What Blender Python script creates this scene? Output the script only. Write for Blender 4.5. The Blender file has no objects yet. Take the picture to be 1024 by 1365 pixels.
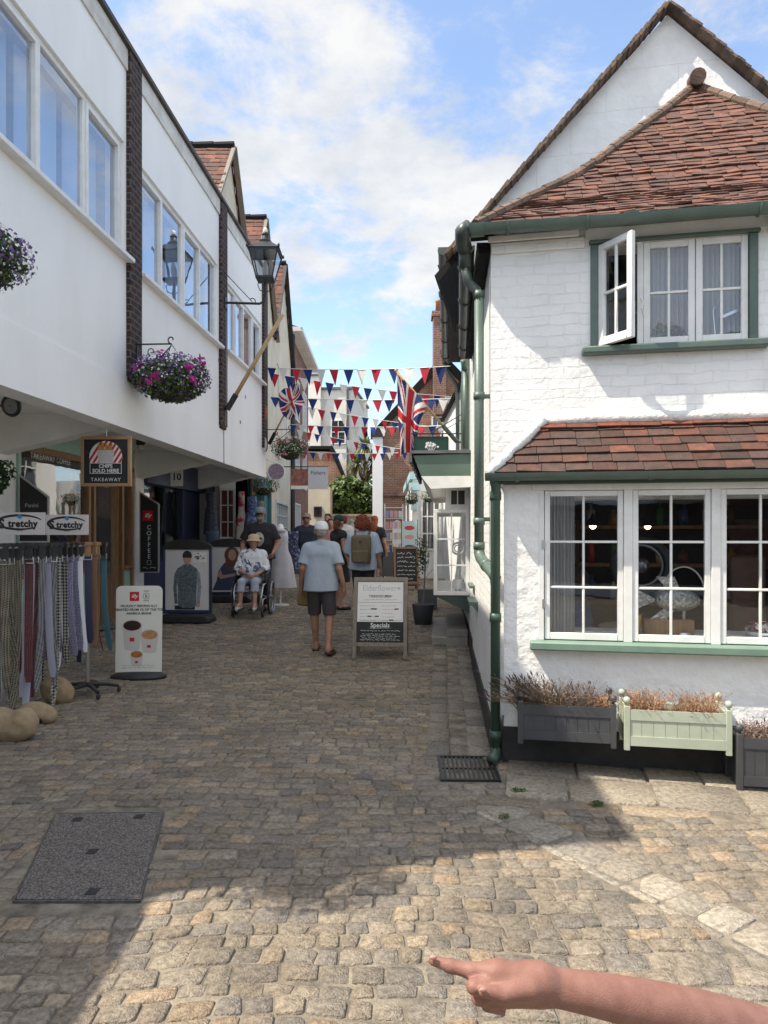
import bpy, math, random
import numpy as np
from mathutils import Vector, Matrix
SC = bpy.context.scene
COL = SC.collection
R = math.radians
rng = random.Random(7)

# ------------------------------------------------------------------ camera, sky, sun, exposure
F_PX, HZ, EYE = 950.0, 712.0, 1.55
cam = bpy.data.cameras.new('camera')
cam.lens = F_PX * 36.0 / 1365.0
cam.sensor_width = 36.0
cam.shift_y = (HZ - 682.5) / 1365.0
cam.clip_start, cam.clip_end = 0.05, 600.0
camo = bpy.data.objects.new('camera', cam)
camo.location = (0, 0, EYE)
camo.rotation_euler = (R(90), 0, 0)
COL.objects.link(camo)
SC.camera = camo
SC.view_settings.view_transform = 'Standard'
SC.view_settings.look = 'None'
SC.view_settings.gamma = 1.0
SC.view_settings.use_curve_mapping = False
SC.view_settings.exposure = 1.34

TO_SUN = Vector((-0.63, -0.17, 1.0)).normalized()
sun = bpy.data.lights.new('sun', 'SUN')
sun.energy = 3.0
sun.angle = R(0.5)
sun.color = (1.0, 0.91, 0.77)
suno = bpy.data.objects.new('sun', sun)
suno.rotation_euler = TO_SUN.to_track_quat('Z', 'Y').to_euler()
suno.location = (-6, -4, 14)
COL.objects.link(suno)

world = bpy.data.worlds.new('World')
SC.world = world
world.use_nodes = True
def build_world():
    nt = world.node_tree
    N, L = nt.nodes, nt.links
    N.clear()
    out = N.new('ShaderNodeOutputWorld')
    bg = N.new('ShaderNodeBackground')
    bg.inputs['Strength'].default_value = 0.125
    L.new(bg.outputs[0], out.inputs[0])
    sky = N.new('ShaderNodeTexSky')
    sky.sky_type = 'NISHITA'
    sky.sun_disc = False
    sky.sun_elevation = math.asin(TO_SUN.z)
    sky.sun_rotation = math.atan2(TO_SUN.x, TO_SUN.y)
    sky.air_density = 1.0
    sky.dust_density = 0.6
    sky.ozone_density = 2.0
    tc = N.new('ShaderNodeTexCoord')
    sep = N.new('ShaderNodeSeparateXYZ')
    L.new(tc.outputs['Generated'], sep.inputs[0])
    def math_(op, a, b=None, clamp=False):
        m = N.new('ShaderNodeMath'); m.operation = op; m.use_clamp = clamp
        for i, v in enumerate((a, b)):
            if v is None: continue
            if isinstance(v, (int, float)): m.inputs[i].default_value = v
            else: L.new(v, m.inputs[i])
        return m.outputs[0]
    zc = math_('ADD', math_('MAXIMUM', sep.outputs['Z'], 0.0), 0.16)
    px = math_('DIVIDE', sep.outputs['X'], zc)
    py = math_('DIVIDE', sep.outputs['Y'], zc)
    cmb = N.new('ShaderNodeCombineXYZ')
    L.new(px, cmb.inputs[0]); L.new(py, cmb.inputs[1])
    def noise(scale, detail, rough, dist, w):
        n = N.new('ShaderNodeTexNoise')
        n.noise_dimensions = '4D'
        n.inputs['Scale'].default_value = scale
        n.inputs['Detail'].default_value = detail
        n.inputs['Roughness'].default_value = rough
        n.inputs['Distortion'].default_value = dist
        n.inputs['W'].default_value = w
        L.new(cmb.outputs[0], n.inputs['Vector'])
        return n.outputs['Fac']
    n1 = noise(4.6, 12.0, 0.66, 0.35, 4.3)
    n2 = noise(7.0, 8.0, 0.6, 0.0, 8.4)
    n3 = noise(1.5, 6.0, 0.55, 0.4, 5.0)
    # banks of cloud and open blue, each a patch of the sky dome (direction, angular radius in degrees, amount)
    banks = [((250, 60), 16, 0.11), ((400, 40), 13, 0.10), ((340, 190), 15, 0.10), ((480, 110), 10, 0.06),
             ((590, 270), 8, 0.22), ((700, 185), 8, 0.24), ((520, 360), 6, 0.14), ((640, 320), 6, 0.2), ((500, 445), 4, 0.10), ((985, 60), 8, 0.2),
             ((740, 20), 6, 0.12), ((850, 130), 8, -0.16), ((650, 70), 7, -0.18), ((440, 440), 6, -0.06), ((390, 330), 6, 0.10), ((620, 420), 5, -0.1)]
    dens = math_('ADD', math_('ADD', math_('MULTIPLY', n1, 1.75), math_('MULTIPLY', n2, 0.40)), -0.575)
    for (bx, by), rad, amt in banks:
        d = Vector(((bx - 512) / F_PX, 1.0, (HZ - by) / F_PX)).normalized()
        vm = N.new('ShaderNodeVectorMath'); vm.operation = 'DOT_PRODUCT'
        L.new(tc.outputs['Generated'], vm.inputs[0]); vm.inputs[1].default_value = d
        mr = N.new('ShaderNodeMapRange'); mr.interpolation_type = 'SMOOTHSTEP'
        mr.inputs['From Min'].default_value = math.cos(R(rad)); mr.inputs['From Max'].default_value = 1.0
        mr.inputs['To Min'].default_value = 0.0; mr.inputs['To Max'].default_value = amt
        L.new(vm.outputs['Value'], mr.inputs['Value'])
        dens = math_('ADD', dens, mr.outputs['Result'])
    ramp = N.new('ShaderNodeMapRange'); ramp.interpolation_type = 'SMOOTHSTEP'
    ramp.inputs['From Min'].default_value = 0.44; ramp.inputs['From Max'].default_value = 0.88
    ramp.inputs['To Min'].default_value = 0.10; ramp.inputs['To Max'].default_value = 0.94
    L.new(dens, ramp.inputs['Value'])
    ccol = N.new('ShaderNodeMix'); ccol.data_type = 'RGBA'
    ccol.inputs['A'].default_value = (2.05, 2.2, 2.45, 1); ccol.inputs['B'].default_value = (3.15, 3.12, 3.05, 1)
    cr = N.new('ShaderNodeMapRange'); cr.inputs['From Min'].default_value = 0.38; cr.inputs['From Max'].default_value = 0.58
    L.new(math_('ADD', math_('MULTIPLY', n3, 0.6), math_('MULTIPLY', n2, 0.4)), cr.inputs['Value'])
    L.new(cr.outputs[0], ccol.inputs['Factor'])
    mx = N.new('ShaderNodeMix'); mx.data_type = 'RGBA'
    L.new(ramp.outputs[0], mx.inputs['Factor'])
    L.new(sky.outputs[0], mx.inputs['A']); L.new(ccol.outputs['Result'], mx.inputs['B'])
    # bright sky area added out of view, overhead and behind, to lift the shade
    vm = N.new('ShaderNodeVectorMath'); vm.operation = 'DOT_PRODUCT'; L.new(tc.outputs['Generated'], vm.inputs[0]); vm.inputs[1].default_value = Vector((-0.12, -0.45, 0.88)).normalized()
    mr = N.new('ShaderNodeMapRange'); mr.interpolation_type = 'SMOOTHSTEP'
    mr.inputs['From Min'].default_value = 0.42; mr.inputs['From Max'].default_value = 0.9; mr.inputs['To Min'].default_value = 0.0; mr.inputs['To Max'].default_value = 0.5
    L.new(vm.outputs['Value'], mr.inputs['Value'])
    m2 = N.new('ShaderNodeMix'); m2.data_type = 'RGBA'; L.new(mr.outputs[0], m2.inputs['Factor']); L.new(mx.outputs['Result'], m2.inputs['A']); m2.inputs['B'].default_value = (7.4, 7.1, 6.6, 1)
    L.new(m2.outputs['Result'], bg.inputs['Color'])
build_world()

# ------------------------------------------------------------------ helpers
def gz(y):
    return 0.0 if y < 8 else 0.4 * (1 - math.exp(-(y - 8) / 6.0))
def ground_at(px, py):
    z = 0.0
    for _ in range(30):
        Y = (EYE - z) * F_PX / (py - HZ); z = gz(Y)
    return ((px - 512) / F_PX * Y, Y, z)
def at(px, py, Y):
    return Vector(((px - 512) / F_PX * Y, Y, EYE + (HZ - py) / F_PX * Y))

class Frame:
    def __init__(s, ox, oy, deg, oz=0.0):
        a = R(deg); s.deg = deg; s.o = (ox, oy, oz)
        s.M = Matrix.Translation((ox, oy, oz)) @ Matrix.Rotation(a, 4, 'Z')
        s.u = Vector((math.cos(a), math.sin(a), 0)); s.n = Vector((-math.sin(a), math.cos(a), 0))
    def pix(s, px, py, yl=0.0):
        d = Vector(((px - 512) / F_PX, 1, (HZ - py) / F_PX)); C = Vector((0, 0, EYE)); O = Vector(s.o)
        t = (yl - (C - O).dot(s.n)) / d.dot(s.n)
        P = C + d * t - O
        return P.dot(s.u), P.z
WORLD = Frame(0, 0, 0)
RF = Frame(0.78, 5.2, -11)       # corner house front: x along the front, y into the house
RK = Frame(0.78, 5.2, 85.3)      # the row's street flank: x up the street, y out into the street
LF = Frame(-3.428, 0, 86.62)     # the left building's front: x up the street, y into the building

WM = {}                           # world matrix of every parent
class MB:
    def __init__(s): s.v, s.f, s.m, s.t = [], [], [], []; s.mi = 0; s.tint = (1, 1, 1)
    def _f(s, idx): s.f.append(tuple(idx)); s.m.append(s.mi); s.t.append(s.tint)
    def poly(s, pts):
        b = len(s.v); s.v += [tuple(p) for p in pts]; s._f(range(b, b + len(pts)))
    def box(s, x0, x1, y0, y1, z0, z1):
        b = len(s.v)
        s.v += [(x, y, z) for z in (z0, z1) for y in (y0, y1) for x in (x0, x1)]
        for q in ((0, 2, 3, 1), (4, 5, 7, 6), (0, 1, 5, 4), (1, 3, 7, 5), (3, 2, 6, 7), (2, 0, 4, 6)): s._f([b + i for i in q])
    def obox(s, M, sx, sy, sz):
        b = len(s.v)
        s.v += [tuple(M @ Vector((x * sx / 2, y * sy / 2, z * sz / 2))) for z in (-1, 1) for y in (-1, 1) for x in (-1, 1)]
        for q in ((0, 2, 3, 1), (4, 5, 7, 6), (0, 1, 5, 4), (1, 3, 7, 5), (3, 2, 6, 7), (2, 0, 4, 6)): s._f([b + i for i in q])
    def bar(s, a, b_, w, h=None, up=(0, 0, 1)):
        a, b_ = Vector(a), Vector(b_); d = (b_ - a); l = d.length; d.normalize()
        u = Vector(up)
        if abs(d.dot(u)) > 0.99: u = Vector((0, 1, 0))
        x = d.cross(u).normalized(); z = x.cross(d)
        M = Matrix((x, d, z)).transposed().to_4x4(); M.translation = (a + b_) / 2
        s.obox(M, w, l, h or w)
    def prism(s, pts, off):
        off = Vector(off); n = len(pts); b = len(s.v)
        s.v += [tuple(p) for p in pts] + [tuple(Vector(p) + off) for p in pts]
        s._f(range(b, b + n)); s._f(range(b + 2 * n - 1, b + n - 1, -1))
        for i in range(n):
            j = (i + 1) % n
            s._f((b + i, b + n + i, b + n + j, b + j))
    def tube(s, pts, r, n=8, caps=True):
        pts = [Vector(p) for p in pts]; k = len(pts); b = len(s.v)
        rs = r if isinstance(r, (list, tuple)) else [r] * k
        prev = None
        for i, p in enumerate(pts):
            d = (pts[min(i + 1, k - 1)] - pts[max(i - 1, 0)]).normalized()
            if prev is None:
                x = d.orthogonal().normalized()
            else:
                x = prev - d * prev.dot(d)
                x = x.normalized() if x.length > 1e-6 else d.orthogonal().normalized()
            prev = x; y = d.cross(x)
            for j in range(n):
                a = 2 * math.pi * j / n
                s.v.append(tuple(p + (x * math.cos(a) + y * math.sin(a)) * rs[i]))
        for i in range(k - 1):
            for j in range(n):
                j2 = (j + 1) % n
                s._f((b + i * n + j, b + i * n + j2, b + (i + 1) * n + j2, b + (i + 1) * n + j))
        if caps:
            s._f(range(b + n - 1, b - 1, -1)); s._f(range(b + (k - 1) * n, b + k * n))
    def lathe(s, prof, c=(0, 0, 0), n=20, sy=1.0, M=None):
        b = len(s.v); k = len(prof); M = M or Matrix.Translation(c)
        for r, z in prof:
            for j in range(n):
                a = 2 * math.pi * j / n
                s.v.append(tuple(M @ Vector((r * math.cos(a), r * sy * math.sin(a), z))))
        for i in range(k - 1):
            for j in range(n):
                j2 = (j + 1) % n
                s._f((b + i * n + j, b + i * n + j2, b + (i + 1) * n + j2, b + (i + 1) * n + j))
        s._f(range(b + n - 1, b - 1, -1)); s._f(range(b + (k - 1) * n, b + k * n))
    def ball(s, c, r, n=12, m=8, sq=(1, 1, 1)):
        M = Matrix.Translation(c) @ Matrix.Diagonal((*sq, 1))
        s.lathe([(r * math.sin(math.pi * (i + 0.02) / (m + 0.04)), -r * math.cos(math.pi * (i + .02) / (m + .04))) for i in range(m + 1)], n=n, M=M)
    def torus(s, c, axis, Rr, r, n=28, m=6):
        ax = Vector(axis).normalized(); x = ax.orthogonal().normalized(); y = ax.cross(x); c = Vector(c); b = len(s.v)
        for i in range(n):
            a = 2 * math.pi * i / n; d = x * math.cos(a) + y * math.sin(a)
            for j in range(m):
                q = 2 * math.pi * j / m
                s.v.append(tuple(c + d * (Rr + r * math.cos(q)) + ax * r * math.sin(q)))
        for i in range(n):
            for j in range(m):
                i2, j2 = (i + 1) % n, (j + 1) % m
                s._f((b + i * m + j, b + i2 * m + j, b + i2 * m + j2, b + i * m + j2))
    def wall(s, x0, x1, z0, z1, y0, y1, holes=()):
        """upright slab between y0 (outer) and y1 with rectangular holes (hx0, hx1, hz0, hz1)"""
        xs = sorted({x0, x1, *[h for q in holes for h in q[:2] if x0 < h < x1]})
        zs = sorted({z0, z1, *[h for q in holes for h in q[2:] if z0 < h < z1]})
        def solid(i, j):
            if not (0 <= i < len(xs) - 1 and 0 <= j < len(zs) - 1): return False
            cx, cz = (xs[i] + xs[i + 1]) / 2, (zs[j] + zs[j + 1]) / 2
            return not any(h[0] < cx < h[1] and h[2] < cz < h[3] for h in holes)
        for i in range(len(xs) - 1):
            for j in range(len(zs) - 1):
                if not solid(i, j): continue
                a, b, c, d = xs[i], xs[i + 1], zs[j], zs[j + 1]
                s.poly([(a, y0, c), (b, y0, c), (b, y0, d), (a, y0, d)])
                s.poly([(b, y1, c), (a, y1, c), (a, y1, d), (b, y1, d)])
                if not solid(i - 1, j): s.poly([(a, y1, c), (a, y0, c), (a, y0, d), (a, y1, d)])
                if not solid(i + 1, j): s.poly([(b, y0, c), (b, y1, c), (b, y1, d), (b, y0, d)])
                if not solid(i, j - 1): s.poly([(a, y1, c), (b, y1, c), (b, y0, c), (a, y0, c)])
                if not solid(i, j + 1): s.poly([(a, y0, d), (b, y0, d), (b, y1, d), (a, y1, d)])
    def add(s, V, Q):
        b = len(s.v); s.v += [tuple(p) for p in V]
        for q in Q: s._f([b + i for i in q])
    def build(s, name, mats, parent=None, fr=None, smooth=False, bevel=0.0, seg=2, origin=None):
        V = np.array(s.v, dtype=np.float64).reshape(-1, 3)
        if fr is not None:
            Mf = np.array(fr.M if isinstance(fr, Frame) else fr); V = V @ Mf[:3, :3].T + Mf[:3, 3]
        loc = Vector((0, 0, 0)); W = Matrix.Identity(4)
        if parent is not None:
            W = WM[parent.name]
            Mi = np.array(W.inverted()); V = V @ Mi[:3, :3].T + Mi[:3, 3]
        else:
            c = V.min(0) * .5 + V.max(0) * .5 if origin is None else np.array(origin)
            if origin is None: c[2] = V[:, 2].min()
            V = V - c; loc = Vector(c); W = Matrix.Translation(loc)
        me = bpy.data.meshes.new(name)
        me.from_pydata([], [], [])
        nf = len(s.f); ln = np.array([len(q) for q in s.f], dtype=np.int32)
        me.vertices.add(len(V)); me.vertices.foreach_set('co', V.astype(np.float32).ravel())
        idx = np.fromiter((i for q in s.f for i in q), dtype=np.int32)
        me.loops.add(len(idx)); me.loops.foreach_set('vertex_index', idx)
        me.polygons.add(nf)
        st = np.zeros(nf, dtype=np.int32); st[1:] = np.cumsum(ln)[:-1]
        me.polygons.foreach_set('loop_start', st)
        if not isinstance(mats, (list, tuple)): mats = [mats]
        for m in mats: me.materials.append(m)
        if len(mats) > 1: me.polygons.foreach_set('material_index', np.array(s.m, dtype=np.int32))
        me.polygons.foreach_set('use_smooth', np.ones(nf, dtype=bool))
        me.update(calc_edges=True); me.validate()
        if not smooth: me.set_sharp_from_angle(angle=R(32))
        if any(t != (1, 1, 1) for t in s.t) and len(me.polygons) == nf:
            at_ = me.attributes.new('tint', 'FLOAT_COLOR', 'FACE')
            at_.data.foreach_set('color', np.array([(*t, 1.0) for t in s.t], dtype=np.float32).ravel())
        o = bpy.data.objects.new(name, me)
        COL.objects.link(o)
        if parent is not None: o.parent = parent
        else: o.location = loc
        if bevel:
            b = o.modifiers.new('bevel', 'BEVEL'); b.width = bevel; b.segments = seg; b.limit_method = 'ANGLE'; b.angle_limit = R(40)
        WM[o.name] = W
        return o

def tag(o, label, cat, group=None, kind=None):
    if label: o['label'] = label
    if cat: o['category'] = cat
    if group: o['group'] = group
    if kind: o['kind'] = kind
    return o
def structure(o, label=None):
    o['kind'] = 'structure'
    if label: o['label'] = label
    return o
def thing(name, label, cat, loc=(0, 0, 0), rz=0.0, group=None):
    o = bpy.data.objects.new(name, None); COL.objects.link(o)
    o.location = loc; o.rotation_euler = (0, 0, R(rz)); o.empty_display_size = 0.2
    WM[o.name] = Matrix.Translation(loc) @ Matrix.Rotation(R(rz), 4, 'Z')
    return tag(o, label, cat, group)
def copy_tree(o, parent=None):
    c = o.copy(); COL.objects.link(c)
    if parent is not None: c.parent = parent
    WM[c.name] = WM.get(o.name, Matrix.Identity(4))
    for ch in [q for q in bpy.data.objects if q.parent == o]: copy_tree(ch, c)
    return c

def text_mesh(mb, s, size, M, bold=0.0, shear=0.0, align='CENTER', space=1.0, depth=0.0008, xs=1.0):
    """add lettering to mb; M maps (x right, y up, z towards the reader)"""
    cu = bpy.data.curves.new('lettering', 'FONT')
    cu.body = s; cu.size = size; cu.align_x = align; cu.offset = bold; cu.shear = shear
    cu.space_character = space; cu.extrude = depth; cu.resolution_u = 3
    ob = bpy.data.objects.new('lettering', cu)
    me = bpy.data.meshes.new_from_object(ob)
    V = [M @ Vector((v.co.x * xs, v.co.y, v.co.z)) for v in me.vertices]
    mb.add(V, [tuple(p.vertices) for p in me.polygons])
    bpy.data.objects.remove(ob); bpy.data.curves.remove(cu); bpy.data.meshes.remove(me)
def face_M(c, right=(1, 0, 0), up=(0, 0, 1)):
    r = Vector(right).normalized(); u = Vector(up); u = (u - r * u.dot(r)).normalized(); n = r.cross(u)
    M = Matrix((r, u, n)).transposed().to_4x4(); M.translation = Vector(c)
    return M
def flat(mb, M, pts, h=0.0):
    """flat polygon given in the plane of M, lifted h towards the reader"""
    mb.poly([M @ Vector((x, y, h)) for x, y in pts])
def ell(cx, cy, rx, ry, n=20, a0=0, a1=360):
    full = abs(a1 - a0) >= 360
    k = n if full else n + 1
    return [(cx + rx * math.cos(R(a0 + (a1 - a0) * i / n)), cy + ry * math.sin(R(a0 + (a1 - a0) * i / n))) for i in range(k)]
def rect(x0, x1, y0, y1): return [(x0, y0), (x1, y0), (x1, y1), (x0, y1)]
def lerp(a, b, t): return a + (b - a) * t

# ------------------------------------------------------------------ materials
MATS = {}
def mat(name, c, c2=None, sc=6.0, r=0.75, b=0.0, bs=40.0, metal=0.0, tint=False, emit=None, spec=0.5, detail=6.0, lo=0.35, hi=0.65, trans=0.0, stretch=(1, 1, 1), patch=None):
    if name in MATS: return MATS[name]
    m = bpy.data.materials.new(name); m.use_nodes = True
    nt = m.node_tree; N, L = nt.nodes, nt.links
    bs_ = N['Principled BSDF']
    bs_.inputs['Roughness'].default_value = r
    bs_.inputs['Metallic'].default_value = metal
    bs_.inputs['Specular IOR Level'].default_value = spec
    tc = N.new('ShaderNodeTexCoord'); mp = N.new('ShaderNodeMapping')
    mp.inputs['Scale'].default_value = stretch
    L.new(tc.outputs['Object'], mp.inputs[0])
    src = None
    if c2 is not None:
        n = N.new('ShaderNodeTexNoise'); n.inputs['Scale'].default_value = sc; n.inputs['Detail'].default_value = detail; n.inputs['Roughness'].default_value = 0.6
        L.new(mp.outputs[0], n.inputs['Vector'])
        mr = N.new('ShaderNodeMapRange'); mr.inputs['From Min'].default_value = lo; mr.inputs['From Max'].default_value = hi
        L.new(n.outputs['Fac'], mr.inputs['Value'])
        mx = N.new('ShaderNodeMix'); mx.data_type = 'RGBA'
        mx.inputs['A'].default_value = (*c, 1); mx.inputs['B'].default_value = (*c2, 1)
        L.new(mr.outputs[0], mx.inputs['Factor'])
        src = mx.outputs['Result']
    if tint:
        a = N.new('ShaderNodeAttribute'); a.attribute_name = 'tint'
        mm = N.new('ShaderNodeMix'); mm.data_type = 'RGBA'; mm.blend_type = 'MULTIPLY'; mm.inputs['Factor'].default_value = 1.0
        if src is not None: L.new(src, mm.inputs['A'])
        else: mm.inputs['A'].default_value = (*c, 1)
        L.new(a.outputs['Color'], mm.inputs['B'])
        src = mm.outputs['Result']
    if patch:                                               # broad worn and dirty patches
        n = N.new('ShaderNodeTexNoise'); n.inputs['Scale'].default_value = patch; n.inputs['Detail'].default_value = 7; n.inputs['Roughness'].default_value = 0.7
        L.new(mp.outputs[0], n.inputs['Vector'])
        mr = N.new('ShaderNodeMapRange'); mr.inputs['From Min'].default_value = 0.3; mr.inputs['From Max'].default_value = 0.68; mr.inputs['To Min'].default_value = 0.62; mr.inputs['To Max'].default_value = 1.1
        L.new(n.outputs['Fac'], mr.inputs['Value'])
        vs = N.new('ShaderNodeVectorMath'); vs.operation = 'SCALE'; L.new(src, vs.inputs[0]); L.new(mr.outputs[0], vs.inputs['Scale']); src = vs.outputs[0]
    if src is not None: L.new(src, bs_.inputs['Base Color'])
    else: bs_.inputs['Base Color'].default_value = (*c, 1)
    if b:
        n2 = N.new('ShaderNodeTexNoise'); n2.inputs['Scale'].default_value = bs; n2.inputs['Detail'].default_value = 6
        L.new(mp.outputs[0], n2.inputs['Vector'])
        bp = N.new('ShaderNodeBump'); bp.inputs['Strength'].default_value = b; bp.inputs['Distance'].default_value = 0.02
        L.new(n2.outputs['Fac'], bp.inputs['Height']); L.new(bp.outputs[0], bs_.inputs['Normal'])
    if emit is not None:
        bs_.inputs['Emission Color'].default_value = (*emit[:3], 1); bs_.inputs['Emission Strength'].default_value = emit[3]
    if trans:
        tr = N.new('ShaderNodeBsdfTranslucent'); ms = N.new('ShaderNodeMixShader'); ms.inputs[0].default_value = trans
        if src is not None: L.new(src, tr.inputs['Color'])
        else: tr.inputs['Color'].default_value = (*c, 1)
        L.new(bs_.outputs[0], ms.inputs[1]); L.new(tr.outputs[0], ms.inputs[2])
        L.new(ms.outputs[0], N['Material Output'].inputs[0])
    MATS[name] = m
    return m

def brick(name, c1, c2, mortar, bw=0.22, bh=0.075, ms=0.010, bump=0.5, noise_bump=0.4, r=0.85, stain=None, dirt=None, painted=False, warp=0.012):
    """brickwork laid on upright walls: u = x + y of the object, v = z"""
    if name in MATS: return MATS[name]
    m = bpy.data.materials.new(name); m.use_nodes = True
    nt = m.node_tree; N, L = nt.nodes, nt.links
    bs_ = N['Principled BSDF']; bs_.inputs['Roughness'].default_value = r; bs_.inputs['Specular IOR Level'].default_value = 0.3
    tc = N.new('ShaderNodeTexCoord'); sp = N.new('ShaderNodeSeparateXYZ'); L.new(tc.outputs['Object'], sp.inputs[0])
    ad = N.new('ShaderNodeMath'); ad.operation = 'ADD'; L.new(sp.outputs[0], ad.inputs[0]); L.new(sp.outputs[1], ad.inputs[1])
    cb = N.new('ShaderNodeCombineXYZ'); L.new(ad.outputs[0], cb.inputs[0]); L.new(sp.outputs[2], cb.inputs[1])
    nw = N.new('ShaderNodeTexNoise'); nw.inputs['Scale'].default_value = 5.0; nw.inputs['Detail'].default_value = 4
    L.new(tc.outputs['Object'], nw.inputs['Vector'])
    sc_ = N.new('ShaderNodeVectorMath'); sc_.operation = 'SCALE'; sc_.inputs['Scale'].default_value = warp * 4
    L.new(nw.outputs['Color'], sc_.inputs[0])
    va = N.new('ShaderNodeVectorMath'); va.operation = 'ADD'; L.new(cb.outputs[0], va.inputs[0]); L.new(sc_.outputs[0], va.inputs[1])
    bt = N.new('ShaderNodeTexBrick')
    bt.inputs['Scale'].default_value = 1.0
    bt.inputs['Brick Width'].default_value = bw; bt.inputs['Row Height'].default_value = bh
    bt.inputs['Mortar Size'].default_value = ms; bt.inputs['Mortar Smooth'].default_value = 0.2
    bt.inputs['Color1'].default_value = (*c1, 1); bt.inputs['Color2'].default_value = (*c2, 1); bt.inputs['Mortar'].default_value = (*mortar, 1)
    bt.inputs['Bias'].default_value = 0.0
    L.new(va.outputs[0], bt.inputs['Vector'])
    src = bt.outputs['Color']
    n = N.new('ShaderNodeTexNoise'); n.inputs['Scale'].default_value = 2.2; n.inputs['Detail'].default_value = 8; n.inputs['Roughness'].default_value = 0.65
    L.new(tc.outputs['Object'], n.inputs['Vector'])
    if stain is not None:
        mr = N.new('ShaderNodeMapRange'); mr.inputs['From Min'].default_value = 0.45; mr.inputs['From Max'].default_value = 0.75
        L.new(n.outputs['Fac'], mr.inputs['Value'])
        mx = N.new('ShaderNodeMix'); mx.data_type = 'RGBA'; mx.inputs['B'].default_value = (*stain, 1)
        L.new(mr.outputs[0], mx.inputs['Factor']); L.new(src, mx.inputs['A']); src = mx.outputs['Result']
    L.new(src, bs_.inputs['Base Color'])
    nf = N.new('ShaderNodeTexNoise'); nf.inputs['Scale'].default_value = 28.0; nf.inputs['Detail'].default_value = 6
    L.new(tc.outputs['Object'], nf.inputs['Vector'])
    inv = N.new('ShaderNodeMath'); inv.operation = 'MULTIPLY_ADD'; inv.inputs[1].default_value = -bump; inv.inputs[2].default_value = 1.0
    L.new(bt.outputs['Fac'], inv.inputs[0])
    if painted:   # thick paint: brick relief fades in and out
        mr2 = N.new('ShaderNodeMapRange'); mr2.inputs['From Min'].default_value = 0.35; mr2.inputs['From Max'].default_value = 0.6
        L.new(n.outputs['Fac'], mr2.inputs['Value'])
        ml = N.new('ShaderNodeMath'); ml.operation = 'MULTIPLY'; L.new(bt.outputs['Fac'], ml.inputs[0]); L.new(mr2.outputs[0], ml.inputs[1])
        L.new(ml.outputs[0], inv.inputs[0])
    hs = N.new('ShaderNodeMath'); hs.operation = 'MULTIPLY_ADD'; hs.inputs[1].default_value = noise_bump
    L.new(nf.outputs['Fac'], hs.inputs[0]); L.new(inv.outputs[0], hs.inputs[2])
    h2 = N.new('ShaderNodeMath'); h2.operation = 'MULTIPLY_ADD'; h2.inputs[1].default_value = noise_bump * 2.0
    L.new(nw.outputs['Fac'], h2.inputs[0]); L.new(hs.outputs[0], h2.inputs[2])
    bp = N.new('ShaderNodeBump'); bp.inputs['Strength'].default_value = 0.7; bp.inputs['Distance'].default_value = 0.014 if painted else 0.012
    L.new(h2.outputs[0], bp.inputs['Height']); L.new(bp.outputs[0], bs_.inputs['Normal'])
    MATS[name] = m
    return m

def glass(name, tint=(0.9, 0.93, 0.95), refl=1.0, base=0.0):
    if name in MATS: return MATS[name]
    m = bpy.data.materials.new(name); m.use_nodes = True
    nt = m.node_tree; N, L = nt.nodes, nt.links
    N.remove(N['Principled BSDF'])
    t = N.new('ShaderNodeBsdfTransparent'); t.inputs[0].default_value = (*tint, 1)
    g = N.new('ShaderNodeBsdfGlossy'); g.inputs['Roughness'].default_value = 0.01; g.inputs['Color'].default_value = (0.95, 0.97, 1, 1)
    lw = N.new('ShaderNodeLayerWeight'); lw.inputs['Blend'].default_value = 0.5
    pw = N.new('ShaderNodeMath'); pw.operation = 'POWER'; pw.inputs[1].default_value = 4.0; L.new(lw.outputs['Facing'], pw.inputs[0])
    ma = N.new('ShaderNodeMath'); ma.operation = 'MULTIPLY_ADD'; ma.use_clamp = True; ma.inputs[1].default_value = refl; ma.inputs[2].default_value = 0.05 + base
    L.new(pw.outputs[0], ma.inputs[0])
    n = N.new('ShaderNodeTexNoise'); n.inputs['Scale'].default_value = 2.5
    tc = N.new('ShaderNodeTexCoord'); L.new(tc.outputs['Object'], n.inputs['Vector'])
    bp = N.new('ShaderNodeBump'); bp.inputs['Strength'].default_value = 0.06; bp.inputs['Distance'].default_value = 0.02
    L.new(n.outputs['Fac'], bp.inputs['Height']); L.new(bp.outputs[0], g.inputs['Normal'])
    ms = N.new('ShaderNodeMixShader'); L.new(ma.outputs[0], ms.inputs[0]); L.new(t.outputs[0], ms.inputs[1]); L.new(g.outputs[0], ms.inputs[2])
    L.new(ms.outputs[0], N['Material Output'].inputs[0])
    MATS[name] = m
    return m

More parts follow.
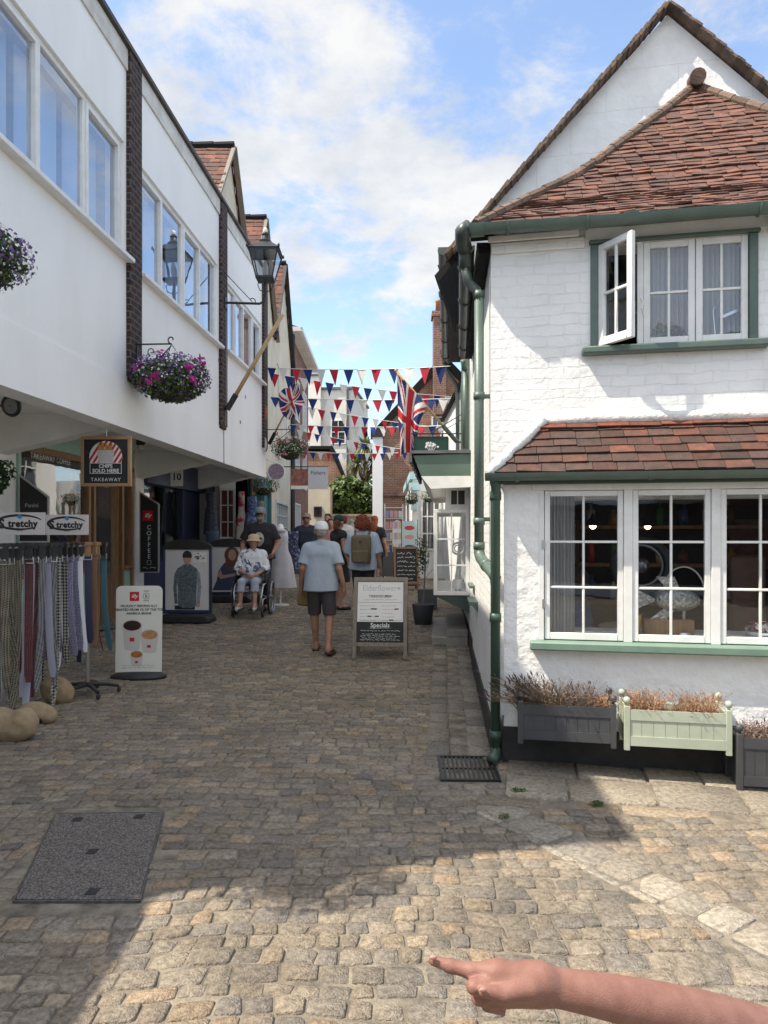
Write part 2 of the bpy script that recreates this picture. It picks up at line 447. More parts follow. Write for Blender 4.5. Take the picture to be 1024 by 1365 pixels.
# ------------------------------------------------------------------ implicit surfaces for bodies, cloth and sacks
def cap(a, b, ra, rb=None, k=0.02, flat=False, start=False): return ('C', Vector(a), Vector(b), ra, rb if rb is not None else ra, k, flat, start)
def ellip(c, r, k=0.02): return ('E', Vector(c), r, k)
def surface(prims, res, wrinkle=0.0, wscale=9.0, seed=0):
    los, his = [], []
    for p in prims:
        if p[0] == 'C':
            m = max(p[3], p[4])
            los.append([min(p[1][i], p[2][i]) - m for i in range(3)]); his.append([max(p[1][i], p[2][i]) + m for i in range(3)])
        else:
            los.append([p[1][i] - p[2][i] for i in range(3)]); his.append([p[1][i] + p[2][i] for i in range(3)])
    lo = np.min(los, 0) - 4 * res - 0.02; hi = np.max(his, 0) + 4 * res + 0.02
    n = np.ceil((hi - lo) / res).astype(int) + 1
    D = np.full(n, 5.0, dtype=np.float32)
    ax = [lo[i] + res * np.arange(n[i]) for i in range(3)]
    for p, l, h in zip(prims, los, his):
        k = p[5] if p[0] == 'C' else p[3]
        mg = k + 3.5 * res + 0.01
        s = [slice(max(0, int((l[i] - mg - lo[i]) / res)), min(n[i], int((h[i] + mg - lo[i]) / res) + 2)) for i in range(3)]
        X, Y, Z = np.meshgrid(ax[0][s[0]], ax[1][s[1]], ax[2][s[2]], indexing='ij', sparse=True)
        if p[0] == 'C':
            a, b, ra, rb = p[1], p[2], p[3], p[4]; d = b - a; L2 = max(d.length_squared, 1e-9)
            t = ((X - a.x) * d.x + (Y - a.y) * d.y + (Z - a.z) * d.z) / L2
            tc = np.clip(t, 0, 1)
            q = np.sqrt((X - a.x - d.x * tc) ** 2 + (Y - a.y - d.y * tc) ** 2 + (Z - a.z - d.z * tc) ** 2) - (ra + (rb - ra) * tc)
            if p[6]: q = np.maximum(q, (t - 1) * math.sqrt(L2))
            if p[7]: q = np.maximum(q, -t * math.sqrt(L2))
        else:
            c, r = p[1], p[2]
            e = np.sqrt(((X - c.x) / r[0]) ** 2 + ((Y - c.y) / r[1]) ** 2 + ((Z - c.z) / r[2]) ** 2)
            q = (e - 1) * min(r)
        A = D[s[0], s[1], s[2]]
        if k > 1e-6:
            hh = np.clip(0.5 + 0.5 * (A - q) / k, 0, 1)
            D[s[0], s[1], s[2]] = A + (q - A) * hh - k * hh * (1 - hh)
        else: D[s[0], s[1], s[2]] = np.minimum(A, q)
    if wrinkle:
        X, Y, Z = np.meshgrid(*ax, indexing='ij', sparse=True); w = wscale
        D += wrinkle * (np.sin(X * w * 1.3 + Z * w * 0.9 + seed) * np.sin(Z * w * 1.7 - X * w * .5 + seed * 2) + 0.6 * np.sin(Y * w * 2.1 + Z * w * 2.6 + X * w * 1.1 + seed))
    I = D < 0
    # surface nets
    S = I[:-1, :-1, :-1].astype(np.int8)
    cnt = np.zeros_like(S)
    for dx in (0, 1):
        for dy in (0, 1):
            for dz in (0, 1):
                cnt += I[dx:n[0] - 1 + dx, dy:n[1] - 1 + dy, dz:n[2] - 1 + dz]
    act = np.argwhere((cnt > 0) & (cnt < 8))
    if len(act) == 0: return np.zeros((0, 3)), []
    ids = np.full(cnt.shape, -1, dtype=np.int32); ids[act[:, 0], act[:, 1], act[:, 2]] = np.arange(len(act))
    acc = np.zeros((len(act), 3)); c = np.zeros(len(act))
    cor = [(dx, dy, dz) for dx in (0, 1) for dy in (0, 1) for dz in (0, 1)]
    val = {q: D[act[:, 0] + q[0], act[:, 1] + q[1], act[:, 2] + q[2]] for q in cor}
    for q in cor:
        for a_ in range(3):
            if q[a_]: continue
            w = list(q); w[a_] = 1; w = tuple(w)
            v0, v1 = val[q], val[w]; sg = (v0 < 0) != (v1 < 0)
            t = np.where(sg, v0 / np.where(sg, v0 - v1, 1), 0)
            for i in range(3): acc[:, i] += np.where(sg, q[i] + (t if i == a_ else 0), 0)
            c += sg
    V = lo + res * (act + acc / c[:, None])
    Q = []
    for a_ in range(3):
        b_, c_ = (a_ + 1) % 3, (a_ + 2) % 3
        sl0 = [slice(None)] * 3; sl1 = [slice(None)] * 3; sl0[a_] = slice(0, -1); sl1[a_] = slice(1, None)
        A, B = I[tuple(sl0)], I[tuple(sl1)]
        E = np.argwhere(A != B)
        E = E[(E[:, b_] > 0) & (E[:, c_] > 0) & (E[:, b_] < n[b_] - 1) & (E[:, c_] < n[c_] - 1)]
        def cid(db, dc):
            P = E.copy(); P[:, b_] -= db; P[:, c_] -= dc
            return ids[P[:, 0], P[:, 1], P[:, 2]]
        q = np.stack([cid(1, 1), cid(0, 1), cid(0, 0), cid(1, 0)], 1)
        fl = ~A[E[:, 0], E[:, 1], E[:, 2]]
        q[fl] = q[fl][:, ::-1]
        Q.append(q)
    return V, np.concatenate(Q).tolist()
def sdf(mb, prims, res, **k):
    V, Q = surface(prims, res, **k)
    mb.add(V.tolist(), Q)

# ------------------------------------------------------------------ tiled slopes
def tiles(mb, L, Rr, n, w, thick=0.014, seed=1, cols=None, up=None, lap=1.25, jit=0.006):
    """courses of separate tiles between the edge curves L(t) and Rr(t), t = 0 at the eave and 1 at the top"""
    rg = random.Random(seed)
    cols = cols or [(1, 1, 1)]
    for i in range(n):
        t0, t1 = i / n, min(1.0, (i + lap) / n)
        a0, b0, a1, b1 = Vector(L(t0)), Vector(Rr(t0)), Vector(L(t1)), Vector(Rr(t1))
        ln = (b0 - a0).length; ln1 = (b1 - a1).length
        if ln < 0.03: continue
        x = (b0 - a0).normalized()
        k = max(1, int(round(ln / w)))
        mid0, mid1 = (a0 + b0) / 2, (a1 + b1) / 2
        ydir = mid1 - mid0; ydir = ydir - x * ydir.dot(x)
        nrm = x.cross(ydir).normalized()
        xs = [0.0]
        off = (i % 2) * 0.5
        p = w * (0.5 if i % 2 else 1.0) * rg.uniform(0.85, 1.1)
        while p < ln - 0.3 * w:
            xs.append(p / ln); p += w * rg.uniform(0.93, 1.07)
        xs.append(1.0)
        sag = rg.uniform(-jit, jit)
        for j in range(len(xs) - 1):
            u0, u1 = xs[j] + 0.002 / ln, xs[j + 1] - 0.002 / ln
            dz = rg.uniform(-jit, jit) * 0.8; tl = rg.uniform(-jit, jit)
            p0 = a0.lerp(b0, u0) + nrm * (thick + dz + sag + tl); p1 = a0.lerp(b0, u1) + nrm * (thick + dz + sag - tl)
            drop = -ydir.normalized() * rg.uniform(-0.004, 0.008)
            p0 += drop; p1 += drop
            # top edge: where the same upright line meets the upper course line (clamped to the slope's edges)
            def top(p):
                q = p + ydir - nrm * (thick * 0.6)
                s = (q - a1).dot(x)
                return a1 + x * max(-0.0, min(ln1, s))
            q0, q1 = top(a0.lerp(b0, u0)), top(a0.lerp(b0, u1))
            c = cols[rg.randrange(len(cols))]; g = rg.uniform(0.72, 1.2)
            mb.tint = (c[0] * g, c[1] * g, c[2] * g)
            th = nrm * -thick
            b = len(mb.v)
            mb.v += [tuple(v) for v in (p0, p1, q1, q0, p0 + th, p1 + th)]
            mb._f((b, b + 1, b + 2, b + 3)); mb._f((b + 4, b + 5, b + 1, b)); mb._f((b + 4, b, b + 3)); mb._f((b + 1, b + 5, b + 2))
    mb.tint = (1, 1, 1)

def leaf_cloud(mb, c, r, n, size, seed, cols=((1, 1, 1),), shell=0.35, flatz=1.0, aspect=0.5, noise=0.35):
    """leaf-sized faces through an uneven ellipsoid"""
    rg = random.Random(seed)
    lumps = [(Vector((rg.gauss(0, 1), rg.gauss(0, 1), rg.gauss(0, 1))).normalized(), rg.uniform(-noise, noise)) for _ in range(9)]
    c = Vector(c)
    for _ in range(n):
        d = Vector((rg.gauss(0, 1), rg.gauss(0, 1), rg.gauss(0, 1))).normalized()
        k = 1 + sum(a * max(0, d.dot(l)) ** 4 for l, a in lumps)
        rad = k * (shell + (1 - shell) * rg.random() ** 0.6)
        p = c + Vector((d.x * r[0], d.y * r[1], d.z * r[2])) * rad
        nn = (d + Vector((rg.gauss(0, .6), rg.gauss(0, .6), rg.gauss(0, .6) + 0.3))).normalized()
        x = nn.orthogonal().normalized(); a = rg.uniform(0, 6.28); y = nn.cross(x)
        x, y = x * math.cos(a) + y * math.sin(a), y * math.cos(a) - x * math.sin(a)
        s = size * rg.uniform(0.6, 1.3); col = cols[rg.randrange(len(cols))]; g = rg.uniform(0.65, 1.3)
        mb.tint = (col[0] * g, col[1] * g, col[2] * g)
        mb.poly([p - x * s, p + y * s * aspect + nn * s * .15, p + x * s, p - y * s * aspect + nn * s * .15])
    mb.tint = (1, 1, 1)
# ------------------------------------------------------------------ shared materials
M_white = mat('white_gloss_paint', (0.78, 0.78, 0.76), (0.70, 0.69, 0.66), 9, r=0.45, b=0.05, bs=60)
M_render = mat('white_render', (0.86, 0.855, 0.84), (0.79, 0.78, 0.755), 1.6, r=0.85, b=0.2, bs=26, stretch=(1.0, 1.0, 0.35), lo=0.42, hi=0.78, detail=9.0)
M_soffit = mat('soffit_paint', (0.80, 0.80, 0.785), (0.70, 0.695, 0.68), 2, r=0.8)
M_green = mat('sage_green_paint', (0.10, 0.145, 0.12), (0.082, 0.12, 0.10), 7, r=0.42, b=0.05)
M_dgreen = mat('dark_green_paint', (0.035, 0.06, 0.05), (0.05, 0.075, 0.065), 9, r=0.45)
M_gutter = mat('weathered_gutter', (0.075, 0.095, 0.085), (0.045, 0.055, 0.05), 6, r=0.35)
M_black = mat('black_paint', (0.012, 0.012, 0.013), (0.025, 0.024, 0.023), 8, r=0.6, b=0.1)
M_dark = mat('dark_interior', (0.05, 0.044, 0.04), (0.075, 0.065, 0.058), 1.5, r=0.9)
M_iron = mat('black_iron', (0.015, 0.016, 0.017), r=0.42)
M_steel = mat('steel', (0.55, 0.56, 0.58), r=0.3, metal=1.0)
M_wood = mat('oak_wood', (0.30, 0.17, 0.08), (0.20, 0.105, 0.045), 5, r=0.55, b=0.1, stretch=(6, 6, 0.7))
M_greywood = mat('weathered_wood', (0.27, 0.23, 0.19), (0.17, 0.145, 0.12), 8, r=0.8, b=0.15, stretch=(8, 8, 0.8))
M_glass = glass('window_glass', refl=0.9, base=0.045)
M_skyglass = glass('upper_window_glass', (0.75, 0.82, 0.9), refl=1.0, base=0.26)
M_curtain = mat('pale_curtain', (0.70, 0.69, 0.67), (0.52, 0.51, 0.50), 9, r=0.9, stretch=(6, 6, 0.1), trans=0.3)
M_blind = mat('pale_blue_blind', (0.55, 0.63, 0.74), (0.62, 0.70, 0.80), 1.5, r=0.8)
M_tile = mat('clay_tile', (0.165, 0.076, 0.053), (0.09, 0.052, 0.041), 16, r=0.85, b=0.3, bs=70, tint=True)
M_oldtile = mat('weathered_tile', (0.20, 0.13, 0.095), (0.10, 0.08, 0.065), 11, r=0.9, b=0.4, bs=60, tint=True)
M_lead = mat('lead_sheet', (0.14, 0.14, 0.15), (0.09, 0.09, 0.095), 5, r=0.6)
M_leaf = mat('leaf', (0.075, 0.13, 0.035), (0.045, 0.085, 0.025), 5, r=0.55, tint=True, trans=0.25)
M_petal = mat('petal', (0.9, 0.9, 0.9), r=0.6, tint=True, trans=0.25)
M_soil = mat('potting_soil', (0.04, 0.028, 0.02), (0.07, 0.05, 0.035), 30, r=0.95, b=0.4)
M_rope = mat('white_cord', (0.75, 0.74, 0.7), r=0.8)
W_brick = brick('painted_brick', (0.84, 0.835, 0.82), (0.82, 0.815, 0.795), (0.79, 0.785, 0.765), ms=0.006, bump=0.65, noise_bump=0.6, r=0.55, painted=True, stain=(0.70, 0.69, 0.66), warp=0.016)
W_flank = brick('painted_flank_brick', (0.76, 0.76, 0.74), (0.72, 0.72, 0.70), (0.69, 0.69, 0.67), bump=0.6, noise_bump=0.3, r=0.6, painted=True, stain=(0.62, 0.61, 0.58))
B_dark = brick('dark_pier_brick', (0.055, 0.03, 0.025), (0.035, 0.022, 0.02), (0.12, 0.105, 0.10), bw=0.17, bh=0.075, ms=0.008)
B_red = brick('red_brick', (0.26, 0.105, 0.065), (0.17, 0.07, 0.05), (0.30, 0.26, 0.22), stain=(0.13, 0.07, 0.05))
B_orange = brick('orange_brick', (0.33, 0.145, 0.08), (0.22, 0.10, 0.06), (0.34, 0.30, 0.25), stain=(0.16, 0.10, 0.07))

# ------------------------------------------------------------------ ground sheet and setts
def house_side(x, y):
    """True where the right-hand house stands"""
    s = (Vector((x, y, 0)) - Vector(RF.o)).dot(RF.u); d = (Vector((x, y, 0)) - Vector(RF.o)).dot(RF.n)
    w = (Vector((x, y, 0)) - Vector(RK.o)).dot(RK.n)
    return (d > -0.29 and s > 0.1) or (d > 0 and w < 0)
def build_ground():
    mb = MB()
    xs = [-90, -40, -15, -6, -3, 0, 3, 6, 15, 40, 90]
    ys = [-40, -10, 0, 4, 7.9] + [8 + 0.75 * i for i in range(40)] + [45, 60, 90, 140, 260]
    b = 0
    for y in ys:
        for x in xs: mb.v.append((x, y, gz(y) - 0.0085))
    w = len(xs)
    for i in range(len(ys) - 1):
        for j in range(w - 1): mb._f((i * w + j, i * w + j + 1, (i + 1) * w + j + 1, (i + 1) * w + j))
    m = mat('sandy_mortar', (0.27, 0.23, 0.175), (0.09, 0.077, 0.06), 7, r=0.95, b=0.5, bs=90)
    structure(mb.build('ground', m, smooth=True, origin=(0, 0, 0)))

M_sett = mat('granite_sett', (0.92, 0.89, 0.84), (0.42, 0.39, 0.36), 42, r=0.78, b=0.75, bs=120, tint=True, spec=0.35, detail=10.0, lo=0.36, hi=0.70, patch=1.3)
SETT_COLS = [(0.35, 0.31, 0.255), (0.37, 0.325, 0.265), (0.40, 0.345, 0.275), (0.34, 0.305, 0.26), (0.41, 0.35, 0.275), (0.36, 0.31, 0.25), (0.325, 0.295, 0.255), (0.47, 0.37, 0.265), (0.38, 0.335, 0.275), (0.43, 0.375, 0.30), (0.33, 0.30, 0.265), (0.38, 0.325, 0.26), (0.45, 0.375, 0.28), (0.30, 0.275, 0.245)]
def stone(mb, pts, rg, fine=True, z=0.0, cols=SETT_COLS, gap=0.008, round_=0.26, high=1.0):
    """one cobble: pts is its quadrilateral on the ground (counter-clockwise)"""
    cx = sum(p[0] for p in pts) / 4; cy = sum(p[1] for p in pts) / 4
    ring = []
    for i in range(4):
        p, q, r_ = pts[i], pts[(i + 1) % 4], pts[i - 1]
        for o in (r_, q):
            t = min(0.45, round_ * rg.uniform(0.35, 1.0))
            ring.append((p[0] + (o[0] - p[0]) * t * 0.55, p[1] + (o[1] - p[1]) * t * 0.55))
    def shrink(g):
        out = []
        for x, y in ring:
            dx, dy = x - cx, y - cy; l = math.hypot(dx, dy)
            k = max(0.1, (l - g) / l); out.append((cx + dx * k, cy + dy * k))
        return out
    h = rg.uniform(-0.005, 0.005) * high; tx, ty = rg.uniform(-.03, .03) * high, rg.uniform(-.03, .03) * high
    def zz(x, y, base): return z + base + h + (x - cx) * tx + (y - cy) * ty
    c = cols[rg.randrange(len(cols))]; g = rg.uniform(0.82, 1.14); mb.tint = (c[0] * g, c[1] * g, c[2] * g)
    levels = [(gap, -0.030), (gap + 0.003, -0.004), (gap + 0.008, 0.0)] if fine else [(gap, -0.025), (gap + 0.012, 0.0)]
    b = len(mb.v)
    for gp, zb in levels:
        for x, y in shrink(gp): mb.v.append((x, y, zz(x, y, zb)))
    for l in range(len(levels) - 1):
        for i in range(8):
            j = (i + 1) % 8
            mb._f((b + l * 8 + i, b + l * 8 + j, b + (l + 1) * 8 + j, b + (l + 1) * 8 + i))
    mb._f(tuple(b + (len(levels) - 1) * 8 + i for i in range(8)))
COVER = [(-1.81, 3.94), (-1.23, 3.96), (-1.04, 3.02), (-1.56, 3.02)]
def in_poly(p, P):
    c = False
    for i in range(len(P)):
        (x0, y0), (x1, y1) = P[i - 1], P[i]
        if (y0 > p[1]) != (y1 > p[1]) and p[0] < (x1 - x0) * (p[1] - y0) / (y1 - y0) + x0: c = not c
    return c
def grow(P, g):
    cx = sum(p[0] for p in P) / len(P); cy = sum(p[1] for p in P) / len(P)
    return [(cx + (x - cx) * (1 + g / math.hypot(x - cx, y - cy)), cy + (y - cy) * (1 + g / math.hypot(x - cx, y - cy))) for x, y in P]
BAND_A, BAND_B = Vector((0.62, 4.05, 0)), Vector((1.62, 2.45, 0))     # line of pale setts crossing the corner
BAND_D = (BAND_B - BAND_A).normalized(); BAND_N = Vector((-BAND_D.y, BAND_D.x, 0)); BAND_L = (BAND_B - BAND_A).length
def region(x, y):
    P = Vector((x, y, 0))
    s = (P - Vector(RF.o)).dot(RF.u); d = -(P - Vector(RF.o)).dot(RF.n)
    k = (P - Vector(RK.o)).dot(RK.u); w = (P - Vector(RK.o)).dot(RK.n)
    if house_side(x, y): return 'house'
    if in_poly((x, y), grow(COVER, 0.085)): return 'cover'
    if 0.36 < x < 0.74 and 4.46 < y < 4.98: return 'grate'
    if 0.28 <= d < 0.98 and s > 0.13: return 'slab'
    if k > -0.25 and k < 6.2 and -0.02 < w < 0.47: return 'channel'
    t = (P - BAND_A).dot(BAND_D); q = (P - BAND_A).dot(BAND_N)
    if 0 < t < BAND_L and abs(q) < 0.14: return 'band'
    if s > 0.0 and 0.98 <= d < 1.12: return 'kerb'
    return 'street'
def build_setts():
    rg = random.Random(11)
    mb = MB()
    def wob(x, y): return 0.030 * math.sin(x * 1.3 + y * 0.7) + 0.018 * math.sin(x * 3.1 - y * 1.9 + 1) + 0.010 * math.sin(x * 7.7 + y * 2.3) + 0.035 * x * 0.3
    y = 1.2
    while y < 34:
        dep = rg.uniform(0.076, 0.110) if y < 18 else rg.uniform(0.12, 0.17)
        xl = -3.428 + 0.059 * y - 1.55 if y < 16 else -3.05
        xr = 3.6 if y < 5.5 else (1.35 + 0.082 * (y - 5.2) if y < 14 else 3.0)
        x = xl + rg.uniform(-0.2, 0)
        ph = rg.uniform(0, 6)
        def yj(xx): return 0.006 * math.sin(xx * 9 + ph)
        prev_r = None
        while x < xr:
            ln = rg.choice((0.08, 0.09, 0.10, 0.115, 0.125, 0.14, 0.16)) * rg.uniform(0.88, 1.12)
            x1 = x + ln
            j = lambda a: rg.uniform(-a, a)
            y0a, y0b = y + wob(x, y) + yj(x), y + wob(x1, y) + yj(x1)
            y1a, y1b = y0a + dep, y0b + dep
            l0 = prev_r if prev_r else (x + j(.012), x + j(.012))
            r0 = (x1 + j(.011), x1 + j(.011))
            prev_r = r0
            cx, cy = (x + x1) / 2, (y0a + y1b) / 2
            if region(cx, cy) == 'street':
                stone(mb, [(l0[0], y0a + j(.008)), (r0[0], y0b + j(.008)), (r0[1], y1b + j(.008)), (l0[1], y1a + j(.008))], rg, cy < 13, gz(cy), gap=rg.uniform(0.0018, 0.0062))
            x = x1
        y += dep
    structure(mb.build('cobbled_street', M_sett, smooth=True, origin=(0, 0, 0)))
    # gutter channel of long stones beside the flank wall
    mb = MB()
    for lane, (w0, w1, dz) in enumerate([(0.0, 0.17, 0.012), (0.17, 0.30, -0.012), (0.30, 0.47, 0.004)]):
        k = -0.25
        while k < 6.2:
            l = rg.uniform(0.18, 0.36)
            P = [RK.M @ Vector((a, b, 0)) for a, b in ((k, w0 + rg.uniform(-.01, .01)), (k + l, w0 + rg.uniform(-.01, .01)), (k + l, w1 + rg.uniform(-.01, .01)), (k, w1 + rg.uniform(-.01, .01)))]
            c = sum(P, Vector()) / 4
            if not (0.36 < c.x < 0.74 and 4.46 < c.y < 4.98) and not house_side(c.x, c.y):
                stone(mb, [(p.x, p.y) for p in P], rg, True, gz(c.y) + dz, [(0.36, 0.33, 0.29), (0.4, 0.36, 0.3), (0.3, 0.28, 0.25), (0.44, 0.4, 0.34)], round_=0.18)
            k += l
    structure(mb.build('gutter_channel', M_sett, smooth=True, origin=(0, 0, 0)))
    # flagstones in front of the house, their kerb line and the pale band
    mb = MB()
    for r0, r1 in ((0.26, 0.58), (0.58, 0.98)):
        s = 0.12
        while s < 4.2:
            l = rg.uniform(0.28, 0.62)
            P = [RF.M @ Vector((a, -b, 0)) for a, b in ((s, r1 + rg.uniform(-.02, .02)), (s + l, r1 + rg.uniform(-.02, .02)), (s + l, r0), (s, r0))]
            stone(mb, [(p.x, p.y) for p in P], rg, True, 0.006, [(0.5, 0.45, 0.38), (0.44, 0.40, 0.33), (0.55, 0.49, 0.40), (0.4, 0.36, 0.3)], round_=0.14)
            s += l
    s = -0.05
    while s < 4.2:
        l = rg.uniform(0.22, 0.5)
        P = [RF.M @ Vector((a, -b, 0)) for a, b in ((s, 1.12 + rg.uniform(-.01, .01)), (s + l, 1.12 + rg.uniform(-.01, .01)), (s + l, 0.985), (s, 0.985))]
        stone(mb, [(p.x, p.y) for p in P], rg, True, -0.004, round_=0.14)
        s += l
    structure(mb.build('flagstone_pavement', M_sett, smooth=True, origin=(0, 0, 0)))
    mb = MB()
    t = 0.0
    while t < BAND_L:
        l = rg.uniform(0.14, 0.2)
        for q0, q1 in ((-0.135, -0.08), (-0.08, 0.135)):
            P = [BAND_A + BAND_D * a + BAND_N * b for a, b in ((t, q0), (t + l, q0), (t + l, q1), (t, q1))]
            if not any(house_side(p.x, p.y) for p in P):
                stone(mb, [(p.x, p.y) for p in P], rg, True, -0.003, [(0.52, 0.48, 0.41), (0.48, 0.44, 0.38), (0.44, 0.41, 0.36), (0.55, 0.50, 0.42)], gap=0.003)
        t += l
    structure(mb.build('paving_band', M_sett, smooth=True, origin=(0, 0, 0)))
build_ground()
build_setts()

# ------------------------------------------------------------------ inspection cover, drain grate and weeds
def build_ironwork():
    t = thing('inspection_cover', 'rectangular stone filled inspection cover set in the cobbles', 'manhole cover', (-1.41, 3.48, 0))
    m_agg = mat('aggregate_infill', (0.065, 0.057, 0.051), (0.235, 0.205, 0.18), 135, r=0.85, b=0.8, bs=110, detail=2, lo=0.42, hi=0.62)
    mb = MB(); mb.prism([(x, y, -0.03) for x, y in COVER], (0, 0, 0.034)); mb.build('infill', m_agg, t)
    mb = MB()
    P = grow(COVER, 0.012)
    for i in range(4):
        a, b = P[i], P[(i + 1) % 4]; mb.bar((*a, -0.014), (*b, -0.014), 0.008, 0.034)
    mb.build('rim', mat('worn_iron', (.05, .045, .04), (.11, .10, .09), 30, r=.6), t)
    for (x, y) in ((-1.42, 3.47), (-1.34, 3.9), (-1.26, 3.08), (-1.66, 3.86)): mb = MB(); mb.box(x - .024, x + .024, y - .028, y + .028, 0.0, 0.0065); mb.build('key_plate', M_black, t)
    t = thing('drain_grate', 'black slotted iron drain grate at the foot of the downpipe', 'drain', (0.53, 4.72, 0))
    fr = Frame(0.555, 4.73, -2)
    mb = MB()
    for a in ((-.19, -.17, -.25, .25), (.17, .19, -.25, .25), (-.17, .17, -.25, -.225), (-.17, .17, .225, .25)): mb.box(*a, -0.03, 0.006)
    mb.build('frame', M_iron, t, fr)
    mb = MB()
    for i in range(11): x = -0.153 + i * 0.0306; mb.box(x - .007, x + .007, -.225, .225, -0.035, 0.002)
    mb.box(-.17, .17, -.012, .012, -0.03, 0.0005)
    mb.build('bar', M_iron, t, fr)
    mb = MB(); mb.box(-.17, .17, -.225, .225, -0.06, -0.05); mb.build('pit', M_black, t, fr)
    for i, (px, py, n, lb) in enumerate([(692, 1056, 60, 'green weed growing between the stones nearest the drain grate'), (796, 1073, 45, 'small round weed tuft in the kerb line below the planters'), (672, 1090, 26, 'flat weed in the shaded cobbles by the pale paving band')]):
        x, y, z = ground_at(px, py); mb = MB()
        leaf_cloud(mb, (x, y, 0.008), (0.05 - .008 * i, 0.035, 0.014), n * 3, 0.008, 40 + i, [(1, 1, 1), (1.4, 1.3, .8)])
        tag(mb.build('weed', M_leaf), lb, 'weed', 'weeds between the stones')
build_ironwork()
# ------------------------------------------------------------------ right: corner house
def casement(parent, name, x0, x1, z0, z1, y, nx, nz, st=0.045, bar=0.018, fr=RF, dep=0.035, wood=None, label=None, gl=None, M=None):
    """glazed casement: frame with glazing bars, pane as its child; y is the outer face"""
    fm = fr if M is None else M
    wood = wood or M_white
    mb = MB()
    mb.box(x0, x0 + st, y, y + dep, z0, z1); mb.box(x1 - st, x1, y, y + dep, z0, z1)
    mb.box(x0 + st, x1 - st, y, y + dep, z0, z0 + st * 1.25); mb.box(x0 + st, x1 - st, y, y + dep, z1 - st, z1)
    zb, zt = z0 + st * 1.25, z1 - st
    xs = [lerp(x0 + st, x1 - st, i / nx) for i in range(1, nx)]
    zs = [lerp(zb, zt, j / nz) for j in range(1, nz)]
    for q in zs: mb.box(x0 + st, x1 - st, y + .006, y + dep - .006, q - bar / 2, q + bar / 2)
    edges = [zb] + [e for q in zs for e in (q - bar / 2, q + bar / 2)] + [zt]
    for q in xs:
        for a in range(0, len(edges), 2): mb.box(q - bar / 2, q + bar / 2, y + .008, y + dep - .008, edges[a], edges[a + 1])
    c = mb.build(name, wood, parent, fm, bevel=0.003, seg=1)
    if label: c['label'] = label
    g = MB(); g.poly([(x0 + st, y + dep * .55, zb), (x1 - st, y + dep * .55, zb), (x1 - st, y + dep * .55, zt), (x0 + st, y + dep * .55, zt)])
    g.build('pane', gl or M_glass, c, fm)
    return c
def gutter_run(mb, a, b, r=0.055, n=7, brackets=0):
    """half-round gutter between two points"""
    a, b = Vector(a), Vector(b); d = (b - a).normalized(); x = Vector((0, 0, 1)).cross(d).normalized()
    k = len(mb.v)
    for p in (a, b):
        for rr in (r, r - 0.008):
            for i in range(n + 1):
                t = math.pi * i / n
                mb.v.append(tuple(p + x * math.cos(t) * rr - Vector((0, 0, 1)) * math.sin(t) * rr))
    m = n + 1
    for i in range(n):
        mb._f((k + i, k + i + 1, k + 2 * m + i + 1, k + 2 * m + i))
        mb._f((k + m + i + 1, k + m + i, k + 3 * m + i, k + 3 * m + i + 1))
    for o in (0, 2 * m):
        mb._f([k + o + i for i in range(m)])
    mb._f((k, k + 2 * m, k + 3 * m, k + m)); mb._f((k + n, k + m + n, k + 3 * m + n, k + 2 * m + n))
    for i in range(brackets):
        p = a.lerp(b, (i + .5) / brackets)
        mb.tube([p + x * math.cos(math.pi * j / 8) * (r + .006) - Vector((0, 0, 1)) * math.sin(math.pi * j / 8) * (r + .006) for j in range(9)], 0.008, 5)

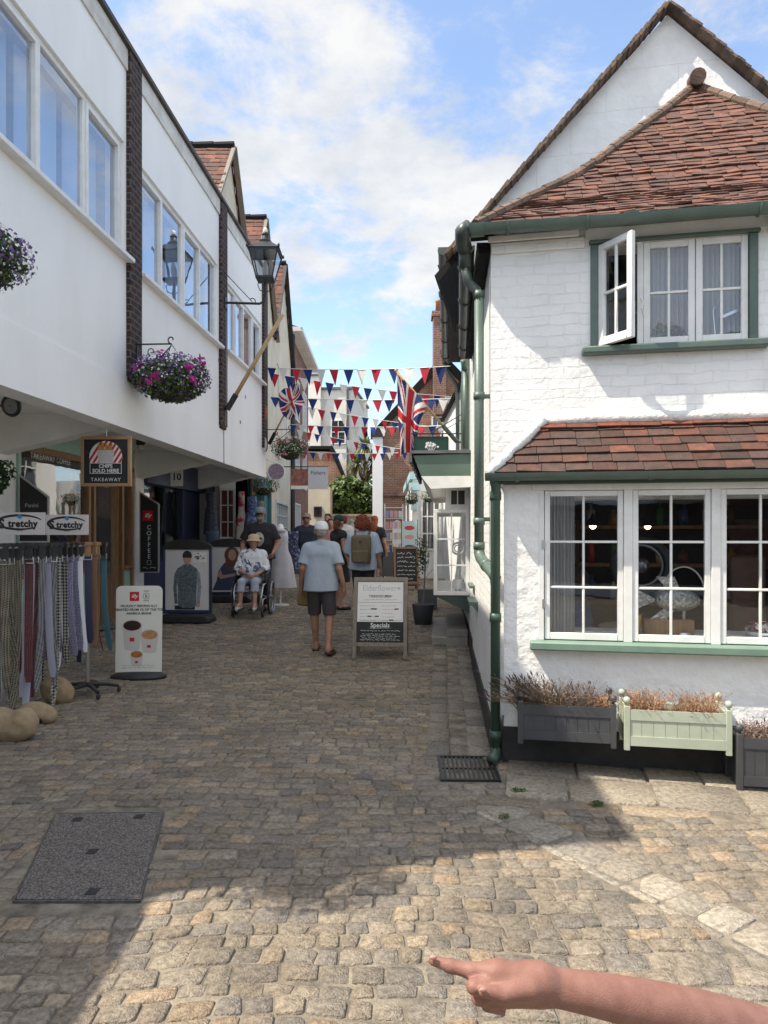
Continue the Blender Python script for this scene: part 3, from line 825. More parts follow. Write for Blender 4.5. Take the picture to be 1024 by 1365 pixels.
def build_corner_house():
    H = thing('corner_house', 'white painted brick corner house with tiled hip roof and small paned bay window', 'house', RF.o, RF.deg)
    S1 = 4.2
    # walls
    mb = MB()
    up = (0.70, 1.80, 2.87, 3.60)
    mb.wall(0, S1, 0, 3.74, 0, 0.22, [up, (0.36, 3.45, 0.86, 1.80)])
    wall = mb.build('wall', W_brick, H, RF)
    mb = MB(); mb.wall(0.0, 3.15, 0, 3.74, 0.0, -0.2, []); mb.build('flank_wall', W_flank, H, RK)
    mb = MB(); mb.wall(-0.21, 3.16, 0, 0.24, 0.012, -0.05, []); mb.build('flank_plinth', M_black, H, RK)
    mb = MB()                                             # string course of headers under the eave, and the timber plate
    mb.box(0, 0.66, -0.028, -0.001, 3.585, 3.66); mb.box(-0.02, 0.62, -0.045, -0.028, 3.66, 3.71)
    mb.build('eave_course', W_brick, H, RF, bevel=0.01)
    mb = MB(); mb.box(0.66, 1.88, -0.022, -0.001, 3.625, 3.72); mb.box(1.86, 1.98, -0.09, -0.001, 3.60, 3.68); mb.build('lintel', M_white, H, RF, bevel=0.006)
    # room behind
    mb = MB()
    mb.wall(0.25, S1 - .05, 0.02, 3.7, 2.6, 2.65, []); mb.box(0.22, S1 - .05, 0.24, 2.6, 2.05, 2.2); mb.box(0.22, S1 - .05, 0.24, 2.6, 0.02, 0.06)
    mb.box(S1 - .05, S1 - .02, .24, 2.6, .06, 3.7); mb.box(0.0, S1, .23, 2.65, 3.66, 3.70); mb.box(.05, .08, .24, 2.6, .06, 3.7)
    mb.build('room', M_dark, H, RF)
    # front hip roof
    prof = [(0.0, -0.17, 3.73), (0.25, 0.25, 4.06), (0.5, 0.66, 4.50), (0.75, 1.08, 5.0), (1.0, 1.5, 5.52)]
    def yz(t):
        for a, b in zip(prof, prof[1:]):
            if t <= b[0] + 1e-9:
                k = (t - a[0]) / (b[0] - a[0]); return lerp(a[1], b[1], k), lerp(a[2], b[2], k)
        return prof[-1][1:]
    hip_px = [(640, 296), (672, 283), (700, 268), (760, 240), (810, 205), (850, 175), (890, 146), (926, 122)]
    hip = []
    for p in hip_px:
        best = None
        for i in range(401):
            t = i / 400; y, z = yz(t); s, zz = RF.pix(*p, y)
            e = abs(zz - z)
            if best is None or e < best[0]: best = (e, t, s)
        hip.append(best[1:])
    hip.sort()
    hip[0] = (0.0, min(hip[0][1], -0.10)); hip[-1] = (1.0, hip[-1][1])
    def sl(t):
        for a, b in zip(hip, hip[1:]):
            if t <= b[0] + 1e-9:
                k = 0 if b[0] - a[0] < 1e-6 else (t - a[0]) / (b[0] - a[0]); return lerp(a[1], b[1], max(0, min(1, k)))
        return hip[-1][1]
    sa = hip[-1][1] + 0.01
    Lf = lambda t: (sl(t), *yz(t)); Rf_ = lambda t: (min(2 * sa - sl(t), 2 * sa - sl(0)), *yz(t))
    mb = MB()
    tiles(mb, Lf, Rf_, 36, 0.125, 0.012, 3, [(1, 1, 1), (1.1, 1.0, .95), (.85, .84, .85), (1.2, 1.02, .9), (.7, .7, .74), (1.0, .9, .86)], jit=0.006)
    roof = mb.build('hip_roof', M_tile, H, RF)
    mb = MB()
    for i in range(20):                                   # solid deck under the tiles
        t0, t1 = i / 20, (i + 1) / 20; dn = Vector((0, 0, -0.012))
        mb.poly([Vector(Lf(t0)) + dn, Vector(Rf_(t0)) + dn, Vector(Rf_(t1)) + dn, Vector(Lf(t1)) + dn])
    mb.build('roof_deck', M_black, roof, RF)
    mb = MB(); rg = random.Random(4)
    for side in (0, 1):
        f = Lf if side == 0 else Rf_
        for i in range(22):
            a, b = Vector(f(i / 22)), Vector(f((i + 1) / 22)); g = rg.uniform(.7, 1.2); mb.tint = (g, g * .95, g * .9)
            o = Vector((0, 0, 0.022 + rg.uniform(-.004, .004)))
            mb.tube([a + o * .6, a.lerp(b, .5) + o * .6, b + o * 0.55], [0.040, 0.039, 0.036], 8)
    a = Vector(Lf(1.0)); mb.tint = (.9, .75, .7)
    for q in range(4): mb.tube([a + Vector((0.01, -0.14 + q * .02, 0.02 - .0 * q)), a + Vector((0.01, 0.02, 0.06))], 0.068 - 0.013 * q, 12)
    mb.tint = (1, 1, 1)
    mb.build('hip_tile', M_oldtile, roof, RF)
    # gable above the hip
    ap = RF.pix(890, 20, 1.5)
    gl = (-0.30, 4.36); gr = (2 * ap[0] - gl[0], gl[1])
    mb = MB(); mb.prism([(gl[0] + .1, 1.5, 3.6), (gr[0] - .1, 1.5, 3.6), (gr[0], 1.5, gr[1]), (ap[0], 1.5, ap[1]), (gl[0], 1.5, gl[1])], (0, 0.2, 0))
    m_g = brick('gable_render', (0.82, 0.82, 0.815), (0.80, 0.80, 0.795), (0.70, 0.70, 0.69), bw=0.62, bh=0.36, ms=0.003, bump=0.3, noise_bump=0.5, r=0.9, stain=(0.66, 0.66, 0.65), warp=0.004)
    mb.build('gable', m_g, H, RF)
    mb = MB(); rg = random.Random(8)
    for sgn, e in ((0, gl), (1, gr)):                      # verge: stacked tile edges
        A, B = Vector((e[0] - (0.16 if sgn == 0 else -0.16), 0, e[1] - 0.20)), Vector((ap[0], 0, ap[1] + 0.03)); n = 40
        d = (B - A).normalized(); nn = Vector((-d.z, 0, d.x)) * (1 if sgn == 0 else -1)
        for i in range(n):
            c = A.lerp(B, (i + .5) / n)
            for lay in range(2):
                g = rg.uniform(.6, 1.3); mb.tint = (g, g, g * .95)
                M = Matrix((d, Vector((0, 1, 0)), nn)).transposed().to_4x4()
                M.translation = c + nn * (0.01 + 0.028 * lay + rg.uniform(-.003, .004)) + Vector((0, 1.5 - 0.05 + 0.05 * lay + rg.uniform(-.012, .012), 0))
                M = M @ Matrix.Rotation((-.10 if sgn == 0 else .10), 4, 'Y')
                mb.obox(M, (B - A).length / n * 1.12, 0.17, 0.02)
    mb.tint = (1, 1, 1)
    mb.build('verge', M_oldtile, H, RF)
    mb = MB()
    for sgn, e in ((0, gl), (1, gr)):
        mb.prism([(e[0] - .30 * (1 - 2 * sgn), 1.52, e[1] - .34), (ap[0], 1.52, ap[1]), (ap[0], 1.52, ap[1] - .06), (e[0] - .26 * (1 - 2 * sgn), 1.52, e[1] - .39)], (0, 1.9, 0))
    mb.build('main_roof', M_oldtile, H, RF)
    # front gutter, eave board, flank gutter with its offset pipes
    mb = MB()
    for a, b in (((-0.14, -0.2, 3.72), (0.93, -0.2, 3.70)), ((0.93, -0.2, 3.70), (S1, -0.2, 3.715))): gutter_run(mb, a, b, 0.06, brackets=2)
    for s in (-0.13, 0.9, 1.9): gutter_run(mb, (s, -0.2, 3.713), (s + .09, -0.2, 3.713), 0.067)
    gut = mb.build('front_gutter', M_green, H, RF)
    mb = MB(); mb.box(-.15, .03, -.17, .05, 3.715, 3.735); mb.build('eave_corner', M_oldtile, H, RF)
    mb = MB(); mb.tube([(-.14, -.2, 3.715), (-.19, -.17, 3.70), (-.2, -.06, 3.68), (-.19, 0.0, 3.64)], 0.058, 10); mb.tube([(-.19, 0.0, 3.69), (-.19, 0.03, 3.52)], .042, 10)
    mb.tube([(-.19, .03, 3.53), (-.17, .05, 3.42), (-.11, .07, 3.36), (-.09, .07, 3.28)], .036, 10); mb.build('hopper', M_gutter, H, RF, smooth=True)
    P0 = RK.M.inverted() @ (RF.M @ Vector((-.09, .07, 0)))
    mb = MB(); x, y = P0.x, P0.y
    mb.tube([(x, y, 3.31), (x, y, 1.42)], 0.036, 12); A_ = Vector((x, y, 0)); B_ = RK.M.inverted() @ (RF.M @ Vector((.045, -.33, 0))); q_ = lambda t, z: A_.lerp(B_, t) + Vector((0, 0, z)); mb.tube([q_(0, 1.46), q_(0, 1.42), q_(.10, 1.375), q_(.45, 1.33), q_(.85, 1.28), q_(1, 1.25)], 0.04, 12); mb.tube([q_(.40, 1.337), q_(.52, 1.321)], .046, 12)
    for z in (3.3, 2.55, 1.62, 1.44): mb.tube([(x, y, z), (x, y, z + .05)], .043, 12)
    for z in (2.57, 1.66): mb.bar((x, y, z), (x, 0.0, z), .02, .03)
    mb.build('downpipe', M_green, H, RK, smooth=True)
    mb = MB(); gutter_run(mb, (0.1, 0.17, 3.70), (3.15, 0.10, 3.66), 0.06, brackets=4); mb.box(0.05, 3.15, 0.0, 0.10, 3.66, 3.70)
    mb.build('flank_gutter', M_gutter, H, RK)
    mb = MB(); mb.box(0.0, 3.15, 0.01, 0.09, 3.60, 3.655); mb.build('eave_board', M_oldtile, H, RK)
    # upper window
    mb = MB()
    mb.box(0.70, 0.755, -0.018, 0.06, 2.87, 3.60); mb.box(1.745, 1.80, -0.018, 0.06, 2.87, 3.60)
    mb.box(0.69, 1.81, -0.04, 0.06, 3.602, 3.625)
    win = mb.build('upper_window', M_green, H, RF, bevel=0.004)
    mb = MB(); mb.box(0.64, 1.86, -0.09, 0.05, 2.815, 2.868); mb.build('sill', M_green, win, RF, bevel=0.012)
    casement(win, 'casement', 1.06, 1.40, 2.872, 3.598, 0.005, 2, 2, label='closed white casement with peeling bottom rail')
    casement(win, 'casement', 1.405, 1.742, 2.872, 3.598, 0.005, 2, 2)
    Mo = RF.M @ Matrix.Translation((0.765, -0.01, 0)) @ Matrix.Rotation(R(-50), 4, 'Z')
    casement(win, 'casement', 0.0, 0.30, 2.875, 3.59, -0.018, 2, 2, M=Mo, label='white casement swung open towards the street')
    mb = MB(); mb.tube([(1.035, -.03, 3.2), (1.05, -.05, 3.16), (1.04, -.05, 3.12), (1.055, -.03, 3.08)], .006, 6); mb.build('catch', M_white, win, RF)
    mb = MB(); mb.box(1.02, 1.058, 0.005, .04, 2.875, 3.6); mb.build('mullion', M_white, win, RF)
    # bay
    B0 = -0.30
    wl, wr = 0.345, 3.46
    mb = MB(); mb.wall(0.10, 3.7, 0, 1.90, B0, B0 + 0.12, [(wl, wr, 0.83, 1.87)])
    mb.box(0.10, 0.22, B0 + .12, -0.002, 0, 1.90)
    m_bay = mat('lumpy_white_render', (0.85, 0.845, 0.825), (0.77, 0.76, 0.73), 2.5, r=0.6, b=0.85, bs=14)
    bay = mb.build('bay', m_bay, H, RF)
    mb = MB(); mb.wall(0.09, 3.72, 0, 0.235, B0 - .014, B0 - .001, []); mb.box(0.086, 0.099, B0 - .014, -.002, 0, .235); mb.build('plinth', M_black, bay, RF)
    mb = MB(); mb.box(0.275, 3.55, B0 - .10, B0 + .11, 0.775, 0.832); mb.build('sill', mat('sage_sill', (0.17, 0.26, 0.20), (0.14, 0.22, 0.17), 6, r=.5), bay, RF, bevel=0.01)
    mb = MB(); mb.box(0.29, 3.5, B0 - .012, B0 + .05, 1.845, 1.90)
    mb.box(0.335, wl + .025, B0 - .004, B0 + .06, .832, 1.845)
    for i in (1, 2, 3, 4, 5): x = wl + .025 + i * .545; mb.box(x - .028, x + .028, B0 - .004, B0 + .06, .832, 1.845)
    mb.build('window_frame', M_white, bay, RF, bevel=.003)
    for i in range(6):
        x = wl + .025 + i * .545
        casement(bay, 'casement', x + (.004 if i == 0 else .030), x + .545 - .030, .838, 1.842, B0 + .006, 2, 3, st=.036, bar=.016)
    for z in (1.05, 1.45): mb = MB(); mb.box(wl + .012, wl + .03, B0 - .012, B0 - .004, z, z + .06); mb.build('hinge', M_steel, bay, RF)
    # bay roof
    e0, e1, zt = -0.40, -0.015, 2.335
    Lb = lambda t: (lerp(0.03, 0.38, t), lerp(e0, e1, t), lerp(1.965, zt, t)); Rb = lambda t: (lerp(3.85, 3.5, t), lerp(e0, e1, t), lerp(1.965, zt, t))
    mb = MB(); tiles(mb, Lb, Rb, 6, 0.165, 0.014, 9, [(.50, .58, .62), (.58, .62, .66), (.62, .58, .58), (.45, .52, .6), (.7, .62, .6), (.55, .62, .68), (1.0, .8, .7)], jit=0.004)
    top = MB(); LT = lambda t: Vector(Lb(lerp(.86, 1.0, t))) + Vector((0, -.006, .014)); RT = lambda t: Vector(Rb(lerp(.86, 1.0, t))) + Vector((0, -.006, .014))
    tiles(top, LT, RT, 1, .22, .012, 4, [(1.7, 1.1, .8), (1.5, .9, .7), (1.2, .8, .65), (1.9, 1.2, .85)], jit=.003)
    br = mb.build('bay_roof', M_tile, bay, RF); top.build('top_course', M_tile, br, RF)
    mb = MB(); mb.poly([Vector(Lb(0)) - Vector((0, 0, .01)), Vector(Rb(0)) - Vector((0, 0, .01)), Vector(Rb(1)) - Vector((0, 0, .01)), Vector(Lb(1)) - Vector((0, 0, .01))])
    mb.poly([Lb(0), Lb(1), (0.03, 0, 1.965)]); mb.build('deck', M_black, br, RF)
    mb = MB(); rg = random.Random(3)
    pts = [Vector((0.0, -.41, 1.955))] + [Vector((lerp(.01, .36, t) + rg.uniform(-.006, .006), lerp(-.395, -.03, t), lerp(1.97, 2.36, t) + rg.uniform(-.006, .006))) for t in np.linspace(.06, 1, 9)]
    mb.tube(pts, [.028] + [.042 + rg.uniform(-.007, .007) for _ in range(9)], 8)
    mb.tube([Vector((.36 + .2 * i, -.012, 2.365 + rg.uniform(-.006, .006))) for i in range(18)], [.042 + rg.uniform(-.006, .007) for _ in range(18)], 8)
    mb.build('mortar_fillet', mat('whitewashed_mortar', (.78, .77, .74), (.66, .65, .61), 6, r=.9, b=.8, bs=30), br, RF, smooth=True)
    mb = MB(); gutter_run(mb, (-0.02, -0.43, 1.955), (3.8, -0.43, 1.945), 0.05, brackets=0)
    for s in (0.02, .18, 1.02, 2.1, 3.0): gutter_run(mb, (s, -.43, 1.953), (s + .025, -.43, 1.953), .056)
    mb.build('bay_gutter', M_green, bay, RF)
    mb = MB(); mb.box(0.07, 3.7, -.375, -.32, 1.885, 1.93); mb.box(0.07, .1, -.32, -.003, 1.885, 1.93); mb.build('fascia', M_dgreen, bay, RF)
    mb = MB(); mb.tube([(0.035, -.40, 1.94), (0.05, -.37, 1.87), (0.045, -.335, 1.80), (0.045, -.33, 0.06)], .034, 12)
    for z in (1.78, .95, .15): mb.tube([(.045, -.33, z), (.045, -.33, z + .06)], .041, 12)
    mb.tube([(.045, -.33, .09), (.045, -.345, .045), (.02, -.41, .03)], .036, 10)
    mb.build('bay_downpipe', mat('downpipe_green', (.045, .085, .062), (.06, .10, .075), 5, r=.4), bay, RF, smooth=True)
    return H
HOUSE = build_corner_house()

def build_room_things():
    # curtains
    def curtain(x0, x1, z0, z1, y, label):
        mb = MB(); n = 40
        for i in range(n + 1):
            x = lerp(x0, x1, i / n); yy = y + .022 * math.sin(i * 1.35) + .008 * math.sin(i * 3.1)
            mb.v += [(x, yy, z0), (x, yy + .004, z1)]
        for i in range(n): mb._f((2 * i, 2 * i + 2, 2 * i + 3, 2 * i + 1))
        tag(mb.build('curtain', M_curtain, None, RF, smooth=True), label, 'curtain')
    curtain(.38, .58, .86, 1.86, -.14, 'grey curtain drawn to the left side of the bay window')
    curtain(1.12, 1.40, 2.88, 3.6, .12, 'pale curtain behind the middle upstairs casement')
    curtain(1.42, 1.72, 2.88, 3.6, .16, 'pale curtain behind the right upstairs casement')
    curtain(.79, .84, 2.88, 3.6, .14, 'thin pale curtain seen through the open casement')
    # upstairs plant and lamp
    t = thing('potted_plant', 'small dark leafed plant on the upstairs windowsill', 'plant', RF.M @ Vector((1.24, .09, 2.87)), RF.deg)
    mb = MB(); c = (1.24, .085, 2.99); leaf_cloud(mb, c, (.12, .035, .055), 90, .02, 5); mb.build('foliage', M_leaf, t, RF)
    mb = MB(); mb.lathe([(.03, 2.872), (.045, 2.95), (.04, 2.95)], (1.24, .085, 0), 12); mb.build('pot', M_black, t, RF)
    t = thing('desk_lamp', 'angled metal lamp behind the right upstairs casement', 'lamp', RF.M @ Vector((1.6, .16, 2.87)), RF.deg)
    mb = MB(); mb.tube([(1.56, .1, 2.88), (1.54, .1, 3.12), (1.58, .1, 3.19), (1.62, .1, 3.12)], .006, 6); mb.build('arm', M_steel, t, RF)
    mb = MB(); mb.bar((1.58, .1, 3.06), (1.73, .1, 3.12), .05, .02); mb.build('head', M_steel, t, RF)
    # bay sill objects
    t = thing('fish_basket', 'silver wire fish shaped basket with hoop handle in the bay window', 'basket', RF.M @ Vector((1.22, -.12, .86)), RF.deg)
    m_sil = mat('beaten_silver', (.62, .61, .58), (.30, .29, .27), 45, r=.35, metal=1.0, b=.8, bs=60)
    mb = MB(); mb.ball((1.26, -.12, 1.10), .12, 18, 10, (1.25, .5, .62)); mb.build('body', m_sil, t, RF, smooth=True)
    mb = MB(); mb.prism([(1.13, -.125, 1.10), (1.0, -.125, 1.17), (.96, -.125, 1.15), (.98, -.125, 1.10), (.95, -.125, 1.06), (1.0, -.125, 1.04)], (0, .012, 0)); mb.prism([(1.2, -.125, 1.17), (1.12, -.125, 1.26), (1.24, -.125, 1.26), (1.28, -.125, 1.17)], (0, .012, 0)); mb.prism([(1.18, -.125, 1.05), (1.08, -.125, .97), (1.16, -.125, .94), (1.24, -.125, 1.03)], (0, .012, 0)); mb.build('fin', m_sil, t, RF)
    mb = MB(); mb.tube([(1.3 + .13 * math.cos(a), -.12, 1.16 + .17 * math.sin(a)) for a in np.linspace(0, math.pi, 15)], .007, 6); mb.build('handle', M_steel, t, RF)
    mb = MB(); mb.tube([(1.3, -.12, 1.03), (1.3, -.12, .88)], .012, 8); mb.lathe([(.06, .862), (.05, .885), (.01, .89)], (1.3, -.12, 0), 14); mb.build('stand', M_steel, t, RF)
    mb = MB(); mb.box(1.04, 1.36, -.16, -.04, .865, .97); tag(mb.build('wooden_box', M_wood, None, RF, bevel=.004), 'plain wooden box on the sill under the silver fish', 'box')
    mb = MB(); mb.lathe([(.045, .865), (.06, 1.0), (.055, 1.0), (.05, .93)], (.97, -.12, 0), 18); tag(mb.build('plant_pot', mat('yellow_glaze', (.5, .27, .02), (.42, .22, .02), 5, r=.3), None, RF, smooth=True), 'yellow pot on the sill left of the wooden box', 'pot')
    t = thing('wheel', 'dark spoked wheel standing inside the bay window', 'wheel', RF.M @ Vector((1.1, .3, 1.0)), RF.deg)
    mb = MB(); mb.torus((1.08, .25, 1.32), (0.2, 1, 0), .19, .03, 36, 8); mb.build('tyre', M_black, t, RF, smooth=True)
    mb = MB(); mb.torus((1.08, .25, 1.32), (0.2, 1, 0), .15, .012, 36, 6)
    mb.ball((1.08, .25, 1.32), .06, 12, 8)
    mb.build('rim', mat('dull_metal', (.25, .25, .26), r=.4, metal=1), t, RF, smooth=True)
    for i, (x, z, y, lb) in enumerate([(.80, 1.62, .9, 'left'), (1.3, 1.62, 1.3, 'middle'), (1.72, 1.68, .7, 'right')]):
        t = thing('pendant_lamp', f'small lit pendant lamp hanging in the dark cafe, {lb} of three', 'lamp', RF.M @ Vector((x, y, z)), RF.deg, 'lit pendant lamps in the cafe')
        mb = MB(); mb.ball((x, y, z), .028, 10, 8); mb.build('bulb', mat('lit_bulb', (1, .7, .35), emit=(1, .62, .25, 7)), t, RF)
        mb = MB(); mb.lathe([(.075, z + .0), (.02, z + .07), (.012, z + .1)], (x, y, 0), 14); mb.tube([(x, y, z + .09), (x, y, 2.05)], .004, 5); mb.build('shade', M_iron, t, RF)
    t = thing('cafe_chair', 'brown leather chair back seen through the right bay casement', 'chair', RF.M @ Vector((1.75, .3, .06)), RF.deg)
    mb = MB(); mb.box(1.70, 1.95, .3, .36, .5, 1.4); mb.build('back', mat('brown_leather', (.09, .035, .018), (.06, .025, .015), 6, r=.45), t, RF, bevel=.03)
    mb = MB()
    for x in (1.71, 1.94): mb.box(x - .015, x + .015, .3, .33, .06, .5); mb.box(x - .015, x + .015, .7, .73, .06, .5)
    mb.box(1.69, 1.96, .3, .74, .47, .5); mb.build('frame', M_black, t, RF)
    mb = MB(); mb.lathe([(.02, .865), (.09, .875), (.1, .9), (.09, .9)], (1.79, -.12, 0), 16); pl = tag(mb.build('plate', M_white, None, RF, smooth=True), 'white plate with a striped cloth on the right end of the sill', 'plate')
    mb = MB(); leaf_cloud(mb, (1.79, -.12, .93), (.08, .05, .03), 40, .03, 3, [(.6, .15, .12), (1, .9, .85), (.25, .15, .2)]); mb.build('cloth', M_petal, pl, RF)
build_room_things()
def build_cafe_clutter():
    t = thing('shelf_unit', 'dark shelf of jars and bottles at the back of the cafe', 'shelf', RF.M @ Vector((1.35, 1.7, .06)), RF.deg)
    mb = MB()
    for z in (.9, 1.25, 1.6): mb.box(.75, 2.3, 1.6, 1.85, z, z + .03)
    for x in (.75, 2.27): mb.box(x, x + .03, 1.6, 1.85, .06, .9)
    mb.build('shelf', M_wood, t, RF)
    rg = random.Random(12); names = ['white', 'amber', 'red', 'green', 'blue', 'cream', 'brown']; cc = [(.6, .6, .58), (.4, .2, .04), (.42, .03, .03), (.05, .18, .06), (.05, .1, .3), (.55, .48, .34), (.14, .06, .03)]
    where = ['top', 'middle', 'bottom']
    for k, z in enumerate((1.63, 1.28, .93)):
        for i in range(7):
            x = .86 + i * .205; r = rg.uniform(.03, .05); h = rg.uniform(.13, .24); q = (i + 2 * k) % 7; mb = MB(); mb.lathe([(r, z), (r, z + h * .7), (r * .45, z + h * .8), (r * .45, z + h)], (x, 1.72, 0), 12)
            tag(mb.build('jar', mat('jar_' + names[q], cc[q], r=.25), None, RF, smooth=True), f'{names[q]} jar on the {where[2 - k] if False else where[k]} shelf inside the cafe', 'jar', 'jars on the cafe shelf')
    for x, z, lb, c in ((.62, 1.45, 'framed pale picture on the back wall of the cafe, left of the shelf', (.5, .45, .36)), (2.5, 1.45, 'framed reddish picture on the back wall of the cafe, right of the shelf', (.35, .12, .08))):
        t = thing('picture', lb, 'picture', RF.M @ Vector((x, 2.55, z - .25)), RF.deg)
        mb = MB(); mb.box(x - .2, x + .2, 2.55, 2.59, z - .25, z + .25); mb.build('frame', M_wood, t, RF)
        mb = MB(); mb.box(x - .16, x + .16, 2.54, 2.549, z - .21, z + .21); mb.build('print', mat('print_%d' % int(x * 10), c, tuple(q * .5 for q in c), 7, r=.6), t, RF)
    t = thing('cafe_table', 'round white topped table inside the bay window', 'table', RF.M @ Vector((1.15, .75, .06)), RF.deg)
    mb = MB(); mb.lathe([(.32, .78), (.33, .80), (.32, .81)], (1.15, .75, 0), 24); mb.build('top', M_print0(), t, RF, smooth=False)
    mb = MB(); mb.tube([(1.15, .75, .06), (1.15, .75, .78)], .03, 8); mb.build('leg', M_black, t, RF)
def M_print0(): return mat('white_laminate', (.6, .59, .56), r=.4)
build_cafe_clutter()

# ------------------------------------------------------------------ planters on the front wall
def build_planters():
    specs = [(.195, .805, .205, .47, 'dark', 'dark grey wooden planter nearest the downpipe with straggly dried lavender'),
             (.85, 1.48, .20, .465, 'sage', 'pale sage green wooden planter with ball finials and two dry tufts'),
             (1.50, 2.1, -.0, .33, 'dark', 'dark grey planter standing lowest at the right edge of the picture')]
    md = mat('charcoal_paint', (.045, .047, .052), (.06, .062, .066), 6, r=.55)
    ms = mat('sage_planter_paint', (.42, .46, .36), (.36, .40, .31), 5, r=.55)
    for i, (x0, x1, z0, z1, col, lb) in enumerate(specs):
        m = md if col == 'dark' else ms
        y0, y1 = -.60, -.335
        if i == 2: y0, y1 = -.62, -.33
        t = thing('planter', lb, 'planter', RF.M @ Vector(((x0 + x1) / 2, (y0 + y1) / 2, z0)), RF.deg, 'wooden planters along the front wall')
        mb = MB()
        for xa, xb, ya, yb in ((x0 + .03, x1 - .03, y0 + .012, y0 + .03), (x0 + .03, x1 - .03, y1 - .03, y1 - .012), (x0 + .012, x0 + .03, y0 + .035, y1 - .035), (x1 - .03, x1 - .012, y0 + .035, y1 - .035)):
            mb.box(xa, xb, ya, yb, z0 + .03, z1 - .015)
        # top and bottom rails, plank grooves
        for ya, yb in ((y0 + .004, y0 + .012), (y1 - .012, y1 - .004)):
            mb.box(x0 + .035, x1 - .035, ya, yb, z1 - .075, z1 - .01); mb.box(x0 + .035, x1 - .035, ya, yb, z0 + .03, z0 + .09)
        n = 8
        for k in range(n): xa, xb = lerp(x0 + .035, x1 - .035, k / n), lerp(x0 + .035, x1 - .035, (k + 1) / n); mb.box(xa + .0015, xb - .0015, y0 + .0095, y0 + .0119, z0 + .09, z1 - .075)
        mb.box(x0 + .03, x1 - .03, y0 + .03, y1 - .03, z0 + .03, z0 + .045)
        mb.build('box', m, t, RF)
        for x in (x0 + .018, x1 - .018):
            for y in (y0 + .018, y1 - .018):
                mb = MB(); mb.box(x - .0175, x + .0175, y - .0175, y + .0175, z0, z1 + .012); p = mb.build('post', m, t, RF, bevel=.003)
                mb = MB(); mb.lathe([(.008, z1 + .012), (.008, z1 + .022), (.017, z1 + .028), (.0225, z1 + .045), (.018, z1 + .062), (.004, z1 + .068)], (x, y, 0), 12); mb.build('finial', m, p, RF, smooth=True)
        mb = MB(); mb.box(x0 + .035, x1 - .035, y0 + .035, y1 - .035, z1 - .08, z1 - .045); mb.build('soil', M_soil, t, RF)
    m_dry = mat('dry_stem', (.9, .9, .9), r=.9, tint=True, trans=.2)
    def dry(x0, x1, z, n, h, lean, seed, cols, label, heads, spread=.1):
        rg = random.Random(seed); mb = MB()
        for i in range(n):
            x = rg.uniform(x0, x1); y = rg.uniform(-.56, -.38); hh = h * rg.uniform(.35, 1.0)
            tx, ty = rg.gauss(lean, spread), rg.gauss(-.03, spread * .7)
            c = cols[rg.randrange(len(cols))]; g = rg.uniform(.6, 1.3); mb.tint = (c[0] * g, c[1] * g, c[2] * g)
            p0 = Vector((x, y, z - .06)); p1 = p0 + Vector((tx * .3, ty * .3, hh * .6)); p2 = p0 + Vector((tx, ty, hh + (.0 if lean == 0 else -.02)))
            mb.tube([p0, p1, p2], [.0016, .0013, .001], 3, caps=False)
            if rg.random() < heads:
                mb.tint = (.10, .075, .07); mb.tube([p2, p2 + Vector((tx * .05, 0, .012)), p2 + Vector((tx * .1, 0, .026))], [.003, .0055, .002], 4)
            elif rg.random() < .8:
                for q in range(4):
                    w = p1.lerp(p2, rg.random()) ; dd = Vector((rg.uniform(-1, 1), rg.uniform(-1, 1), rg.uniform(-.4, 1))) * rg.uniform(.008, .022)
                    mb.poly([w, w + dd * .6 + Vector((.0025, 0, .002)), w + dd, w + dd * .5 - Vector((.0025, 0, .002))])
        mb.tint = (1, 1, 1)
        tag(mb.build('dried_plant', m_dry, None, RF), label, 'dried plant', 'dried plants in the planters')
    tan = [(.42, .30, .17), (.33, .23, .13), (.26, .19, .12)]; red = [(.42, .22, .12), (.36, .18, .09), (.5, .3, .18)]
    dry(.20, .48, .44, 420, .26, -.09, 1, tan + [(.15, .12, .1)], 'dried lavender sprawling over the left end of the dark planter', .28, .09)
    dry(.46, .66, .44, 240, .22, .0, 2, [(.2, .15, .12), (.15, .11, .10), (.3, .2, .14)], 'dark wispy dried stems in the middle of the dark planter', .12, .07)
    dry(.64, .77, .43, 120, .17, .0, 3, red, 'short reddish dry stems at the right end of the dark planter', 0, .05)
    dry(.89, 1.08, .43, 260, .20, .0, 4, red, 'orange brown dry tuft at the left of the sage planter', 0, .05)
    dry(1.18, 1.40, .43, 260, .20, .0, 5, red, 'orange brown dry tuft at the right of the sage planter', 0, .05)
    dry(1.54, 2.0, .30, 420, .17, .0, 6, [(.3, .2, .17), (.24, .16, .14), (.38, .28, .22)], 'greyish pink dry heather filling the lowest planter', .05, .05)
build_planters()

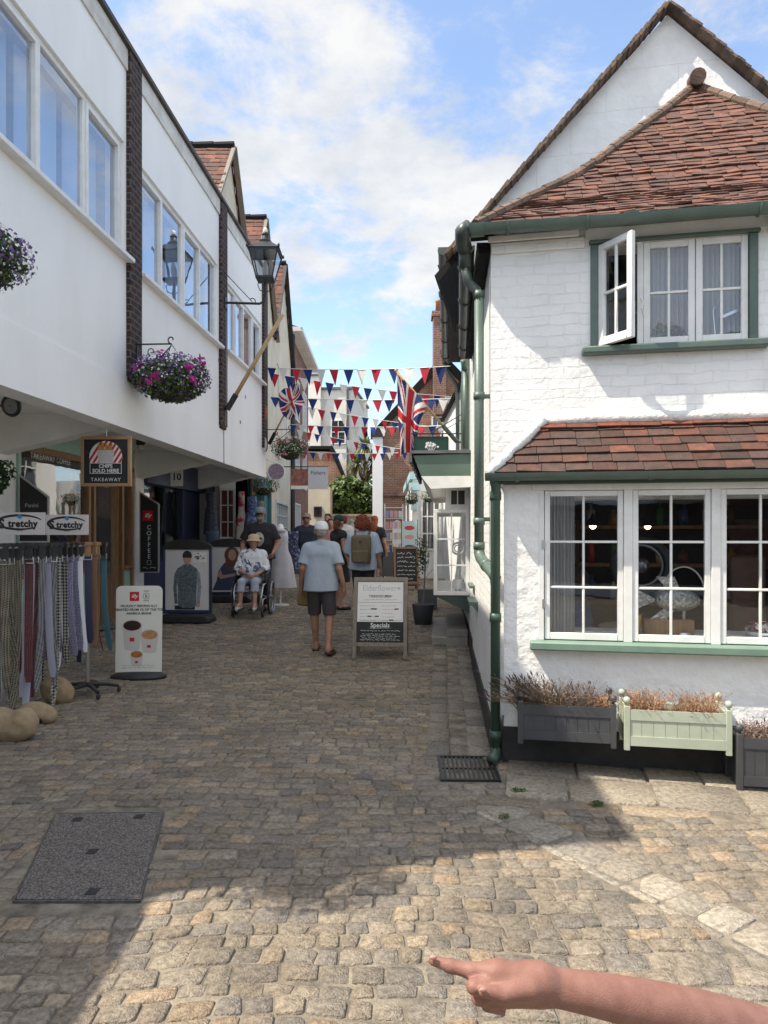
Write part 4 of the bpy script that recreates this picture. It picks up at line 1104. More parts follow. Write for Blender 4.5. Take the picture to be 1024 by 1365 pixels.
# ------------------------------------------------------------------ right: second house up the street, with its shop bay and canopy
def build_second_house():
    H = thing('neighbour_house', 'white rendered house with green window frames and glazed shop bay beside the corner house', 'house', RK.M @ Vector((3.2, 0, 0)), RK.deg)
    x0, x1 = 3.17, 8.3
    mb = MB()
    wins = [(4.05, 4.75, 2.55, 3.95), (6.1, 6.8, 2.75, 4.0)]
    mb.wall(x0, x1, 0, 4.85, 0.0, -.2, wins + [(4.6, 6.4, .82, 2.2)])
    mb.build('wall', W_flank, H, RK)
    mb = MB(); mb.wall(x0, x1, 0, .32, .012, -.05, []); mb.build('plinth', M_black, H, RK)
    mb = MB()
    Lt = lambda t: (x0 - .05, lerp(.30, -1.6, t), lerp(4.86, 6.35, t)); Rt = lambda t: (x1 + .05, lerp(.30, -1.6, t), lerp(4.86, 6.35, t))
    tiles(mb, Rt, Lt, 14, .2, .014, 5, [(1, 1, 1), (.8, .8, .8), (1.1, .95, .9)])
    mb.build('roof', M_oldtile, H, RK)
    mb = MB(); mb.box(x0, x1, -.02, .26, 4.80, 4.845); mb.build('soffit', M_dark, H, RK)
    mb = MB(); gutter_run(mb, (x0 - .12, .34, 4.88), (x1, .30, 4.80), .065, brackets=5)
    for s in (x0 - .12, 4.5, 6.2, 7.6): gutter_run(mb, (s, .335, 4.86), (s + .08, .335, 4.86), .074)
    mb.tube([(x1 - .15, .30, 4.78), (x1 - .15, .28, 4.6), (x1 - .15, .1, 4.35), (x1 - .15, .07, 4.1), (x1 - .15, .07, 2.7)], .04, 10)
    mb.build('gutter', M_gutter, H, RK)
    mb = MB(); mb.tube([(x0 + .55, .07, 3.65), (x0 + .55, .07, 2.62)], .036, 10); mb.tube([(x0 + .45, .1, 3.70), (x0 + .55, .07, 3.6)], .036, 10); mb.build('downpipe', M_green, H, RK, smooth=True)
    for (a, b, c, d) in wins:
        mb = MB()
        mb.box(a, a + .06, -.06, .055, c, d); mb.box(b - .06, b, -.06, .055, c, d); mb.box(a + .06, b - .06, -.06, .055, d - .06, d); mb.box(a - .04, b + .04, -.06, .09, c - .05, c)
        w = mb.build('window', M_green, H, RK, bevel=.004)
        mb = MB(); mb.poly([(b - .06, -.02, c), (a + .06, -.02, c), (a + .06, -.02, d - .06), (b - .06, -.02, d - .06)]); mb.build('pane', M_glass, w, RK)
        mb = MB(); xm = (a + b) / 2; mb.box(xm - .015, xm + .015, -.035, -.005, c, d - .06)
        for q in (1, 2): z = lerp(c, d, q / 3); mb.box(a + .06, xm - .015, -.035, -.005, z - .012, z + .012); mb.box(xm + .015, b - .06, -.035, -.005, z - .012, z + .012)
        mb.build('sash', M_white, w, RK)
    # shop bay
    bx0, bx1, D = 4.1, 6.3, .47
    zb, zt = .80, 1.83
    mb = MB()
    mb.box(bx0, bx1, .0, D, zb - .05, zb)
    for x in (bx0, bx1 - .05):
        mb.box(x, x + .05, D - .05, D, zb, zt); mb.box(x, x + .05, 0.002, .05, zb, zt)
    mb.box(bx0, bx1, .0, D, zt, zt + .045)
    mb.box(bx0 + .05, bx1, .0, D - .16, zt + .045, 2.26)
    bay = mb.build('shop_bay', M_white, H, RK, bevel=.004)
    # near return: two by three panes seen from down the street
    mb = MB(); px_ = bx0 + .02
    for q in (1, 2): z = lerp(zb, zt, q / 3); mb.box(bx0 + .005, bx0 + .035, .05, D - .05, z - .009, z + .009)
    zz = [zb, lerp(zb, zt, 1 / 3), lerp(zb, zt, 2 / 3), zt]
    for q in range(3): mb.box(bx0 + .008, bx0 + .032, D * .5 - .009, D * .5 + .009, zz[q] + .009, zz[q + 1] - .009)
    n = 8
    for q in range(1, n): x = lerp(bx0 + .05, bx1 - .05, q / n); mb.box(x - .01, x + .01, D - .04, D - .01, zb, zt)
    for q in (1, 2):
        z = lerp(zb, zt, q / 3)
        for w in range(n): a, b = lerp(bx0 + .05, bx1 - .05, w / n) + .01, lerp(bx0 + .05, bx1 - .05, (w + 1) / n) - .01; mb.box(a, b, D - .04, D - .01, z - .009, z + .009)
    mb.build('glazing_bar', M_white, bay, RK)
    mb = MB(); mb.poly([(px_, .05, zb), (px_, D - .05, zb), (px_, D - .05, zt), (px_, .05, zt)]); mb.build('pane', M_glass, bay, RK)
    mb = MB(); mb.poly([(bx1 - .05, D - .025, zb), (bx0 + .05, D - .025, zb), (bx0 + .05, D - .025, zt), (bx1 - .05, D - .025, zt)]); mb.build('pane', M_glass, bay, RK)
    mb = MB(); mb.box(bx0 + .049, bx0 + .05 - .012, .06, D - .22, 1.94, 2.12); mb.build('top_light', M_black, bay, RK)
    mb = MB()
    for a in ((.05, .062), (.15, .162), (.24, .252)): mb.box(bx0 + .025, bx0 + .036, *a, 1.935, 2.125)
    mb.box(bx0 + .025, bx0 + .036, .062, .24, 1.925, 1.937); mb.box(bx0 + .025, bx0 + .036, .062, .24, 2.123, 2.135)
    mb.build('top_light_frame', M_white, bay, RK)
    mb = MB(); mb.prism([(bx0 + .02, 0, .52), (bx0 + .02, D - .02, .74), (bx0 + .02, D - .02, zb - .052), (bx0 + .02, 0, zb - .052)], (bx1 - bx0 - .04, 0, 0)); mb.build('bracket_panel', M_dgreen, bay, RK)
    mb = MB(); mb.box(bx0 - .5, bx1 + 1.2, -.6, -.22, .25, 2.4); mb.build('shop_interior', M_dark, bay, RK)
    # canopy
    cx0, cx1 = 3.72, 8.0
    mb = MB(); P = [(cx0, .0, 2.56), (cx0, .72, 2.54), (cx0, .62, 2.28), (cx0, .0, 2.28)]
    mb.prism(P, (cx1 - cx0, 0, 0)); can = mb.build('canopy', mat('canopy_green', (.10, .16, .125), (.08, .13, .10), 3, r=.5), H, RK, bevel=.004)
    mb = MB(); mb.prism([(cx0 + .0, .0, 2.279), (cx0 + .0, .62, 2.279), (cx0, .60, 2.25), (cx0, .50, 2.12), (cx0, .0, 2.14)], (cx1 - cx0, 0, 0)); mb.build('soffit', M_white, can, RK)
    mb = MB(); mb.box(cx0 - .03, cx1, -.0, .76, 2.562, 2.60); mb.build('lead_cover', M_lead, can, RK)
    mb = MB(); rg = random.Random(2)
    x = cx0 - .02
    while x < cx1: l = rg.uniform(.1, .16); mb.box(x, x + l - .01, .735, .775, 2.50 - rg.uniform(0, .05), 2.56); x += l
    mb.build('lead_edge', M_lead, can, RK)
    # small ledges on the wall under the pipe
    mb = MB(); mb.box(1.9, 2.5, .0, .09, .84, .875); mb.prism([(1.9, 0, .77), (1.9, .06, .838), (1.9, 0, .838)], (.6, 0, 0)); mb.build('wall_ledge', M_green, HOUSE, RK, bevel=.004)
    mb = MB(); mb.box(2.55, 3.1, .0, .06, .96, .99); mb.build('wall_ledge', M_green, HOUSE, RK, bevel=.004)
    # step at the shop door
    mb = MB(); mb.box(4.2, 6.4, .02, .5, gz(9.5) - .1, gz(9.5) + .10); mb.box(4.2, 6.4, .02, .3, gz(9.5) + .10, gz(9.5) + .2); mb.build('step', mat('worn_stone', (.28, .26, .23), (.2, .185, .165), 5, r=.8, b=.3), H, RK, bevel=.01)
    # things in the shop window
    t = thing('ring_ornament', 'pale twisted ring ornament standing in the shop bay', 'ornament', RK.M @ Vector((bx0 + .12, .14, 1.1)), RK.deg)
    mb = MB(); mb.torus((bx0 + .12, .15, 1.36), (1, 0, 0), .075, .014, 24, 6); mb.torus((bx0 + .12, .15, 1.36), (1, 0, 0), .045, .008, 20, 6); mb.build('ring', M_white, t, RK, smooth=True)
    mb = MB(); mb.tube([(bx0 + .12, .15, 1.29), (bx0 + .12, .15, .82)], .006, 6); mb.lathe([(.04, .802), (.04, .82), (.01, .825)], (bx0 + .12, .15, 0), 12); mb.build('stand', M_steel, t, RK)
    mb = MB(); mb.lathe([(.05, .805), (.075, .95), (.07, .95), (.05, .9)], (bx0 + .16, .14, 0), 14); tag(mb.build('plant_pot', M_render, None, RK), 'white pot on the floor of the shop bay', 'pot')
build_second_house()
# ------------------------------------------------------------------ left: long white building on an overhang, shops beneath
M_mint = mat('mint_paint', (.36, .56, .47), (.30, .49, .41), 3, r=.5)
M_navy = mat('navy_paint', (.016, .026, .07), (.022, .034, .085), 4, r=.4)
M_cream = mat('cream_render', (.66, .60, .47), (.56, .50, .39), 1.6, r=.9, b=.2, bs=30)
M_teal = mat('teal_paint', (.05, .17, .18), (.04, .14, .15), 4, r=.5)
def build_left():
    H = thing('white_building', 'long white flat roofed building with brown brick piers overhanging the shops', 'building', LF.M @ Vector((2.44, 0, 0)), LF.deg)
    X0, X1, ZB, ZT = 2.44, 15.2, 2.75, 7.08
    piers = [4.45, 8.32, 11.97, 15.06]
    bands = [(2.6, 4.22, 4.70, 6.0), (4.66, 8.10, 4.70, 6.0), (8.54, 11.73, 4.66, 5.98), (12.2, 14.86, 4.70, 5.90)]
    mb = MB()
    mb.wall(X0, X1, 3.30, ZT, 0.0, .22, bands)
    mb.build('upper_wall', M_render, H, LF)
    mb = MB(); mb.wall(X0, X1 + .004, ZB, 3.296, -.014, .24, []); mb.build('fascia', mat('fascia_render', (.86, .855, .84), (.79, .78, .755), 1.6, r=.85, b=.2, bs=26, stretch=(1.0, 1.0, .35), lo=.42, hi=.78, detail=9.0), H, LF, bevel=.006)
    mb = MB(); mb.box(X0, X0 + .2, .22, 6, 0, ZT); mb.box(X1 - .2, X1, .22, 6, 2.95, ZT); mb.box(X0, X1, 5.8, 6, 0, ZT); mb.build('end_wall', M_render, H, LF)
    mb = MB(); mb.box(X0, X1, .22, 6, 6.8, 6.9); mb.build('flat_roof', M_lead, H, LF)
    mb = MB(); mb.box(X0 - .05, X1 + .04, -.07, .3, ZT + .002, ZT + .055); mb.build('coping', mat('dark_coping', (.05, .045, .04), (.09, .08, .07), 6, r=.7), H, LF)
    mb = MB(); rg = random.Random(6); x = X0
    while x < X1: l = rg.uniform(1.2, 1.9); e = min(x + l, X1); mb.box(x + .004, e - .004, -.022, -.002, 6.84 + rg.uniform(-.01, .01), ZT); x = e
    mb.build('flashing', mat('white_flashing', (.70, .69, .66), (.52, .49, .44), 4, r=.7), H, LF)
    for p in piers:
        mb = MB(); mb.box(p - .16, p + .16, -.055, .02, 3.36, 7.07); mb.box(p - .13, p + .13, -.045, .02, 3.31, 3.36); mb.build('brick_pier', B_dark, H, LF)
    n_p = {0: 2, 1: 4, 2: 4, 3: 4}
    for i, (a, b, c, d) in enumerate(bands):
        mb = MB(); n = n_p[i]; st = .055; y = .035
        mb.box(a, b, y, y + .07, c, c + st); mb.box(a, b, y, y + .07, d - st, d)
        for k in range(n + 1): x = lerp(a + st / 2, b - st / 2, k / n); mb.box(x - st / 2, x + st / 2, y, y + .07, c + st, d - st)
        for k in range(n):                                  # opening lights have a second, inner frame
            if k % 2 == (i % 2):
                x0, x1 = lerp(a + st / 2, b - st / 2, k / n) + st / 2, lerp(a + st / 2, b - st / 2, (k + 1) / n) - st / 2
                for q in ((x0, x0 + .045, c + st, d - st), (x1 - .045, x1, c + st, d - st), (x0 + .045, x1 - .045, c + st, c + st + .045), (x0 + .045, x1 - .045, d - st - .045, d - st)): mb.box(q[0], q[1], y - .015, y + .05, q[2], q[3])
        w = mb.build('window_band', M_white, H, LF, bevel=.004, seg=1)
        mb = MB()
        for k in range(n):
            x0, x1 = lerp(a + st / 2, b - st / 2, k / n) + st / 2, lerp(a + st / 2, b - st / 2, (k + 1) / n) - st / 2
            mb.poly([(x1, y + .03, c + st), (x0, y + .03, c + st), (x0, y + .03, d - st), (x1, y + .03, d - st)])
        mb.f = [tuple(reversed(f)) for f in mb.f]
        mb.build('pane', M_skyglass, w, LF)
        mb = MB(); mb.box(a - .06, b + .08, -.10, .04, c - .05, c - .003); mb.build('sill', M_white, w, LF, bevel=.006)
        mb = MB()
        for k in range(n):
            x0, x1 = lerp(a, b, k / n) + .06, lerp(a, b, (k + 1) / n) - .06
            mb.box(x0, x1, .30, .31, c, d)
        mb.build('blind', M_blind, w, LF)
    # overhang: soffit, cantilever beams deeper at the wall
    mb = MB(); mb.box(X0, X1, .24, 1.7, 2.93, 2.97); mb.build('soffit', M_soffit, H, LF)
    for p in (4.45, 8.22, 12.05, 15.08):
        mb = MB(); mb.prism([(p - .11, .24, 2.751), (p - .11, 1.6, 2.46), (p - .11, 1.6, 2.929), (p - .11, .24, 2.929)], (.22, 0, 0)); mb.build('cantilever_beam', M_soffit, H, LF)
    # shop wall
    Y = 1.5
    mb = MB(); mb.wall(X0, 8.5, 0, 2.93, Y, Y + .2, []); mb.build('shop_wall', M_render, H, LF)
    mb = MB(); mb.box(8.5, 8.56, Y - .03, Y + .1, .12, 2.6); mb.box(8.5, 12.2, Y - .02, Y + .1, 2.66, 2.93); mb.box(8.56, 10.28, Y, Y + .08, .12, 1.0); mb.box(11.5, 11.86, Y, Y + .08, .12, .98)
    fr = mb.build('cafe_front', M_mint, H, LF, bevel=.004)
    mb = MB(); mb.box(8.5, 11.9, Y - .04, Y + .08, 2.57, 2.655)
    for x in (10.28, 10.44, 11.42, 11.80): mb.box(x, x + .075, Y - .035, Y + .09, .12, 2.57)
    mb.box(8.56, 10.28, Y - .035, Y + .09, 1.0, 1.06); mb.box(11.495, 11.80, Y - .06, Y + .09, .98, 1.03)
    mb.build('timber_frame', M_wood, fr, LF, bevel=.006)
    mb = MB(); Md = Matrix.Translation((11.40, Y + .02, 0)) @ Matrix.Rotation(R(-62), 4, 'Z')
    for a in ((-.78, -.66, .14, 2.5), (-.12, 0, .14, 2.5), (-.66, -.12, .14, .9), (-.66, -.12, 2.38, 2.5)): mb.box(a[0], a[1], -.02, .02, a[2], a[3])
    d = mb.build('door', M_wood, fr, LF.M @ Md, bevel=.005)
    mb = MB(); mb.box(-.66, -.12, -.004, .004, .9, 2.38); mb.build('pane', M_glass, d, LF.M @ Md)
    mb = MB()
    for a, b, c_, e in ((8.56, 10.28, 1.06, 2.57), (11.495, 11.80, 1.03, 2.57)): mb.poly([(a, Y + .03, c_), (a, Y + .03, e), (b, Y + .03, e), (b, Y + .03, c_)])
    mb.f = [tuple(reversed(f)) for f in mb.f]
    mb.build('pane', glass('shop_glass', refl=1.0, base=.16), fr, LF)
    mb = MB(); text_mesh(mb, 'TAKEAWAY COFFEE', .11, face_M((9.3, Y - .005, 2.5), (1, 0, 0)), align='CENTER'); mb.f = mb.f
    mb.build('lettering', M_white, fr, LF)
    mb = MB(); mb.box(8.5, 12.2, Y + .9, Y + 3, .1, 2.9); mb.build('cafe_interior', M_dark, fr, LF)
    mb = MB(); mb.box(8.5, 12.2, Y + .1, Y + .9, .08, .12); mb.box(9.0, 9.9, Y + .25, Y + .8, .12, 1.2); mb.build('counter', M_black, fr, LF)
    mb = MB(); mb.box(10.3, 11.5, Y - .3, Y - .04, gz(11), .16); mb.build('doorstep', mat('step_stone', (.2, .185, .165), (.14, .13, .12), 6, r=.85, b=.3), fr, LF, bevel=.01)
    for q in ((11.88, 12.24, Y - .06, Y + .1, .1, 2.93), (15.50, 15.86, Y - .35, Y - .05, .1, 2.46)): mb = MB(); mb.box(*q); mb.build('white_post', M_white, H, LF, bevel=.004)
    mb = MB(); mb.tube([(12.02, -.022, 3.3), (12.03, -.024, 2.74)], .007, 5); mb.tube([(12.02, -.06, 5.3), (12.05, -.06, 4.2), (12.0, -.06, 3.36)], .006, 5); mb.build('cable', mat('grey_cable', (.35, .34, .33), r=.7), H, LF)
    mb = MB(); mb.tube([(8.52, -.012, 6.98), (9.6, -.012, 6.86), (10.7, -.012, 6.9), (11.78, -.012, 6.82)], .005, 5); mb.build('cable', mat('grey_cable', (.35, .34, .33), r=.7), H, LF)
    rgf = random.Random(5)
    for k in range(9): xx, zz = rgf.uniform(5.5, 14), rgf.uniform(3.5, 4.5); mb = MB(); mb.box(xx - .018, xx + .018, -.012, 0, zz - .03, zz + .03); mb.build('wall_fixing', M_greywood, H, LF)
    mb = MB(); mb.box(12.26, 15.5, Y - .12, Y + .1, 2.44, 2.92); mb.box(12.26, 14.35, Y - .02, Y + .08, .15, 1.06); mb.box(14.3, 14.42, Y - .03, Y + .1, 1.06, 2.44); mb.box(12.26, 12.33, Y - .03, Y + .1, 1.06, 2.44)
    nv = mb.build('navy_front', M_navy, H, LF, bevel=.004)
    mb = MB(); mb.box(14.45, 15.45, Y, Y + .05, .18, 2.44); dn = mb.build('door', mat('navy_door', (.010, .017, .045), r=.45), nv, LF, bevel=.004)
    mb = MB(); mb.box(15.3, 15.36, Y - .05, Y - .002, 1.1, 1.3); mb.build('handle', M_steel, dn, LF)
    mb = MB(); mb.poly([(12.33, Y + .03, 1.06), (14.3, Y + .03, 1.06), (14.3, Y + .03, 2.44), (12.33, Y + .03, 2.44)]); mb.build('pane', glass('shop_glass'), nv, LF)
    mb = MB(); mb.box(12.3, 15.4, Y + .9, Y + 2.5, .1, 2.9); mb.build('shop_interior', M_dark, nv, LF)
    # tiled cross-roof rising over the flat roof, gable towards the street
    return H
LEFT = build_left()

def gable_roof(parent, yc, hw, apex, eave, xf, xb, near=True, m_wall=None, verge=None):
    """roof with its ridge running back from the street at x = xf; tiles on both slopes, gable wall in front"""
    mb = MB()
    mb.prism([(xf, yc - hw, eave), (xf, yc, apex - .05), (xf, yc + hw, eave)], (-.2, 0, 0)); mb.build('gable', m_wall or M_cream, parent)
    mb = MB()
    for s in (-1, 1):
        A = lambda t, s=s: (xf + .12, yc + s * hw * (1.04 - 1.04 * t), lerp(eave - .05, apex, t)); B = lambda t, s=s: (xb, yc + s * hw * (1.04 - 1.04 * t), lerp(eave - .05, apex, t))
        tiles(mb, *((B, A) if s < 0 else (A, B)), 16, .22, .016, 5 + s, [(1, .8, .7), (.8, .7, .65), (1.3, .9, .7), (.65, .6, .6), (1.1, 1.0, .8)])
    mb.build('tiled_roof', M_tile, parent)
    mb = MB()
    for s in (-1, 1): mb.bar((xf + .1, yc + s * hw * 1.05, eave - .1), (xf + .1, yc, apex - .01), .05, .10 if s > 0 else .07, up=(1, 0, 0))
    mb.build('bargeboard', verge or M_greywood, parent)
    mb = MB()
    for i in range(int((xf - xb) / .4)): mb.tube([(xf + .1 - i * .4, yc, apex + .02), (xf + .1 - i * .4 - .42, yc, apex + .015)], [.085, .075], 8)
    mb.build('ridge_tile', M_oldtile, parent)
gable_roof(LEFT, 13.8, 1.8, 9.05, 6.9, -3.0, -7.5)

def build_terrace():
    H = thing('gabled_terrace', 'cream rendered terrace with two steep tiled gables and a teal shopfront', 'building', (-3.0, 15.6, 0))
    g = gz(18)
    mb = MB()
    fr = Frame(-3.0, 15.6, 90)            # x up the street, y into the house
    wins = [(4.35, 4.75, 5.35, 6.35), (4.3, 4.9, 3.75, 4.35), (1.4, 2.2, 4.4, 5.4), (5.6, 6.4, 4.4, 5.5), (0.15, 3.1, .25, 2.75), (4.1, 6.6, 1.0, 2.5)]
    mb.wall(0, 7.35, 0, 6.95, 0, .25, wins); mb.build('front_wall', M_cream, H, fr)
    mb = MB(); mb.wall(-3.0 - 4.5, -3.0, 0, 6.95, 15.6, 15.85, [(-3.74, -3.27, 1.45, 2.55)]); mb.build('end_wall', M_render, H)
    mb = MB(); mb.box(-7.5, -3.0, 22.7, 22.95, 0, 6.95); mb.build('end_wall', M_render, H)
    for i, (a, b, c, d) in enumerate(wins[:4]):
        mb = MB()
        for q in ((a, a + .07, c, d), (b - .07, b, c, d), (a + .07, b - .07, c, c + .07), (a + .07, b - .07, d - .07, d), ((a + b) / 2 - .02, (a + b) / 2 + .02, c + .07, d - .07)): mb.box(q[0], q[1], .04, .12, q[2], q[3])
        mb.box(a - .05, b + .05, -.08, .1, c - .06, c - .002)
        w = mb.build('window', M_white, H, fr)
        mb = MB(); mb.poly([(a, .09, c), (b, .09, c), (b, .09, d), (a, .09, d)]); mb.build('pane', M_skyglass, w, fr)
    mb = MB(); mb.box(-.4 + .0, 7.2, .6, .65, .2, 6.9); mb.build('interior', M_dark, H, fr)
    # white paned window in the end wall with a rust curtain behind
    mb = MB(); x0, x1, z0, z1 = -3.74, -3.27, 1.45, 2.55
    for q in ((x0, x0 + .04, z0, z1), (x1 - .04, x1, z0, z1), (x0 + .04, x1 - .04, z0, z0 + .04), (x0 + .04, x1 - .04, z1 - .04, z1)): mb.box(q[0], q[1], 15.62, 15.68, q[2], q[3])
    for k in (1, 2): x = lerp(x0, x1, k / 3); mb.box(x - .012, x + .012, 15.63, 15.66, z0 + .04, z1 - .04)
    for k in (1, 2): z = lerp(z0, z1, k / 3); mb.box(x0 + .04, x1 - .04, 15.635, 15.655, z - .012, z + .012)
    w = mb.build('paned_window', M_white, H)
    mb = MB(); mb.poly([(x0, 15.67, z0), (x1, 15.67, z0), (x1, 15.67, z1), (x0, 15.67, z1)]); mb.build('pane', M_glass, w)
    mb = MB(); mb.box(x0, x1, 15.74, 15.76, z0, z1); mb.build('curtain', mat('rust_curtain', (.30, .09, .055), (.22, .07, .05), 6, r=.9), w)
    # teal shopfront and window grid
    mb = MB(); mb.box(0.1, 3.15, -.06, .1, 2.62, 2.95); mb.box(.1, .3, -.05, .1, .25, 2.62); mb.box(2.0, 2.2, -.05, .1, .25, 2.62); mb.box(3.0, 3.15, -.05, .1, .25, 2.62); mb.box(.3, 2.0, -.03, .08, .25, .7)
    t = mb.build('shopfront', M_teal, H, fr)
    mb = MB(); mb.poly([(.3, .05, .7), (2.0, .05, .7), (2.0, .05, 2.62), (.3, .05, 2.62)]); mb.build('pane', M_glass, t, fr)
    mb = MB(); mb.box(2.2, 3.0, .04, .08, .25, 2.62); mb.build('door', M_teal, t, fr)
    mb = MB()
    for q in ((4.1, 4.2, 1.0, 2.5), (6.5, 6.6, 1.0, 2.5), (4.2, 6.5, 1.0, 1.08), (4.2, 6.5, 2.42, 2.5)): mb.box(q[0], q[1], -.03, .1, q[2], q[3])
    for k in range(1, 5): x = lerp(4.2, 6.5, k / 5); mb.box(x - .02, x + .02, 0, .07, 1.08, 2.42)
    for k in (1, 2, 3): z = lerp(1.08, 2.42, k / 4); mb.box(4.2, 6.5, .01, .06, z - .015, z + .015)
    w = mb.build('shop_window', mat('pale_grey_frame', (.5, .55, .55), r=.5), H, fr)
    mb = MB(); mb.poly([(4.2, .05, 1.08), (6.5, .05, 1.08), (6.5, .05, 2.42), (4.2, .05, 2.42)]); mb.build('pane', M_glass, w, fr)
    gable_roof(H, 17.6, 1.82, 9.35, 6.9, -3.0, -7.5)
    gable_roof(H, 21.1, 1.85, 9.55, 6.9, -3.0, -7.5, verge=M_black)
    for a in (7.3, .12): mb = MB(); mb.tube([(a, -.06, 6.85), (a, -.06, .3)], .05, 8); mb.build('downpipe', M_black, H, fr)
build_terrace()

def build_low_shop():
    t = thing('low_shop', 'low flat roofed white shop before the long white building, outside the picture', 'building', (-4, 0, 0))
    mb = MB(); mb.box(-9, -3.37, -7, 2.40, 0, 3.55); mb.build('wall', M_render, t)
    mb = MB(); mb.box(-9.1, -3.28, -7.1, 2.41, 3.552, 3.66); mb.build('coping', M_lead, t)
    mb = MB(); mb.box(-3.39, -3.33, -4, -.5, .8, 2.4); mb.build('window', M_glass, t)
build_low_shop()
# ------------------------------------------------------------------ far end of the street
def simple_window(parent, fr, a, b, c, d, y=0.0, nx=2, nz=2, frame=None):
    mb = MB(); f = .06
    for q in ((a, a + f, c, d), (b - f, b, c, d), (a + f, b - f, c, c + f), (a + f, b - f, d - f, d)): mb.box(q[0], q[1], y - .04, y + .03, q[2], q[3])
    for k in range(1, nx): x = lerp(a, b, k / nx); mb.box(x - .018, x + .018, y - .035, y + .02, c + f, d - f)
    for k in range(1, nz): z = lerp(c, d, k / nz); mb.box(a + f, b - f, y - .03, y + .015, z - .018, z + .018)
    w = mb.build('window', frame or M_white, parent, fr)
    mb = MB(); mb.poly([(a, y - .01, c), (b, y - .01, c), (b, y - .01, d), (a, y - .01, d)]); mb.build('pane', glass('far_glass', (.25, .27, .3), base=.05), w, fr)
def build_far():
    # brick house beyond the terrace
    H = thing('brick_house', 'tall red brick house with overhanging white eaves beyond the gabled terrace', 'house', (-3.0, 23, 0))
    fr = Frame(-3.0, 23.0, 90)
    mb = MB(); mb.box(0, 5.2, 0, 5, 0, 8.0); mb.build('wall', B_red, H, fr)
    mb = MB(); mb.box(-.25, 5.5, -.34, 5, 8.002, 8.10); mb.build('soffit', M_soffit, H, fr)
    mb = MB(); mb.box(-.27, 5.52, -.40, -.342, 8.02, 8.16); mb.box(-.31, -.252, -.36, 5, 8.02, 8.16); mb.build('gutter', M_white, H, fr)
    mb = MB()
    b = [(-.3, -.4, 8.12), (5.55, -.4, 8.12), (5.55, 5, 8.12), (-.3, 5, 8.12)]; r0, r1 = (2.2, 2.3, 9.6), (3.2, 2.3, 9.6)
    mb.poly([b[0], b[1], r1, r0]); mb.poly([b[1], b[2], r1]); mb.poly([b[2], b[3], r0, r1]); mb.poly([b[3], b[0], r0]); mb.build('roof', M_oldtile, H, fr)
    for a, c in ((.9, 5.4), (3.2, 5.4), (.9, 3.2), (3.2, 3.2)): simple_window(H, fr, a, a + .95, c, c + 1.4, -.02)
    simple_window(H, fr, .8, 2.2, 1.0, 2.6, -.02, 3, 2)
    mb = MB(); mb.tube([(.06, -.07, 8), (.06, -.07, .4)], .05, 8); mb.build('downpipe', M_black, H, fr)
    # white rendered house closing the view
    H = thing('rendered_house', 'white rendered house with slate lean-to closing the view at the end of the street', 'house', (-2.8, 38, gz(38)))
    fr = Frame(-5.2, 38, -6)
    mb = MB(); mb.box(0, 3.6, 0, 6, 0, 9.2); mb.box(1.2, 1.9, -.25, 0, 5.5, 9.9); mb.build('wall', mat('warm_render', (.74, .71, .64), (.62, .59, .52), 1.2, r=.9), H, fr)
    mb = MB(); mb.box(-.1, 3.7, -.1, 6, 9.202, 9.32); mb.box(1.1, 2.0, -.35, .1, 9.902, 10.0); mb.build('coping', M_lead, H, fr)
    mb = MB(); mb.prism([(.5, -1.9, 4.7), (.5, 0, 5.9), (.5, 0, 5.6), (.5, -1.9, 4.4)], (1.9, 0, 0)); mb.build('slate_roof', M_lead, H, fr)
    mb = MB(); mb.box(.6, 2.3, -1.6, -.01, 0, 4.4); mb.build('lean_to', M_render, H, fr)
    simple_window(H, fr, .8, 2.1, 3.1, 4.2, -1.62, 3, 2)
    simple_window(H, fr, 2.4, 3.2, 6.3, 7.6, -.02)
    mb = MB(); mb.tube([(3.3, -.08, 9.2), (3.3, -.08, .4)], .06, 8); mb.build('downpipe', M_lead, H, fr)
    H = thing('brick_gable', 'dark red brick gable end rising behind the white rendered house', 'house', (-1.7, 42, gz(42)))
    mb = MB(); mb.prism([(-2.6, 42, 0), (-1.0, 42, 0), (-1.0, 42, 6.9), (-1.5, 42, 9.0), (-2.6, 42, 9.2)], (0, 4, 0)); mb.build('wall', B_red, H)
    mb = MB(); mb.prism([(-2.7, 41.9, 9.2), (-1.5, 41.9, 9.02), (-.9, 41.9, 6.8), (-.8, 41.9, 6.9), (-1.45, 41.9, 9.2), (-2.7, 41.9, 9.38)], (0, 4.2, 0)); mb.build('roof', M_oldtile, H)
    H = thing('tiled_outbuilding', 'low red brick outbuilding with a steep clay tile roof below the white rendered house', 'building', (-3.4, 34, gz(34)))
    mb = MB(); mb.prism([(-4.2, 34, 0), (-2.0, 34, 0), (-2.0, 34, 4.3), (-2.5, 34, 5.5), (-4.2, 34, 5.5)], (0, 2.5, 0)); mb.build('wall', B_orange, H)
    mb = MB(); mb.prism([(-2.45, 33.9, 5.75), (-1.8, 33.9, 4.1), (-1.9, 33.9, 4.05), (-2.6, 33.9, 5.6), (-4.2, 33.9, 5.6), (-4.2, 33.9, 5.75)], (0, 2.7, 0)); mb.build('roof', M_tile, H)
    H = thing('cream_cottage', 'sunlit cream cottage wall with one small dark window at the end of the street', 'house', (-3.1, 31, gz(31)))
    mb = MB(); mb.box(-3.7, -2.35, 31, 33, 0, 3.6); mb.build('wall', M_cream, H)
    simple_window(H, WORLD, -3.05, -2.7, 2.3, 2.75, 30.98, 1, 1, M_black)
    # garden wall
    mb = MB(); mb.box(-2.4, 0.2, 32, 32.3, 0, 2.35); mb.box(-2.45, .25, 31.95, 32.35, 2.352, 2.45); tag(mb.build('garden_wall', mat('tan_render', (.42, .36, .28), (.35, .30, .24), 2, r=.9)), 'tan garden wall in front of the round bush', 'wall')
